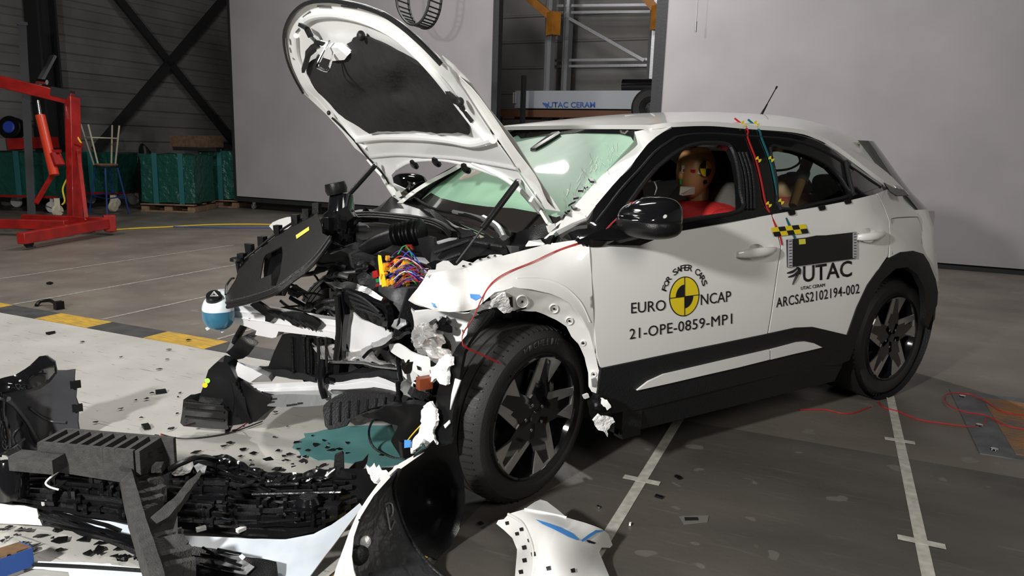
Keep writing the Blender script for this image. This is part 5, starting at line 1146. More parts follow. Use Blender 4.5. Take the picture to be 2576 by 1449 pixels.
# rectangular cover panel
cpA, cpB, cpC = U(570, 757, x=-.76), U(830, 597, y=-.04), U(790, 528, y=.36)
CP = P3(cpA, cpB, cpC)
cov = [(570, 762), (566, 746), (580, 722), (592, 704), (600, 680), (609, 659), (625, 648), (639, 639), (659, 622), (674, 609), (696, 592), (704, 582), (724, 575), (743, 560), (761, 547), (778, 532), (796, 526), (799, 542), (808, 564), (811, 587), (831, 597), (806, 634), (773, 669), (736, 696), (699, 724), (662, 738), (617, 752)]
hol = [(653, 702), (663, 649), (669, 640), (709, 619), (711, 639), (704, 689), (694, 718), (683, 718), (683, 690)]
CV = plate('air_guide_panel', cov, CP, M['plast'], car, .006, .001, 8, 14, holes=(hol,))
plate('panel_back', [(594, 704), (599, 662), (612, 650), (640, 622), (659, 604), (699, 579), (740, 548), (776, 520), (782, 530), (743, 562), (700, 590), (660, 622), (620, 655), (604, 700)], lift(CP, -.04), M['plast2'], CV, .005, .001)
plate('hole_back', [(648, 708), (652, 636), (665, 620), (714, 600), (728, 640), (716, 700), (700, 728), (676, 728), (640, 715)], lift(CP, -.035), M['gloss'], CV, .004, .004)
for y_, w_ in ((0, .008), (5, .005), (10, .008)):
    b = MB(); b.tube([lift(CP, .004-.003*(y_ > 4))(x, y+y_) for x, y in ((572, 763), (617, 753), (662, 740), (699, 725), (736, 697), (773, 670), (806, 635), (833, 597))], w_, 6, 4); b.build('panel_lip', M['plast'] if y_ else M['plast2'], CV)
pxsheet('yellow_sticker', [(745, 593), (778, 571), (779, 580), (747, 602)], lift(CP, .003), M['ylabel'], CV, step=12, solid=.0005)
b = MB(); b.tube([lift(CP, .006)(x, y) for x, y in ((604, 664), (640, 636), (694, 592), (740, 562))], .006, 6, 4); b.build('panel_rib', M['plast'], CV)
for x, y in ((613, 655), (632, 630), (664, 612), (703, 584), (748, 558), (776, 543), (801, 528)):
    b = MB(); b.box(lift(CP, .01)(x, y), (.03, .03, .05), Matrix.Rotation(.7, 3, 'Z')); b.build('clip', M['plast'], CV, rough=.004, rs=40)
b = MB(); b.lathe([(0, 0), (.030, 0), (.032, .012), (.01, .02), (.007, .10)], lift(CP, .03)(607, 660), (.1, 0, -1), n=16); b.build('snap_stud', M['plast'], CV)
hose([lift(CP, .01)(x, y) for x, y in ((572, 745), (574, 722), (585, 706), (592, 704))], .005, M['black'], 'thin_hose')

# coolant tank
tc_ = U(549, 785, y=.37)
def tfn(v): return Vector((v.x, v.y, v.z))
vv, ff = superell(tc_, (.066, .072, .078), .85); TK = MB().add(vv, ff).build('coolant_tank', M['tankw'], car, auto=0)
b = MB(); V = []; 
for j in range(9):
    t = -PI/2+(PI/2+.10)*j/8
    for i in range(24): q = 2*PI*i/24; cs = lambda a: math.copysign(abs(math.cos(a))**.85, math.cos(a)); sn = lambda a: math.copysign(abs(math.sin(a))**.85, math.sin(a)); V.append(tc_+Vector((.0675*cs(t)*cs(q), .0735*cs(t)*sn(q), .0795*sn(t))))
b.add(V, [(j*24+i, j*24+(i+1) % 24, (j+1)*24+(i+1) % 24, (j+1)*24+i) for j in range(8) for i in range(24)]); b.build('coolant', M['coolant'], TK, auto=0)
nk = U(545, 752, y=.36)
b = MB(); b.tube([tc_+Vector((0, 0, .04)), nk+Vector((0, 0, .0))], .036, 16, 0); b.box(U(562, 750, y=.36), (.03, .06, .07)); b.build('tank_neck', M['tankw'], TK)
ccn = U(539, 748, y=.34); dirc = (CAM-ccn).normalized()*.6+Vector((0, 0, .7)); dirc.normalize()
b = MB(); b.lathe([(0, .016), (.028, .016), (.033, .010), (.034, -.02), (.03, -.03)], ccn, dirc, n=24); b.build('tank_cap', M['plast'], TK)
e1 = dirc.cross(Vector((0, 0, 1))).normalized(); e2 = e1.cross(dirc)*-1 if e1.cross(dirc).z < 0 else e1.cross(dirc)
b = MB(); tr_ = [ccn+dirc*.018+e1*(.018*math.cos(a))+e2*(.018*math.sin(a)) for a in (PI/2, PI/2+2*PI/3, PI/2+4*PI/3)]; b.tube(tr_+[tr_[0]], .0016, 5, 0); tr_ = [ccn+dirc*.018+e1*(.010*math.cos(a))+e2*(.010*math.sin(a)) for a in (PI/2, PI/2+2*PI/3, PI/2+4*PI/3)]; b.tube(tr_+[tr_[0]], .001, 5, 0); b.build('cap_symbol', M['paper'], TK)
for x, y in ((530, 816), (567, 822)):
    b = MB(); p = U(x, y, y=.36); b.bar(p+Vector((0, 0, .035)), p+Vector((0, 0, -.012)), .016, .014); b.bar(p+Vector((0, 0, -.01)), p+Vector((-.02, 0, -.02)), .014, .01); b.build('tank_foot', M['tankw'], TK)

# upper aluminium cross beam
UBs = surf([Y(575, 770, .40), Y(590, 810, .40), Y(680, 800, .22), Y(760, 815, .08), Y(850, 835, -.08), Y(960, 860, -.30), Y(900, 800, -.15), Y(900, 900, -.15)])
ub = [(573, 764), (600, 767), (640, 773), (677, 783), (730, 790), (788, 798), (851, 806), (905, 815), (962, 838), (990, 862), (985, 900), (955, 890), (914, 868), (880, 862), (860, 868), (836, 851), (790, 845), (730, 838), (700, 834), (694, 848), (684, 850), (641, 843), (645, 832), (620, 822), (597, 815), (582, 805), (574, 785)]
UB = plate('upper_cross_beam', ub, UBs, M['alub'], car, .05, .003, 8)
for dy in (8, 24):
    b = MB(); b.tube([lift(UBs, .002)(x, y+dy) for x, y in ((582, 772), (640, 781), (700, 790), (788, 802), (851, 814), (930, 832))], .004, 6, 4); b.build('beam_rib', M['alub'], UB)
for x, y in ((628, 803), (880, 858), (915, 850), (932, 866), (905, 838)):
    P = [(x+4*math.cos(2*PI*i/10), y+3*math.sin(2*PI*i/10)) for i in range(10)]; pxsheet('beam_hole', P, lift(UBs, .003), M['black'], UB, step=8, solid=.0005)
plate('side_member_plate', [(868, 790), (885, 786), (905, 800), (940, 815), (985, 838), (1000, 880), (1040, 905), (1060, 950), (1030, 965), (985, 905), (930, 890), (880, 880), (862, 840)], surf([Y(868, 790, -.12), Y(985, 838, -.36), Y(1050, 940, -.50), Y(880, 880, -.14)]), M['alub'], car, .008, .012, 9)
# broken grille strip lying on the beam
JS = lift(UBs, .03)
jag = [(639, 761), (659, 751), (689, 771), (724, 781), (773, 783), (798, 796), (822, 812), (812, 818), (806, 828), (800, 820), (796, 830), (786, 818), (780, 824), (770, 812), (762, 818), (748, 813), (736, 798), (699, 793), (690, 806), (679, 803), (678, 788), (664, 776)]
js = plate('broken_grille_strip', jag, JS, M['plast'], car, .014, .008, 20, 7)
for k in range(7): a = (690+16*k, 776+5*k); hose([lift(JS, .012)(*a), lift(JS, .014)(a[0]+26, a[1]+16)], .004, M['plast2'], 'strip_bar', js, 5, 0)

# lower bumper beam
LBs = surf([Y(622, 975, .35), Y(793, 970, .02), Y(925, 960, -.24), Y(1000, 975, -.40), Y(700, 972, .20), Y(880, 966, -.15), (1035, 975, U(1035, 975, y=-.46)+Vector((.03, 0, 0)))])
lb = [(622, 968), (700, 964), (793, 959), (829, 955), (880, 948), (915, 943), (937, 943), (970, 954), (1000, 967), (1030, 975), (1032, 988), (998, 984), (960, 978), (940, 975), (915, 978), (870, 982), (793, 982), (700, 985), (622, 984)]
LB = plate('lower_bumper_beam', lb, LBs, M['alub'], car, .05, .0005, 8, 9)
plate('beam_underside', [(622, 984), (700, 985), (793, 982), (870, 982), (915, 979), (940, 976), (960, 979), (1000, 986), (1000, 1000), (940, 992), (870, 992), (793, 993), (700, 996), (640, 995)], surf([(622, 984, LBs(622, 984)), (793, 982, LBs(793, 982)), (1000, 985, LBs(1000, 985)), (640, 997, LBs(640, 985)+Vector((.05, .03, -.005))), (800, 994, LBs(800, 985)+Vector((.05, .03, -.005))), (1000, 1000, LBs(1000, 988)+Vector((.05, .03, 0)))]), M['alu'], LB, .004, .001)
b = MB(); b.tube([lift(LBs, .002)(x, y) for x, y in ((622, 976), (793, 970), (915, 958), (937, 958), (1000, 976))], .0025, 6, 4); b.build('beam_groove', M['alub'], LB)
# silver crash box
SBs = surf([Y(590, 930, .40), Y(660, 945, .26), Y(683, 961, .24), Y(630, 962, .33), Y(600, 912, .40)])
cb = plate('crash_box', [(599, 911), (640, 930), (659, 941), (676, 948), (684, 961), (634, 962), (610, 952), (586, 943), (590, 930)], SBs, M['steel'], car, .05, .003, 9)
plate('crash_box_face', [(599, 911), (640, 930), (662, 942), (630, 962), (592, 942)], lift(SBs, .004), M['alub'], cb, .004, .003, 9)
b = MB(); b.tube([lift(SBs, .02)(x, y) for x, y in ((577, 915), (570, 925), (583, 935), (578, 942), (566, 944))], .004, 6, 3); b.build('wire_clip', M['chrome'], cb)
# black lamp and bracket module low down at left
g0_, g1_ = U(465, 1066, z=.05), U(600, 1072, z=.05)
LM = P3(g0_, g1_, g0_+Vector((0, 0, 1)))
lm = [(548, 910), (572, 913), (585, 935), (595, 955), (608, 999), (622, 1030), (634, 1058), (610, 1066), (564, 1072), (520, 1060), (500, 1030), (502, 999), (511, 972), (524, 932), (539, 917)]
md = plate('lamp_bracket', lm, LM, M['plast'], car, .08, .006, 9)
plate('lamp_bar', [(469, 1000), (491, 999), (502, 1004), (530, 1010), (560, 1012), (580, 1030), (578, 1074), (540, 1073), (469, 1066), (461, 1058), (466, 1030)], lift(LM, .03), M['gloss'], md, .07, .003, 9)
for y0 in (1008, 1024, 1044): hose([lift(LM, .034)(474, y0-2), lift(LM, .034)(520, y0+3), lift(LM, .034)(572, y0+8)], .005, M['plast2'], 'bar_rib', md, 6)
for x, y, m_ in ((523, 957, M['lime']), (517, 968, M['yellow'])):
    P = [(x+7*math.cos(2*PI*i/14), y+6.5*math.sin(2*PI*i/14)) for i in range(14)]; pxsheet('round_sticker', P, lift(LM, .006), m_, md, step=8, solid=.001)
for k in range(5): hose([lift(LM, .01)(590+6*k, 960+9*k), lift(LM, .02)(600+6*k, 1000+8*k), lift(LM, .02)(596+10*k, 1040+5*k)], .012, M['plast'], 'bracket_rib', md, 6)
plate('module_side', [(595, 955), (640, 985), (680, 1000), (676, 1030), (640, 1060), (600, 1066), (590, 1010)], surf([Y(595, 960, .38), Y(680, 1000, .20), Y(640, 1060, .28), Y(600, 1066, .36)]), M['plast'], car, .05, .015, 10)
# torn duct above it and the hose
plate('torn_air_duct', [(570, 888), (585, 870), (608, 849), (630, 838), (652, 826), (650, 834), (637, 844), (650, 857), (644, 872), (639, 882), (628, 895), (612, 900), (595, 902)], surf([Y(570, 888, .46), Y(652, 828, .36), Y(640, 880, .34), Y(600, 900, .42), Y(610, 870, .38)]), M['plast'], car, .03, .012, 12)
hose([U(616, 816, y=.40), U(604, 836, y=.43), U(590, 862, y=.46)], .016, M['plast']); hose([U(590, 858, y=.46), U(578, 884, y=.48)], .014, M['steel'], 'pipe_end', sm=0)
plate('radiator', [(674, 925), (690, 885), (712, 842), (760, 842), (850, 852), (858, 900), (852, 945), (790, 950), (720, 940)], surf([Y(674, 925, .30), Y(712, 842, .22), Y(855, 850, -.06), Y(852, 945, -.06)]), M['plast'], car, .06, .01, 7)
for x in (735, 765, 775, 800, 820): hose([U(x, 848, y=.14-.0022*(x-735)), U(x+3, 938, y=.14-.0022*(x-735))], .007, M['glossp'], 'radiator_post', sm=0)
plate('lower_radiator_bar', [(640, 925), (700, 930), (800, 948), (880, 940), (1000, 930), (1010, 950), (900, 955), (800, 962), (690, 945), (645, 936)], surf([Y(640, 930, .36), Y(800, 955, .02), Y(1005, 940, -.38)]), M['plast2'], car, .04, .012, 14)
plate('condenser', [(790, 872), (830, 872), (870, 884), (926, 888), (960, 900), (997, 919), (960, 918), (912, 908), (860, 906), (807, 908), (798, 890)], surf([Y(790, 880, .02), Y(860, 895, -.10), Y(926, 895, -.24), Y(997, 919, -.38)]), M['foil'], car, .02, .012, 22, 7)
hose([U(800, 912, y=.02), U(850, 911, y=-.08), U(912, 912, y=-.22), U(945, 920, y=-.29), U(1000, 926, y=-.40)], .007, M['alu'], 'condenser_pipe')
# black upright in the middle
plate('centre_upright', [(846, 745), (860, 735), (866, 790), (860, 840), (858, 908), (842, 908), (843, 850), (848, 800)], surf([Y(850, 740, -.16), Y(852, 905, -.14), Y(866, 800, -.18)]), M['glossp'], car, .03, .008, 14)
hose([U(848, 745, y=-.17), U(852, 830, y=-.17), U(845, 905, y=-.15)], .012, M['plast'], 'upright_rib')
# crushed headlamp tray and silver strip
plate('crushed_lamp_tray', [(862, 721), (885, 715), (904, 714), (925, 724), (941, 738), (969, 768), (978, 790), (981, 811), (976, 823), (950, 818), (929, 808), (900, 795), (879, 781), (864, 761)], surf([Y(862, 721, -.16), Y(904, 714, -.22), Y(981, 811, -.42), Y(929, 808, -.30), Y(920, 760, -.29)]), M['glossp'], car, .03, .014, 13)
for k in range(4): hose([U(872+8*k, 732+14*k, y=-.20-.02*k), U(915+12*k, 752+14*k, y=-.30-.02*k), U(955+7*k, 786+9*k, y=-.40)], .006, M['plast2'], 'tray_rib')
plate('silver_trim', [(817, 711), (862, 708), (900, 712), (930, 728), (966, 750), (962, 758), (919, 740), (879, 724), (850, 722)], surf([Y(817, 711, -.08), Y(900, 712, -.22), Y(966, 752, -.38), Y(880, 722, -.2)]), M['alu'], car, .01, .008, 20)
# right strut tower / washer pot
tb = U(858, 560, y=.28)
b = MB(); b.lathe([(0, .10), (.05, .10), (.055, .085), (.06, .02), (.08, .0), (.085, -.10), (.07, -.18), (0, -.18)], tb+Vector((0, 0, .03)), (.1, .1, 1), n=28); WP = b.build('headlamp_housing', M['gloss'], car)
b = MB(); b.lathe([(0, .03), (.045, .03), (.05, .0), (.045, -.02)], tb+Vector((-.02, -.0, .15)), (-.2, .1, 1), n=24); b.build('housing_cap', M['plast'], WP)
plate('housing_side', [(806, 552), (830, 545), (852, 530), (870, 560), (872, 580), (845, 585), (815, 590)], surf([Y(806, 552, .30), Y(872, 580, .16), Y(840, 560, .22)]), M['plast'], car, .05, .01, 12)
for k in range(8): b = MB(); b.box(U(random.uniform(815, 890), random.uniform(560, 612), y=random.uniform(.1, .25)), (.03, .03, .05), Matrix.Rotation(random.random()*3, 3, 'Z')); b.build('connector', M['gloss'], car)
plate('engine_cover', [(890, 575), (905, 565), (975, 572), (1010, 580), (960, 596), (912, 603), (898, 598)], surf([(890, 575, U(890, 575, z=.93)), (1010, 580, U(1010, 580, z=.93)), (912, 603, U(912, 603, z=.92))]), M['plast2'], car, .02, .003)
plate('white_tank_top', [(882, 560), (905, 558), (925, 566), (890, 568)], surf([Y(885, 560, .3), Y(925, 566, .22), Y(890, 568, .28)]), M['tankw'], car, .02, .004)
# intake hose with bellows
hp = smooth_line([U(905, 636, y=.02), U(930, 622, y=-.02), U(954, 609, y=-.06), U(991, 597, y=-.12), U(1028, 588, y=-.17), U(1064, 582, y=-.22)], 8); 
HS = hose(hp, lambda t: .030+.016*t, M['plast'], 'intake_hose', sm=0, n=18)
for k in range(9):
    i = int(len(hp)*(.62+.042*k)); i = min(i, len(hp)-2); d = (hp[i+1]-hp[i]).normalized(); b = MB(); b.lathe([(.040, -.006), (.056, 0), (.040, .006)], hp[i], d, n=20); b.build('bellows_ring', M['plast'], HS)
hose([U(880, 645, y=.05), U(910, 632, y=.0), U(945, 606, y=-.05)], .012, M['alu'], 'pipe'); hose([U(840, 610, y=.10), U(880, 630, y=.02), U(940, 670, y=-.10)], .005, M['plast2'], 'dipstick_tube')
plate('alternator', [(795, 655), (815, 640), (860, 632), (885, 640), (890, 670), (870, 680), (830, 684), (800, 675)], surf([Y(795, 660, .12), Y(890, 650, -.05), Y(840, 684, .05)]), M['dsteel'], car, .10, .014, 10)
plate('foil_edge', [(822, 643), (840, 634), (862, 628), (872, 634), (868, 645), (850, 641), (835, 650)], surf([Y(822, 643, .08), Y(872, 634, -.02), Y(850, 650, .02)]), M['foil'], car, .01, .01, 20)
plate('engine_bracket', [(870, 645), (905, 643), (945, 655), (950, 680), (920, 672), (890, 664)], surf([Y(870, 648, -.02), Y(950, 665, -.14), Y(900, 665, -.06)]), M['plast2'], car, .03, .004)
# loom of hoses through the crushed zone
random.seed(21)
mats_ = [M['plast'], M['glossp'], M['plast2'], M['dsteel']]
for k in range(46):
    x, y = random.uniform(700, 1010), random.uniform(640, 860); d = .35-(x-620)*.00165+random.uniform(-.02, .10)
    a = random.uniform(-.5, .9); L_ = random.uniform(35, 110)
    pts = [U(x+math.cos(a)*L_*t+random.uniform(-8, 8), y+math.sin(a)*L_*t+random.uniform(-8, 8), y=d-.0016*math.cos(a)*L_*t) for t in (0, .35, .7, 1)]
    hose(pts, random.uniform(.004, .013), mats_[k % 4])
for k in range(40):
    x, y = random.uniform(690, 1040), random.uniform(650, 1000); s = random.uniform(12, 34); d = .33-(x-620)*.00165+random.uniform(.0, .10); a0 = random.random()*6
    P = [(x+s*random.uniform(.4, 1.1)*math.cos(a0+2*PI*i/6), y+s*.7*random.uniform(.4, 1.1)*math.sin(a0+2*PI*i/6)) for i in range(6)]
    f_ = surf([Y(x-s, y, d+.03*random.random()), Y(x+s, y, d-.05*random.random()), Y(x, y+s, d+random.uniform(-.03, .03))])
    plate('broken_plastic', P, f_, mats_[k % 3], car, random.uniform(.005, .02), .010, 18, 8)
# fuse box with coloured wires
fb = surf([Y(945, 640, -.22), Y(985, 735, -.26), Y(1040, 745, -.34), Y(1010, 650, -.34)])
FB = plate('fuse_box', [(944, 690), (950, 640), (962, 632), (985, 636), (1005, 655), (1035, 690), (1045, 735), (1025, 752), (985, 742), (960, 730)], fb, M['plast'], car, .07, .006, 12)
b = MB(); g = lift(fb, .02); b.poly([g(959, 637), g(968, 639), (g(984, 731)), g(976, 735), g(964, 690)], Vector((-.0, 0, -.02))); b.build('yellow_frame', M['yellow'], FB, bevel=.002)
random.seed(5)
for k in range(34):
    t = random.random(); u_ = random.random(); x = lerp(970, 1030, t)+random.uniform(-4, 4); y = lerp(645, 728, u_)*(1-.0)+t*16; y = min(y, 742)
    b = MB(); s = random.uniform(.014, .028); b.box(lift(fb, .012)(x, y), (s, s*.8, s*1.1), Matrix.Rotation(random.random(), 3, 'X')); b.build('orange_connector', M['orange'], FB, smooth=False, bevel=.002)
for pts, m_ in (([(941, 681), (953, 678), (957, 694), (944, 698)], M['redp']), ([(950, 714), (960, 712), (962, 722), (951, 725)], M['redp']), ([(950, 700), (958, 699), (959, 707), (951, 708)], M['green']), ([(958, 694), (966, 690), (968, 712), (960, 715)], M['paper'])):
    plate('fuse', pts, lift(fb, .012), m_, FB, .012, 0)
wm = [M['red'], M['green'], M['violet'], M['bluew'], M['whitew'], M['red'], M['violet'], M['bluew']]
for k in range(44):
    sx, sy = random.uniform(975, 1020), random.uniform(655, 735); ex, ey = random.uniform(1050, 1082), random.uniform(668, 728); hgt = random.uniform(8, 42)
    yd = -.31; pts = [lift(fb, .02)(sx, sy), U(lerp(sx, ex, .3), lerp(sy, ey, .3)-hgt*.8, y=yd-.03-.06*random.random()), U(lerp(sx, ex, .7), lerp(sy, ey, .7)-hgt*.5, y=yd-.08-.06*random.random()), U(ex, ey, y=-.44)]
    hose(pts, .0014 if k % 5 else .0024, wm[k % 8], 'wire', FB, 5)
hose([U(984, 648, y=-.3), U(1000, 640, y=-.3), U(1012, 622, y=-.3), U(1022, 618, y=-.3)], .003, M['green'], 'wire', FB, 5); hose([U(1022, 620, y=-.3), U(1035, 640, y=-.32), U(1042, 672, y=-.35)], .003, M['green'], 'wire', FB, 5)
plate('red_terminal', [(1018, 618), (1034, 618), (1040, 628), (1022, 630)], surf([Y(1018, 618, -.28), Y(1040, 628, -.30), Y(1022, 632, -.28)]), M['redp'], car, .015, 0)
# battery and boxes at the near side
BT = surf([Y(1080, 682, -.50), Y(1089, 619, -.44), Y(1184, 595, -.50), Y(1275, 635, -.62), Y(1159, 662, -.58)])
plate('battery_box', [(1080, 682), (1084, 650), (1089, 619), (1130, 606), (1184, 595), (1225, 600), (1270, 609), (1276, 636), (1240, 640), (1200, 648), (1159, 662), (1125, 684), (1100, 688)], BT, M['plast'], car, .06, .008, 10)
for a, c in (((1095, 640), (1180, 612)), ((1100, 665), (1160, 645)), ((1185, 612), (1262, 628))): hose([lift(BT, .01)(*a), lift(BT, .014)(*c)], .006, M['plast2'], 'box_rib', sm=0)
plate('battery_cap', [(1085, 680), (1105, 670), (1130, 672), (1128, 684), (1100, 690)], lift(BT, .04), M['gloss'], car, .02, .004)
plate('bracket_arm', [(1050, 600), (1075, 590), (1092, 600), (1100, 640), (1080, 660), (1062, 640)], surf([Y(1050, 600, -.36), Y(1100, 640, -.44), Y(1062, 640, -.38)]), M['plast'], car, .02, .01, 15)
plate('strut_mount', [(1095, 606), (1130, 596), (1150, 600), (1140, 612), (1110, 618)], surf([Y(1095, 606, -.3), Y(1150, 600, -.4), Y(1110, 618, -.34)]), M['steel'], car, .01, .008, 15)

# crumpled inner wing below the fender nose
IW = surf([Y(1030, 780, -.62), Y(1180, 790, -.72), Y(1040, 880, -.58), Y(1150, 880, -.70), Y(1130, 960, -.66), Y(960, 870, -.42), Y(1090, 840, -.62)])
plate('inner_wing_panel', [(1030, 778), (1045, 790), (1080, 786), (1130, 795), (1185, 790), (1205, 800), (1175, 830), (1160, 860), (1150, 880), (1135, 905), (1120, 870), (1100, 850), (1060, 850), (1045, 830), (1040, 800)], lift(IW, -.02), M['whitep'], car, .008, .016, 12, 8)
for pts, c in (([(1036, 850), (1044, 822), (1062, 810), (1090, 806), (1098, 826), (1078, 842), (1060, 866), (1044, 876)], ((1036, 850, -.60), (1098, 826, -.70), (1060, 866, -.66))), ([(1062, 826), (1094, 808), (1114, 814), (1122, 834), (1100, 850), (1076, 858)], ((1062, 826, -.69), (1122, 834, -.69), (1090, 858, -.73))),
    ([(1048, 868), (1076, 850), (1112, 846), (1118, 866), (1100, 892), (1072, 900), (1052, 892)], ((1048, 868, -.64), (1118, 866, -.73), (1072, 900, -.64))), ([(1072, 884), (1104, 876), (1126, 880), (1136, 906), (1116, 918), (1088, 912)], ((1072, 884, -.66), (1136, 900, -.74), (1088, 912, -.67)))):
    plate('crumpled_heat_foil', pts, surf([Y(*q) for q in c]), M['foil'], car, .006, .013, 16, 6, jag=2)
plate('white_rail_plate', [(985, 858), (1010, 862), (1035, 882), (1065, 892), (1100, 900), (1112, 930), (1090, 960), (1060, 945), (1040, 925), (1015, 900), (990, 880)], lift(IW, .01), M['whitep'], car, .006, .012, 10, 8)
for x, y in ((1058, 918), (1090, 930), (1115, 838), (1152, 824)): pxsheet('rail_hole', [(x-4, y-6), (x+4, y-2), (x+6, y+6), (x-1, y+4)], lift(IW, .022), M['black'], car, step=8, solid=.002)
plate('foam_scrap', [(1090, 835), (1110, 840), (1130, 860), (1135, 890), (1120, 905), (1105, 880), (1092, 860)], lift(IW, .03), M['foamd'], car, .02, .016, 15, 8)
plate('torn_bracket', [(905, 885), (915, 862), (925, 866), (945, 850), (980, 832), (1010, 820), (1032, 828), (1005, 848), (985, 856), (960, 868), (935, 880), (912, 896)], surf([Y(905, 885, -.28), Y(1032, 825, -.52), Y(960, 860, -.40)]), M['glossp'], car, .012, .012, 14, 8)
plate('torn_lamp_shell', [(935, 880), (960, 866), (985, 870), (1005, 885), (1008, 915), (985, 915), (955, 905)], surf([Y(935, 880, -.34), Y(1008, 900, -.48), Y(960, 905, -.38)]), M['gloss'], car, .03, .012, 14, 8)
for k in range(24):
    x, y = random.uniform(985, 1130), random.uniform(800, 1010); s = random.uniform(8, 24); d = -.48-(x-985)*.0017+random.uniform(0, .06); a0 = random.random()*6
    P = [(x+s*random.uniform(.4, 1.1)*math.cos(a0+2*PI*i/6), y+s*random.uniform(.4, 1.1)*math.sin(a0+2*PI*i/6)) for i in range(6)]
    plate('broken_bracket', P, surf([Y(x-s, y, d), Y(x+s, y, d-.04*random.random()), Y(x, y+s, d+random.uniform(-.03, .03))]), (M['plast'], M['glossp'], M['plast2'], M['steel'])[k % 4], car, random.uniform(.004, .015), .010, 22, 7)
# wheel liner front edge, torn bumper side with white foam
LN = surf([Y(1232, 788, -.86), Y(1193, 832, -.88), Y(1155, 880, -.88), Y(1150, 950, -.88), Y(1140, 1010, -.86), Y(1120, 1080, -.84), Y(1090, 1140, -.82), Y(1100, 960, -.74), Y(1060, 1100, -.74), Y(1040, 1150, -.74)])
plate('liner_edge', [(1180, 800), (1215, 788), (1245, 780), (1240, 790), (1205, 828), (1180, 860), (1168, 885), (1160, 930), (1150, 1000), (1140, 1040), (1135, 1090), (1120, 1130), (1095, 1140), (1080, 1135), (1095, 1080), (1105, 1040), (1100, 1000), (1108, 960), (1125, 925), (1140, 895), (1150, 870), (1165, 850), (1178, 835), (1172, 815)], LN, M['plast'], car, .012, .008, 8, 9)
tf = plate('torn_bumper_edge', [(1095, 930), (1115, 905), (1135, 890), (1150, 896), (1150, 915), (1140, 925), (1142, 945), (1130, 965), (1118, 960), (1112, 945), (1100, 960), (1090, 975), (1085, 955)], lift(LN, .02), M['torn'], car, .012, .010, 22, 7, jag=2.2)
plate('torn_bumper_edge', [(1085, 1020), (1098, 1012), (1115, 1024), (1117, 1048), (1108, 1075), (1105, 1100), (1112, 1118), (1098, 1116), (1082, 1108), (1070, 1125), (1046, 1143), (1048, 1125), (1062, 1100), (1072, 1070), (1078, 1045)], lift(LN, .03), M['torn'], car, .012, .012, 22, 7, jag=2.2)
plate('blue_paint_patch', [(1041, 1112), (1056, 1112), (1054, 1130), (1040, 1132)], lift(LN, .045), M['blue'], car, .004, .002)
for P in ([(1152, 950), (1166, 955), (1150, 1000), (1140, 1030), (1144, 990)], [(1122, 1070), (1137, 1056), (1138, 1064), (1126, 1078)]): plate('white_splinter', P, lift(LN, .012), M['white'], car, .004, .002)
plate('torn_rear_corner', [(1478, 1000), (1490, 990), (1512, 992), (1530, 1005), (1540, 1025), (1535, 1050), (1545, 1075), (1530, 1080), (1515, 1072), (1495, 1060), (1482, 1040), (1478, 1020)], surf([Y(1478, 1000, -.86), Y(1540, 1025, -.90), Y(1500, 1065, -.88), Y(1510, 1020, -.93)]), M['plast'], car, .012, .012, 20, 7)
plate('torn_bumper_edge', [(1493, 1058), (1505, 1046), (1530, 1048), (1543, 1056), (1538, 1072), (1530, 1085), (1524, 1098), (1518, 1084), (1508, 1080), (1496, 1072)], surf([Y(1493, 1058, -.93), Y(1543, 1056, -.95), Y(1518, 1090, -.93)]), M['torn'], car, .01, .010, 28, 6, jag=2.2)
plate('torn_bumper_edge', [(1512, 1000), (1528, 1008), (1536, 1024), (1528, 1036), (1516, 1020)], surf([Y(1512, 1000, -.92), Y(1536, 1024, -.94), Y(1516, 1030, -.93)]), M['whitep'], car, .006, .006, 28, 6, jag=2.2)
plate('clip_white', [(1468, 995), (1480, 990), (1483, 1000), (1472, 1004)], surf([Y(1468, 995, -.88), Y(1483, 1000, -.88), Y(1472, 1005, -.88)]), M['paper'], car, .01, 0)
b = MB(); b.box(U(1068, 963, y=-.72), (.055, .03, .045)); bc = b.build('brown_connector', M['brown'], car, smooth=False, bevel=.003); b = MB(); b.tube([U(1046, 965, y=-.70), U(1040, 962, y=-.68), U(1037, 972, y=-.68), U(1043, 978, y=-.68)], .003, 6); b.build('connector_latch', M['paper'], bc)
b = MB(); b.box(U(1050, 990, y=-.70), (.06, .03, .03), Matrix.Rotation(.5, 3, 'Y')); b.build('grey_connector', M['plast2'], car, smooth=False, bevel=.003)
# hanging undertray tongue
TG = surf([Y(812, 1032, -.10), Y(870, 988, -.14), Y(925, 980, -.24), Y(1003, 990, -.40), Y(1036, 1004, -.46), Y(826, 1080, -.16), Y(925, 1029, -.28), Y(1003, 1015, -.40)])
tg = plate('undertray_flap', [(813, 1032), (816, 1020), (824, 1012), (845, 998), (870, 988), (925, 980), (965, 980), (1003, 988), (1036, 1004), (1030, 1012), (1003, 1015), (960, 1022), (925, 1029), (900, 1043), (879, 1057), (870, 1070), (850, 1076), (826, 1081), (818, 1072)], TG, M['plast2'], car, .008, .004, 8, 9)
for k in range(8):
    t = k/7; x = lerp(835, 995, t); hose([lift(TG, .004)(x, lerp(1008, 990, t)+6), lift(TG, .006)(x-2, lerp(1070, 1008, t))], .004, M['plast'], 'flap_rib', tg, 6, 0)
plate('undertray_scrap', [(878, 1062), (900, 1045), (935, 1030), (962, 1032), (950, 1052), (920, 1062), (895, 1068)], surf([Y(878, 1062, -.24), Y(962, 1032, -.36), Y(920, 1064, -.30)]), M['foamd'], car, .01, .01, 20)
plate('perforated_plate', [(661, 999), (690, 993), (716, 991), (800, 994), (900, 996), (905, 1012), (800, 1021), (716, 1025), (674, 1021)], surf([Y(661, 1000, .26), Y(800, 994, .0), Y(905, 1010, -.18), Y(716, 1025, .14)]), M['steel'], car, .008, .004, 8)
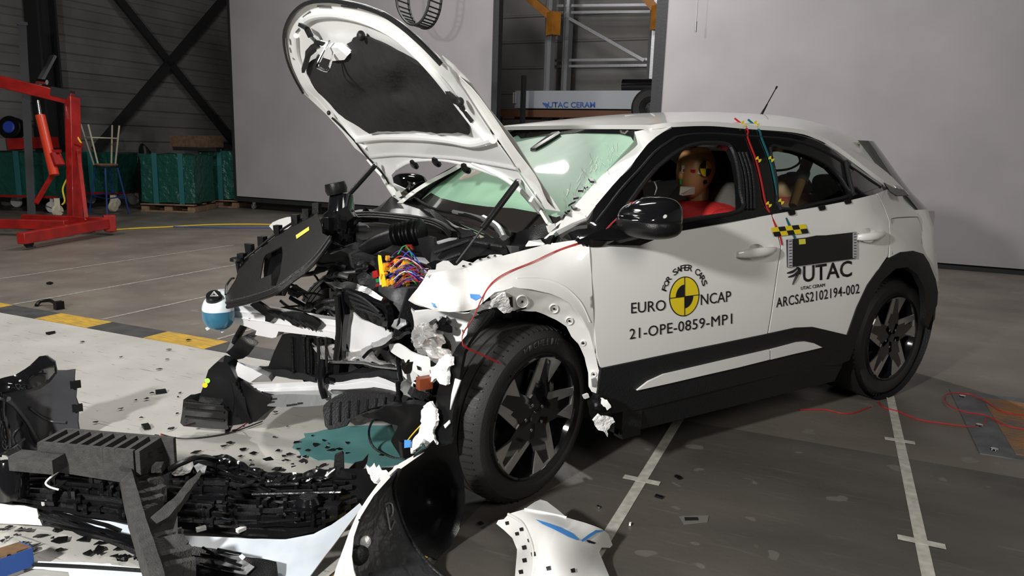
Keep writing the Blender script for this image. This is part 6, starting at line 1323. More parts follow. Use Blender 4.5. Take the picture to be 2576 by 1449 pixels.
for x, y in ((684, 1012), (727, 1020), (741, 1018), (755, 1015), (690, 1004)): pxsheet('plate_slot', [(x-7, y-2), (x+6, y-3), (x+7, y+1), (x-6, y+3)], surf([Y(661, 1000, .255), Y(800, 994, -.005), Y(905, 1010, -.185), Y(716, 1025, .135)]), M['black'], car, step=9, solid=.001)
plate('lower_debris', [(905, 1040), (960, 1028), (1010, 1015), (1060, 1020), (1085, 1050), (1070, 1100), (1040, 1140), (1000, 1150), (985, 1110), (1000, 1070), (960, 1050)], surf([Y(905, 1040, -.38), Y(1085, 1050, -.70), Y(1000, 1150, -.52), Y(1000, 1070, -.54)]), M['plast'], car, .03, .02, 12, 9)
hose([U(1000, 960, y=-.48), U(1005, 1010, y=-.50), U(1012, 1080, y=-.52), U(1005, 1130, y=-.52)], .009, M['glossp']); hose([U(1068, 1060, y=-.66), U(1040, 1090, y=-.64), U(1018, 1118, y=-.6)], .0025, M['yeloff'], 'yellow_wire')
hose([U(812, 905, y=-.02), U(808, 960, y=-.05), U(818, 1000, y=-.06)], .016, M['glossp'], 'dangling_bracket'); hose([U(798, 955, y=-.0), U(835, 958, y=-.08)], .014, M['glossp'], 'dangling_bracket')
hose([U(1000, 890, y=-.46), U(1006, 940, y=-.48), U(1012, 975, y=-.49), U(1000, 1010, y=-.47)], .010, M['glossp'], 'dangling_bracket')
b = MB(); c0 = U(1000, 1085, z=.10); P = [U(x, y, z=z) for x, y, z in ((985, 1030, .28), (945, 1050, .2), (928, 1085, .1), (940, 1125, .03), (985, 1150, .01), (1020, 1155, .01))]; b.tube(P, .005, 8); b.build('looped_pipe', M['plast2'], car)
b = MB(); b.poly([U(x, y, y=-.62) for x, y in ((1010, 1115), (1040, 1112), (1044, 1150), (1015, 1155))], (0, .03, 0)); b.build('sensor_box', M['plast'], car, bevel=.003)
# subframe and lower engine parts
b = MB(); b.box((.05, 0, .26), (.5, 1.0, .06)); b.build('subframe', M['dsteel'], car)
hose([(.1, -.6, .3), (-.1, -.45, .27), (-.3, -.42, .25)], .035, M['dsteel'], 'control_arm'); hose([(.0, .6, .3), (-.2, .45, .27), (-.35, .42, .25)], .035, M['dsteel'], 'control_arm')
hose([(.13, -.66, .40), (.12, -.60, .75), (.13, -.58, .95)], .045, M['dsteel'], 'suspension_strut')
# red wires over the fender and tyre
lf = lift(FE, .004); ls = lift(SIDE, .004)
for dx in (0, 3):
    cable('red_wire', ('outer' if dx else 'inner')+' strand of the red wire running from the door mirror to the front tyre', [ls(1600, 570+dx)+Vector((0, -.0, .0)), U(1560, 545+dx, y=-.87), lf(1500, 600+dx), lf(1455, 612+dx), lf(1400, 632+dx), lf(1340, 660+dx), lf(1280, 685+dx), lf(1240, 710+dx), lf(1215, 745+dx), U(1190, 800, y=-.89), U(1166, 835+dx, y=-.91), U(1163, 860+dx, y=-.92), U(1172, 872+dx, y=-.92), U(1210, 890+dx, y=-.905), U(1258, 912+dx, y=-.88)], .0015, M['red'], 'wire', 'red wires over the left fender')
for k in range(5):
    P = [U(1590+random.uniform(-10, 10), 515+random.uniform(-8, 6), y=-.93), U(1610+random.uniform(-10, 10), 505+random.uniform(-5, 8), y=-.95), U(1640+random.uniform(-15, 10), 500+random.uniform(-3, 6), y=-.97)]
    hose(P, .0016, M['red'], 'loose_red_wire', MIR, 5)
# ================================================================ debris in front of the car
def Z(px, py, z): return (px, py, dict(z=z))
def solo(o, lab, cat, group=None): return tag(o, lab, cat, group)
# puddle
pud = [(735, 1126), (742, 1112), (768, 1100), (764, 1090), (790, 1088), (820, 1080), (870, 1072), (930, 1070), (1000, 1070), (1050, 1090), (1072, 1130), (1050, 1160), (1010, 1166), (980, 1172), (950, 1176), (900, 1168), (870, 1164), (830, 1156), (800, 1158), (780, 1148), (757, 1146), (752, 1134)]
PM = mat('spilled_coolant', (.085, .23, .23), .25, col2=(.12, .29, .28), vs=5, coat=.6)
solo(pxsheet('coolant_puddle', pud, lambda x, y: U(x, y, z=.0075), PM, None, step=16, solid=.002), 'teal puddle of spilled coolant on the white floor under the torn front', 'puddle')
# ---- bumper corner standing on the floor
BC = thing('bumper_corner', 'torn white bumper corner with dark inside, standing on edge before the front tyre', 'bumper corner', U(1000, 1440, z=0))
w1 = surf([Z(1075, 1132, .40), Z(1040, 1150, .39), Z(1000, 1180, .37), Z(940, 1240, .33), Z(905, 1290, .29), Z(880, 1350, .24), Z(840, 1449, .14), Z(905, 1470, .12), Z(890, 1400, .20), Z(830, 1490, .08)])
pxsheet('painted_skin', [(1078, 1130), (1040, 1146), (1005, 1166), (978, 1188), (950, 1218), (925, 1252), (900, 1290), (880, 1335), (862, 1385), (845, 1430), (834, 1470), (828, 1500), (915, 1500), (900, 1465), (890, 1435), (885, 1400), (890, 1350), (907, 1300), (940, 1247), (985, 1197), (1010, 1178)], w1, M['white'], BC, step=10, solid=.006)
w2 = surf([Z(985, 1197, .36), Z(940, 1247, .32), Z(905, 1302, .28), Z(888, 1352, .235), Z(892, 1440, .15), Z(915, 1500, .10), Z(990, 1240, .26), Z(1000, 1300, .18), Z(1040, 1380, .09), Z(1100, 1449, .02), Z(1130, 1490, .01), Z(950, 1360, .17)])
pxsheet('inner_lining', [(1003, 1180), (985, 1197), (940, 1247), (907, 1300), (890, 1350), (885, 1400), (890, 1435), (900, 1465), (915, 1500), (1150, 1500), (1125, 1460), (1085, 1428), (1045, 1380), (1015, 1325), (998, 1270), (990, 1225), (994, 1200)], w2, mat('black_lining', (.045, .045, .048), .30, bump=.6, bs=14, bd=.02), BC, step=10, solid=.005)
b = MB(); b.tube([lift(w2, .003)(x, y) for x, y in ((1003, 1180), (992, 1210), (991, 1235), (999, 1275), (1016, 1325), (1046, 1380), (1086, 1428), (1125, 1460))], .006, 8, 5); b.build('arch_edge', M['plast2'], BC)
w3 = surf([Z(1003, 1182, .36), Z(1050, 1148, .39), Z(1100, 1124, .41), Z(1148, 1112, .42), Z(1160, 1180, .30), Z(1165, 1260, .16), Z(1150, 1340, .05), Z(1100, 1400, .01), Z(1015, 1325, .14), Z(995, 1250, .24), Z(1070, 1250, .12)])
pxsheet('arch_liner', [(1003, 1182), (1020, 1165), (1050, 1146), (1078, 1128), (1094, 1108), (1100, 1122), (1118, 1118), (1135, 1112), (1148, 1122), (1155, 1150), (1162, 1200), (1168, 1260), (1155, 1330), (1130, 1380), (1100, 1410), (1050, 1385), (1015, 1325), (998, 1270), (990, 1225)], w3, M['plast'], BC, step=12, solid=.005, rough=.008, rs=10)
for pts in (((968, 1275), (976, 1320), (980, 1333), (990, 1310)), ((966, 1268), (975, 1264), (983, 1270), (985, 1290), (980, 1300))): 
    b = MB(); b.tube([lift(w2, .004)(x, y) for x, y in pts], .003, 6, 4); b.build('moulded_loop', M['steel'], BC)
b = MB(); b.ell(lift(w2, .006)(914, 1364), (.018, .010, .02)); b.build('white_plug', M['torn'], BC)
b = MB(); b.ell(lift(w2, .004)(900, 1398), (.03, .02, .03)); b.build('boss', M['plast2'], BC)
for (x, y, r) in ((975, 1218, 3), (903, 1308, 3), (933, 1445, 5)): pxsheet('hole', [(x+r*math.cos(2*PI*i/10), y+r*math.sin(2*PI*i/10)) for i in range(10)], lift(w2, .002), M['black'], BC, step=8, solid=.0005)
# ---- broken wing panel, lower right
WP_ = thing('wing_panel', 'broken white wing panel with blue paint streaks lying on the dark floor by the tape', 'body panel', U(1400, 1420, z=0))
wf = surf([Z(1249, 1318, .05), Z(1280, 1293, .10), Z(1320, 1281, .13), Z(1359, 1256, .12), Z(1401, 1281, .13), Z(1425, 1302, .13), Z(1513, 1331, .09), Z(1540, 1371, .015), Z(1513, 1378, .05), Z(1507, 1389, .05), Z(1532, 1449, .03), Z(1299, 1382, .05), Z(1296, 1445, .02), Z(1289, 1354, .05), Z(1380, 1340, .15), Z(1400, 1420, .12), Z(1340, 1400, .11)])
wo = [(1249, 1317), (1254, 1308), (1268, 1306), (1280, 1293), (1320, 1281), (1345, 1262), (1359, 1256), (1376, 1261), (1401, 1281), (1426, 1302), (1470, 1315), (1513, 1331), (1530, 1343), (1541, 1371), (1534, 1379), (1513, 1377), (1507, 1389), (1520, 1420), (1532, 1449), (1540, 1475), (1400, 1480), (1296, 1460), (1298, 1413), (1300, 1382), (1289, 1354), (1268, 1333)]
pxsheet('painted_skin', wo, wf, M['white'], WP_, step=9, solid=.006, rough=.002)
b = MB(); b.tube([lift(wf, .002)(x, y) for x, y in ((1280, 1294), (1310, 1312), (1330, 1345), (1342, 1385), (1344, 1420), (1340, 1449))], .005, 8, 5); b.build('flange_crease', M['white'], WP_)
b = MB(); b.tube([lift(wf, .002)(x, y) for x, y in ((1320, 1282), (1365, 1290), (1425, 1303))], .004, 8, 5); b.build('flange_crease', M['white'], WP_)
pxsheet('blue_streak', [(1348, 1308), (1375, 1316), (1410, 1328), (1440, 1343), (1456, 1358), (1452, 1360), (1430, 1352), (1395, 1334), (1365, 1320)], lift(wf, .0025), M['blue'], WP_, step=8, solid=.0004)
pxsheet('blue_streak', [(1461, 1360), (1480, 1345), (1498, 1334), (1520, 1335), (1500, 1341), (1482, 1353), (1465, 1364)], lift(wf, .0025), M['blue'], WP_, step=8, solid=.0004)
pxsheet('slot', [(1474, 1359), (1482, 1360), (1498, 1366), (1494, 1369), (1480, 1366)], lift(wf, .003), M['black'], WP_, step=8, solid=.0006)
for x, y in ((1277, 1316), (1302, 1343), (1313, 1332), (1333, 1360), (1320, 1378), (1321, 1410), (1343, 1395), (1312, 1439), (1380, 1430), (1440, 1436)):
    r = 5 if y < 1370 else 6; pxsheet('clip_hole', [(x-r, y-r*.6), (x+r*.7, y-r), (x+r, y+r*.7), (x-r*.6, y+r)], lift(wf, .003), M['black'], WP_, step=8, solid=.0006)
# ---- standing black panel at far left
UT = thing('undertray_panel', 'black curved underbody panel standing upright at the left edge of the photo', 'panel', U(150, 1112, z=0))
bx = U(150, 1112, z=0); nrm = Vector((CF.x, CF.y, 0)).normalized(); FW = lambda px, py: UP(px, py, bx, nrm)
u1 = surf([(192, 930, FW(192, 930)), (200, 1100, FW(200, 1100)), (118, 893, FW(118, 893)+nrm*.01), (0, 958, FW(0, 958)-nrm*.10), (60, 930, FW(60, 930)-nrm*.05), (100, 1112, FW(100, 1112)), (50, 1040, FW(50, 1040)-nrm*.10), (0, 1000, FW(0, 1000)-nrm*.22), (0, 1110, FW(0, 1110)-nrm*.28), (130, 1000, FW(130, 1000)+nrm*.03)])
gmat = mat('scuffed_black_sheet', (.05, .05, .055), .28, bump=.4, bs=9, bd=.02)
pxsheet('sheet', [(-60, 985), (0, 958), (40, 945), (75, 920), (100, 896), (118, 893), (138, 908), (143, 932), (165, 932), (188, 929), (186, 965), (193, 972), (190, 1000), (197, 1020), (195, 1060), (201, 1098), (180, 1108), (140, 1112), (100, 1118), (80, 1085), (50, 1045), (20, 1010), (-60, 990)], u1, gmat, UT, step=12, solid=.006)
u2 = surf([(0, 985, FW(0, 985)-nrm*.20), (30, 1010, FW(30, 1010)-nrm*.16), (95, 1118, FW(95, 1112)-nrm*.03), (75, 1180, U(75, 1180, z=.03)), (0, 1180, U(0, 1180, z=.05)), (0, 1080, FW(0, 1080)-nrm*.30), (-60, 1100, FW(-60, 1100)-nrm*.3)])
pxsheet('inner_fold', [(-60, 985), (0, 985), (25, 1005), (60, 1050), (95, 1110), (108, 1130), (90, 1160), (75, 1180), (40, 1190), (-60, 1200)], u2, M['gloss'], UT, step=14, solid=.005, rough=.006)
pxsheet('upper_fold', [(-60, 985), (0, 958), (40, 945), (75, 920), (100, 897), (118, 894), (137, 909), (142, 934), (120, 955), (85, 972), (45, 982), (0, 992), (-60, 1000)], lift(u1, .012), M['gloss'], UT, step=12, solid=.005, rough=.0006)
b = MB(); b.tube([lift(u1, .006)(x, y) for x, y in ((16, 1005), (40, 1030), (66, 1065), (92, 1112))], .012, 8, 4); b.build('rolled_edge', gmat, UT)
b = MB(); b.tube([lift(u1, .006)(x, y) for x, y in ((72, 1025), (100, 1045), (130, 1058), (170, 1062))], .006, 8, 4); b.build('pressed_rib', gmat, UT)
for x, y in ((190, 967), (195, 1026)): b = MB(); b.box(lift(u1, .0)(x, y), (.04, .02, .03)); b.build('edge_clip', M['plast'], UT)
# ---- bumper skin with its grille
FB_ = thing('front_bumper', 'torn off white front bumper, black grille facing up, lying in the left foreground', 'bumper', U(450, 1330, z=0))
G = surf([Z(-40, 1180, .12), Z(130, 1160, .16), Z(330, 1180, .16), (560, 1168, dict(z=.13)), Z(700, 1205, .13), Z(900, 1200, .16), Z(0, 1260, .06), Z(330, 1310, .05), Z(600, 1345, .045), Z(800, 1340, .05), Z(960, 1270, .08), Z(450, 1260, .09)])
go = [(-50, 1170), (20, 1150), (130, 1160), (220, 1178), (330, 1182), (430, 1170), (500, 1160), (545, 1155), (600, 1168), (660, 1190), (720, 1198), (800, 1193), (850, 1180), (930, 1178), (1000, 1175), (985, 1200), (955, 1235), (930, 1262), (900, 1280), (860, 1312), (800, 1340), (720, 1352), (620, 1348), (500, 1335), (400, 1325), (330, 1318), (200, 1295), (60, 1270), (-50, 1262)]
GP = pxsheet('grille_panel', go, G, M['plast'], FB_, step=14, solid=.010, rough=.006, rs=9)
random.seed(11)
# grille bars: rows following the bumper
def row(t, x): # y of row t at x
    top = table([(-40, 1172), (130, 1165), (330, 1186), (560, 1172), (700, 1206), (900, 1200)], x); bot = table([(-40, 1255), (330, 1306), (600, 1340), (800, 1332), (900, 1290)], x); return lerp(top, bot, t)
for r_ in range(8):
    t = (r_+.5)/8
    for (xa, xb) in ((-30, 150), (160, 330), (430, 600), (600, 720), (720, 880)):
        xa2 = xa+random.uniform(-8, 8); xb2 = xb+random.uniform(-25, 25)
        P = [lift(G, .014+.006*random.random())(lerp(xa2, xb2, k/5), row(t, lerp(xa2, xb2, k/5))+random.uniform(-1.5, 1.5)) for k in range(6)]
        b = MB()
        for i in range(5): b.bar(P[i], P[i+1], .010, .014)
        b.build('grille_bar', (M['plast'], M['glossp'], M['plast2'])[r_ % 3], FB_)
for k in range(92):
    x = random.choice((random.uniform(120, 330), random.uniform(440, 860), random.uniform(440, 860))); r_ = random.randrange(8); y = row((r_+.5)/8, x)
    b = MB(); s = random.uniform(.014, .026); b.box(lift(G, .02)(x, y), (s, .012, s*1.5), Matrix.Rotation(random.uniform(-.5, .5)+1.0, 3, 'Z')); b.build('grille_clip', (M['plast'], M['glossp'])[k % 2], FB_, smooth=False)
# crumpled film and shards along the far edge
pxsheet('torn_film', [(535, 1152), (560, 1150), (600, 1165), (650, 1186), (700, 1198), (760, 1198), (815, 1190), (850, 1182), (845, 1205), (780, 1222), (700, 1225), (640, 1212), (590, 1200), (540, 1185)], lift(G, .02), M['glossp'], FB_, step=6, solid=.003, rough=.014, rs=22, auto=20)
for (a, c, r) in (((500, 1192), (650, 1228), .006), ((600, 1240), (760, 1232), .008), ((640, 1260), (860, 1250), .007), ((660, 1330), (760, 1322), .006), ((720, 1300), (830, 1292), .006), ((560, 1200), (690, 1255), .005)):
    b = MB(); b.tube([lift(G, .03)(*a), lift(G, .034)(*c)], r, 8, 0); b.build('cross_rod', M['glossp'], FB_)
# painted skin pieces round the grille
WK = mat('bumper_paint_inside', (.62, .68, .74), .38, coat=.2, var=.2, vs=7)
s1 = surf([Z(470, 1345, .05), Z(620, 1358, .06), Z(800, 1342, .07), Z(905, 1265, .12), Z(560, 1449, .01), Z(700, 1470, .01), Z(820, 1380, .05), Z(650, 1400, .03)])
pxsheet('painted_skin', [(440, 1345), (500, 1350), (560, 1352), (640, 1356), (720, 1356), (790, 1345), (835, 1322), (870, 1295), (905, 1266), (912, 1275), (885, 1310), (855, 1350), (820, 1395), (780, 1449), (770, 1490), (640, 1490), (640, 1430), (600, 1400), (520, 1385), (470, 1370)], s1, WK, FB_, step=10, solid=.005, rough=.004, rs=9)
s2 = surf([Z(165, 1288, .05), Z(340, 1318, .04), Z(345, 1350, .01), Z(200, 1312, .02)])
pxsheet('painted_skin', [(165, 1288), (230, 1296), (335, 1314), (345, 1350), (300, 1342), (240, 1325), (190, 1308)], s2, WK, FB_, step=10, solid=.005, rough=.003)
s3 = surf([Z(0, 1268, .08), Z(95, 1280, .07), Z(105, 1322, .02), Z(0, 1318, .02)])
pxsheet('painted_skin', [(-60, 1262), (0, 1267), (60, 1272), (92, 1280), (97, 1300), (106, 1322), (60, 1319), (0, 1317), (-60, 1315)], s3, M['white'], FB_, step=10, solid=.005)
# long splintered strips crossing below the grille
for k, (a, c) in enumerate((((92, 1285), (360, 1400)), ((100, 1300), (370, 1392)), ((110, 1318), (352, 1378)), ((60, 1262), (260, 1345)), ((150, 1310), (380, 1410)), ((200, 1320), (390, 1385)), ((130, 1290), (300, 1335)))):
    b = MB(); P = [U(lerp(a[0], c[0], t), lerp(a[1], c[1], t)-6*math.sin(PI*t)+random.uniform(-2, 2), z=.05-.03*t+.012*(k % 3)) for t in (0, .2, .4, .6, .8, 1)]
    for i in range(5): b.bar(P[i], P[i+1], .012, .008)
    b.build('splintered_strip', (M['plast'], M['plast2'], M['glossp'])[k % 3], FB_)
pxsheet('torn_mesh', [(100, 1290), (150, 1300), (230, 1330), (330, 1368), (370, 1395), (340, 1392), (260, 1362), (170, 1335), (112, 1322)], surf([Z(100, 1290, .05), Z(370, 1395, .015), Z(112, 1322, .02), Z(230, 1330, .035)]), M['plast'], FB_, step=8, solid=.006, rough=.008, rs=18)
# lamp and sensor lying in the skin
b = MB(); b.lathe([(0, .0), (.04, .0), (.045, .03), (.03, .05), (0, .05)], lift(G, .01)(778, 1287), (0, 0, 1), n=20); b.build('sensor_ring', M['glossp'], FB_)
b = MB(); b.box(lift(G, .02)(838, 1290), (.04, .05, .05), Matrix.Rotation(.8, 3, 'Z')); b.build('socket', M['plast'], FB_)
for x, y in ((608, 1338), (122, 1268), (545, 1172), (508, 1336)): b = MB(); b.box(lift(G, .012)(x, y), (.03, .015, .012), Matrix.Rotation(random.random(), 3, 'Z')); b.build('white_clip', M['paper'], FB_)
# black mesh block bottom centre
bb = surf([Z(520, 1400, .06), Z(700, 1410, .06), Z(560, 1460, .03), Z(690, 1460, .03)])
LL = thing('broken_lamp_unit', 'shattered black lamp unit with a small white square, bottom centre-left of the photo', 'lamp unit', U(610, 1440, z=0))
pxsheet('casing', [(485, 1375), (520, 1382), (600, 1392), (650, 1398), (700, 1412), (702, 1440), (690, 1480), (500, 1490), (460, 1450), (470, 1400)], bb, M['plast'], LL, step=9, solid=.02, rough=.010, rs=14)
pxsheet('lens', [(545, 1400), (600, 1404), (640, 1430), (620, 1449), (560, 1440), (540, 1420)], lift(bb, .012), M['steel'], LL, step=9, solid=.004, rough=.004)
pxsheet('white_square', [(604, 1411), (612, 1404), (621, 1412), (613, 1420)], lift(bb, .022), M['paper'], LL, step=9, solid=.002)
for k in range(10):
    b = MB(); a = (random.uniform(480, 560), random.uniform(1382, 1449)); b.tube([lift(bb, .02)(*a), lift(bb, .022)(a[0]+random.uniform(40, 90), a[1]+random.uniform(8, 24))], .004, 6, 0); b.build('broken_rod', M['glossp'], LL)
# sensor motor at far left
SM = thing('sensor_motor', 'small black and silver motor unit lying at the left edge beside the grille', 'motor', U(30, 1225, z=.08))
c0 = U(25, 1180, z=.20)
b = MB(); b.lathe([(0, -.10), (.05, -.10), (.055, 0), (.045, .03), (0, .03)], c0, (0, .2, 1), n=20); b.build('body', M['gloss'], SM)
b = MB(); b.box(c0+Vector((.01, -.01, .045)), (.05, .05, .03), Matrix.Rotation(.5, 3, 'Z')); b.build('silver_cap', M['chrome'], SM)
b = MB(); b.tube([c0+Vector((-.03, 0, .05)), c0+Vector((.01, -.02, .08)), c0+Vector((.05, 0, .10))], .005, 6); b.build('pin', M['chrome'], SM)
# ---- foam absorber block with pockets
FA = thing('foam_absorber', 'long dark grey foam absorber block with open pockets along its top, left foreground', 'foam block', U(220, 1170, z=0))
a0, a1 = U(93, 1113, z=.30), U(334, 1134, z=.30); b0, b1 = U(144, 1100, z=.30), U(419, 1122, z=.30)
d = (a1-a0); dn = Vector((-d.y, d.x, 0)).normalized(); dn = dn if dn.dot(CF) > 0 else -dn; W_ = .12; H_ = .12
b = MB()
b.poly([a0, a1, a1+Vector((0, 0, -H_)), a0+Vector((0, 0, -H_*.8))], dn*.014); b.poly([a0+dn*W_, a1+dn*W_+d*.2, a1+dn*W_+d*.2+Vector((0, 0, -H_)), a0+dn*W_+Vector((0, 0, -H_))], dn*.014)
b.poly([a0+Vector((0, 0, -H_*.8)), a1+Vector((0, 0, -H_)), a1+dn*W_+Vector((0, 0, -H_)), a0+dn*W_+Vector((0, 0, -H_*.8))], (0, 0, .015))
for k in range(9):
    t = k/8*1.02; p = a0+d*t; b.poly([p, p+dn*W_, p+dn*W_+Vector((0, 0, -H_+.01)), p+Vector((0, 0, -H_*.8+.01))], d.normalized()*.016)
b.build('ribbed_block', M['foam'], FA, smooth=False, rough=.0015, rs=30)
b = MB(); b.box(a0+d*.06-dn*.03+Vector((0, 0, -.055)), (.16, .06, .05), Matrix.Rotation(math.atan2(d.y, d.x), 3, 'Z')); b.build('step', M['foam'], FA, smooth=False)
for k in range(6):
    p = a1+dn*random.uniform(0, W_)+Vector((0, 0, random.uniform(-H_, -.01)))+d*random.uniform(0, .18); b = MB(); s = random.uniform(.02, .035); b.box(p, (s, s, s*.7), Matrix.Rotation(random.random()*3, 3, 'Z')); b.build('torn_end_piece', M['foamd'], FA, smooth=False, rough=.01, rs=30)
# ---- broken foam with torn ribs
TF = thing('torn_foam_strip', 'torn charcoal foam strip with ragged ribs lying across the bumper in the left foreground', 'foam strip', U(370, 1400, z=0))
spn = [(312, 1178), (322, 1230), (338, 1290), (352, 1340), (368, 1390), (388, 1449), (398, 1490)]; sz = [.20, .19, .18, .17, .16, .15, .14]
P = [U(x, y, z=z) for (x, y), z in zip(spn, sz)]
b = MB(); SPt = smooth_line(P, 3)
for i in range(len(SPt)-1): b.bar(SPt[i], SPt[i+1]+(SPt[i+1]-SPt[i])*.1, .036, .09)
b.build('spine', M['foam'], TF, rough=.0025, rs=30)
for k, (x0, y0, x1, y1) in enumerate(((322, 1190, 396, 1176), (326, 1214, 402, 1196), (332, 1238, 408, 1218), (337, 1262, 414, 1240), (342, 1284, 408, 1264), (348, 1305, 390, 1288), (362, 1346, 440, 1322), (372, 1372, 456, 1352), (385, 1420, 478, 1400), (395, 1446, 490, 1424))):
    t = k/9; a = U(x0, y0, z=.19-.05*t); c = U(x1, y1, z=.18-.05*t); b = MB(); n_ = 6
    for i in range(n_): 
        p, q = lerp(a, c, i/n_), lerp(a, c, (i+1)/n_); b.bar(p, q, .024+random.uniform(-.002, .002), .055+random.uniform(-.004, .004))
    b.build('torn_rib', M['foam'], TF, rough=.005, rs=22)
pxsheet('wedge', [(505, 1180), (510, 1188), (488, 1220), (462, 1252), (436, 1282), (424, 1300), (395, 1318), (372, 1345), (362, 1338), (372, 1312), (395, 1285), (430, 1258), (465, 1222)], surf([Z(505, 1180, .28), Z(436, 1282, .22), Z(368, 1342, .17), Z(430, 1258, .24)]), M['foam'], TF, step=8, solid=.05, rough=.005, rs=25)
pxsheet('lower_block', [(375, 1358), (410, 1350), (464, 1342), (475, 1362), (462, 1375), (450, 1395), (415, 1420), (398, 1412), (384, 1385)], surf([Z(375, 1358, .18), Z(464, 1342, .18), Z(400, 1415, .14)]), M['foam'], TF, step=8, solid=.06, rough=.005, rs=25)
pxsheet('top_plate', [(308, 1176), (345, 1166), (358, 1170), (350, 1185), (330, 1192), (312, 1190)], surf([Z(308, 1176, .22), Z(358, 1168, .23), Z(330, 1192, .21)]), M['foam'], TF, step=8, solid=.03, rough=.004)
# ---- other pieces
o = MB(); o.tube([U(x, y, z=z) for x, y, z in ((400, 1192, .16), (430, 1178, .22), (470, 1158, .25), (510, 1150, .24), (545, 1158, .14))], .010, 10, 6); solo(o.build('rubber_hose', M['plast'], None), 'black rubber hose arching over the broken foam toward the grille', 'hose')
solo(plate('silver_shard', [(432, 1192), (445, 1180), (470, 1170), (485, 1162), (487, 1172), (478, 1188), (460, 1196), (440, 1197)], surf([Z(432, 1192, .17), Z(487, 1165, .20), Z(460, 1196, .16)]), M['foil'], None, .008, .005), 'shiny silver shard lying behind the torn foam strip', 'shard')
solo(plate('brown_grey_shard', [(488, 1172), (500, 1165), (520, 1172), (515, 1188), (498, 1190)], surf([Z(488, 1172, .17), Z(520, 1172, .17), Z(505, 1190, .16)]), M['steel'], None, .006, .004), 'dull grey shard beside the shiny silver one behind the foam', 'shard')
pl = U(852, 1200, z=.14)
solo(pxsheet('upright_tab', [(838, 1192), (842, 1145), (860, 1137), (863, 1142), (865, 1190), (862, 1202), (840, 1204)], P3(pl, pl+Vector((CR.x, CR.y, 0)), pl+Vector((0, 0, 1))), M['plast2'], None, step=10, solid=.012), 'upright black plastic tab on the far edge of the bumper by the puddle', 'bracket')
solo(plate('fin_bracket', [(878, 1180), (893, 1165), (912, 1160), (920, 1150), (927, 1142), (924, 1162), (915, 1178), (898, 1186)], P3(U(878, 1185, z=.14), U(920, 1182, z=.14), U(900, 1185, z=.14)+Vector((0, 0, 1))), M['plast'], None, .006, .003), 'pointed black bracket fin just right of the upright tab by the puddle', 'bracket')
solo(plate('torn_foam_fluff', [(925, 1170), (932, 1176), (940, 1165), (944, 1178), (952, 1172), (958, 1182), (972, 1182), (980, 1190), (975, 1200), (955, 1206), (948, 1214), (938, 1208), (930, 1195)], surf([Z(925, 1175, .22), Z(980, 1190, .24), Z(945, 1210, .22)]), M['torn'], None, .012, .012, 24, 6), 'ragged white torn plastic between the grille and the bumper corner', 'torn plastic')
# blue bracket bottom left
BB = thing('blue_bracket', 'blue and rusty brown metal bracket at the bottom left corner', 'bracket', U(30, 1420, z=0))
bs_ = surf([Z(0, 1378, .08), Z(48, 1363, .08), Z(82, 1378, .08), Z(-40, 1430, .08)])
pxsheet('rusty_top', [(-60, 1395), (0, 1378), (48, 1363), (80, 1377), (30, 1396), (-60, 1425)], bs_, mat('rust_brown', (.16, .09, .04), .8, var=.5, vs=30), BB, step=12, solid=.01)
p, q, r = U(82, 1378, z=.08), U(-60, 1428, z=.08), U(48, 1363, z=.08)
b = MB(); b.poly([p, q, q+Vector((0, 0, -.06)), p+Vector((0, 0, -.06))], (0, .012, 0)); b.build('blue_side', M['bluep'], BB); b = MB(); b.poly([p, r, r+Vector((0, 0, -.06)), p+Vector((0, 0, -.06))], (0, .008, 0)); b.build('blue_end', M['bluep'], BB)
BSt = surf([Z(60, 1415, .02), Z(370, 1432, .03), Z(200, 1430, .025), Z(200, 1449, .01)])
solo(pxsheet('trim_strip', [(64, 1410), (120, 1411), (200, 1415), (300, 1422), (372, 1430), (376, 1449), (370, 1470), (180, 1470), (170, 1440), (110, 1430), (48, 1428), (60, 1420)], BSt, WK, None, step=9, solid=.006, rough=.004), 'long pale blue-white trim strip lying along the bottom left of the photo', 'trim strip')
b = MB(); b.tube([lift(BSt, .008)(x, y) for x, y in ((60, 1420), (150, 1424), (260, 1430), (375, 1438))], .006, 6); solo(b.build('black_moulding', M['plast'], None), 'thin black moulding resting on the pale trim strip at bottom left', 'moulding')
# clip on the far floor
CL = MB(); CL.tube([U(x, y, z=z) for x, y, z in ((92, 768, .01), (102, 758, .03), (125, 756, .04), (142, 764, .035))], .014, 8, 4); CL.box(U(148, 768, z=.03), (.06, .05, .06), Matrix.Rotation(.4, 3, 'Z')); solo(CL.build('broken_clip', M['plast'], None, rough=.004, rs=30), 'black broken clip alone on the floor beyond the hazard strip', 'clip')
for x, y, l in ((125, 712, 'small dark scrap on the far floor left, nearest the crane'), (128, 837, 'small dark scrap on the white floor just below the hazard strip'), (405, 985, 'dark fleck alone in the middle of the white floor'), (367, 1073, 'dark fleck on the white floor left of the black wire')):
    b = MB(); b.box(U(x, y, z=.012), (.05, .03, .015), Matrix.Rotation(random.random()*3, 3, 'Z')); solo(b.build('plastic_scrap', M['plast'], None, rough=.006, rs=40), l, 'scrap')
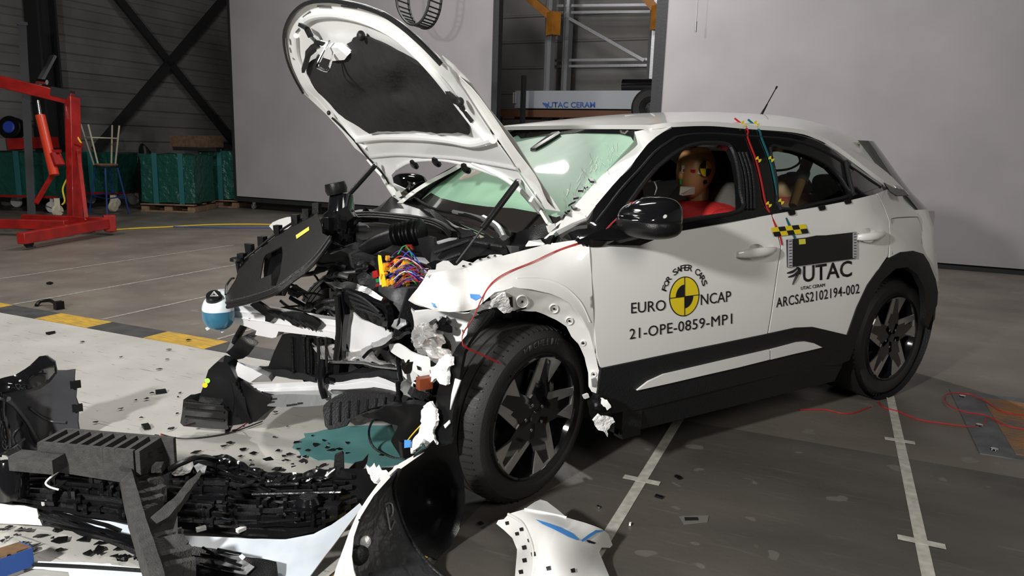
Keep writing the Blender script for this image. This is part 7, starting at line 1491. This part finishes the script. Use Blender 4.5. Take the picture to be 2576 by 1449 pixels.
# wires on the floor
cable('floor_wire', 'black wire snaking over the white floor from the lamp module', [U(x, y, z=.012) for x, y in ((660, 1060), (620, 1075), (580, 1088), (540, 1096), (490, 1102), (455, 1103), (425, 1098), (405, 1092))], .003, M['black'], 'wire')
cable('floor_wire', 'short red wire ending above the torn foam', [U(405, 1092, z=.012), U(412, 1108, z=.01), U(420, 1125, z=.008)], .003, M['red'], 'wire')
cable('floor_wire', 'red wire hanging from the lamp module to the white floor', [U(662, 1012, y=.28), U(655, 1035, z=.12), U(630, 1058, z=.05), U(600, 1078, z=.01), U(585, 1084, z=.01)], .003, M['red'], 'wire')
cable('floor_wire', 'thin dark red wire behind the standing black panel', [U(x, y, z=.01) for x, y in ((200, 1085), (225, 1090), (250, 1094), (275, 1105))], .003, M['red'], 'wire')
cable('floor_wire', 'upper thin red wire loop behind the foam absorber', [U(x, y, z=.01) for x, y in ((240, 1092), (262, 1094), (284, 1106))], .0025, M['red'], 'wire')
cable('floor_wire', 'red wire on the dark floor left of the far tape line', [U(x, y, z=.005) for x, y in ((2012, 1031), (2050, 1030), (2085, 1032), (2120, 1040), (2150, 1038), (2190, 1023))], .003, M['red'], 'wire')
cable('floor_wire', 'red wire crossing the far tape line toward the pit cover', [U(x, y, z=.005) for x, y in ((2209, 1010), (2222, 1024), (2260, 1035), (2310, 1055), (2370, 1065), (2440, 1073), (2475, 1068), (2480, 1052))], .003, M['red'], 'wire')
cable('floor_wire', 'red wire loop lying over the corner of the pit cover', [U(x, y, z=.012) for x, y in ((2400, 988), (2380, 992), (2374, 1005), (2390, 1022), (2430, 1037), (2480, 1045), (2530, 1070), (2576, 1080))], .003, M['red'], 'wire')
cable('floor_wire', 'upper red wire running off to the right across the pit cover', [U(x, y, z=.012) for x, y in ((2400, 988), (2440, 992), (2480, 1010), (2520, 1035), (2576, 1044))], .003, M['red'], 'wire')
b = MB(); P = [U(x, y, z=z) for x, y, z in ((175, 1176, .20), (150, 1185, .20), (128, 1200, .18), (115, 1215, .16), (125, 1225, .15), (148, 1232, .14))]; b.tube(P, .0035, 6, 5); W1 = b.build('plug_wire', M['whitew'], None); solo(W1, 'white wire with a lime green tip lying on the grille at left', 'wire')
b = MB(); b.tube([U(150, 1174, z=.2), U(172, 1176, z=.2)], .008, 8, 0); b.build('lime_tip', M['lime'], W1); b = MB(); b.tube([U(155, 1182, z=.2), U(173, 1184, z=.2)], .006, 8, 0); b.build('lime_tip', M['lime'], W1)
b = MB(); b.box(U(900, 1257, z=.09), (.015, .015, .015)); solo(b.build('yellow_clip', M['yellow'], None), 'tiny yellow clip at the right end of the bumper grille', 'clip')
# small bits on the right floor
for x, y, m_, l, s in ((1505, 1275, M['chrome'], 'tiny shiny metal bit on the dark floor above the white wing panel', .014), (1585, 1318, M['torn'], 'tiny white chip on the dark floor right of the tape line', .014), (1706, 1200, M['plast'], 'black chip on the dark floor right of the tape cross', .03), (1658, 1249, M['plast'], 'black chip on the dark floor just below the tape cross', .03)):
    b = MB(); b.box(U(x, y, z=.006), (s, s*.5, .008), Matrix.Rotation(random.random()*3, 3, 'Z')); solo(b.build('floor_chip', m_, None), l, 'chip')
b = MB(); b.poly([U(x, y, z=.001) for x, y in ((1708, 1300), (1750, 1298), (1783, 1298), (1780, 1314), (1720, 1320))], (0, 0, .002)); fp = b.build('floor_plate', mat('grey_patch', (.16, .15, .14), .7), None, smooth=False); solo(fp, 'small grey tape patch with a black slot on the dark floor', 'tape patch'); b = MB(); b.poly([U(x, y, z=.003) for x, y in ((1722, 1302), (1755, 1302), (1757, 1309), (1723, 1310))], (0, 0, .002)); b.build('black_slot', M['black'], fp, smooth=False)
# black flakes scattered over the white floor and round the bumper
random.seed(99); nfl = 0; zones = ((380, 1010, 760, 1180, 26), (560, 1110, 880, 1190, 22), (60, 1325, 370, 1420, 30), (740, 1090, 1000, 1160, 9), (130, 960, 500, 1080, 10), (0, 1320, 90, 1370, 8), (1000, 1180, 1240, 1440, 6), (200, 850, 520, 950, 6), (540, 1150, 860, 1215, 26))
for zi, (x0, y0, x1, y1, n_) in enumerate(zones):
    for k in range(n_):
        x, y = random.uniform(x0, x1), random.uniform(y0, y1); s = random.uniform(.008, .022) if zi != 2 else random.uniform(.008, .030); zz = .010 if zi != 8 else .17
        c = U(x, y, z=zz); a0 = random.random()*6; n5 = random.choice((3, 4, 5)); P = [c+Vector((s*random.uniform(.4, 1.2)*math.cos(a0+2*PI*i/n5), s*random.uniform(.3, 1.0)*math.sin(a0+2*PI*i/n5), random.uniform(-.001, .004))) for i in range(n5)]
        b = MB(); b.poly(P, (0, 0, .003)); o = b.build('plastic_flake', M['plast'] if k % 3 else M['glossp'], None, smooth=False)
        lb_ = ('small black plastic flake on the white floor left of the puddle', 'small black plastic flake on the floor between the grille and the puddle', 'black plastic splinter on the pale floor between the bumper and the blue bracket', 'black flake lying in the teal puddle', 'tiny black flake on the open white floor', 'black splinter at the left edge under the white skin', 'dark flake in the shadow inside the bumper corner', 'tiny black flake on the far white floor', 'black shard lying on the torn film at the far edge of the grille')[zi]
        tag(o, lb_, 'flake', ('flakes left of the puddle', 'flakes between grille and puddle', 'splinters below the bumper', 'flakes in the puddle', 'flakes on the open white floor', 'splinters at the left edge', 'flakes inside the bumper corner', 'flakes on the far white floor', 'shards on the grille edge')[zi])
settle()
for o in COL.objects:
    if o.type == 'MESH' and o.parent is None and 'kind' not in o and 'label' not in o: print('UNTAGGED', o.name)
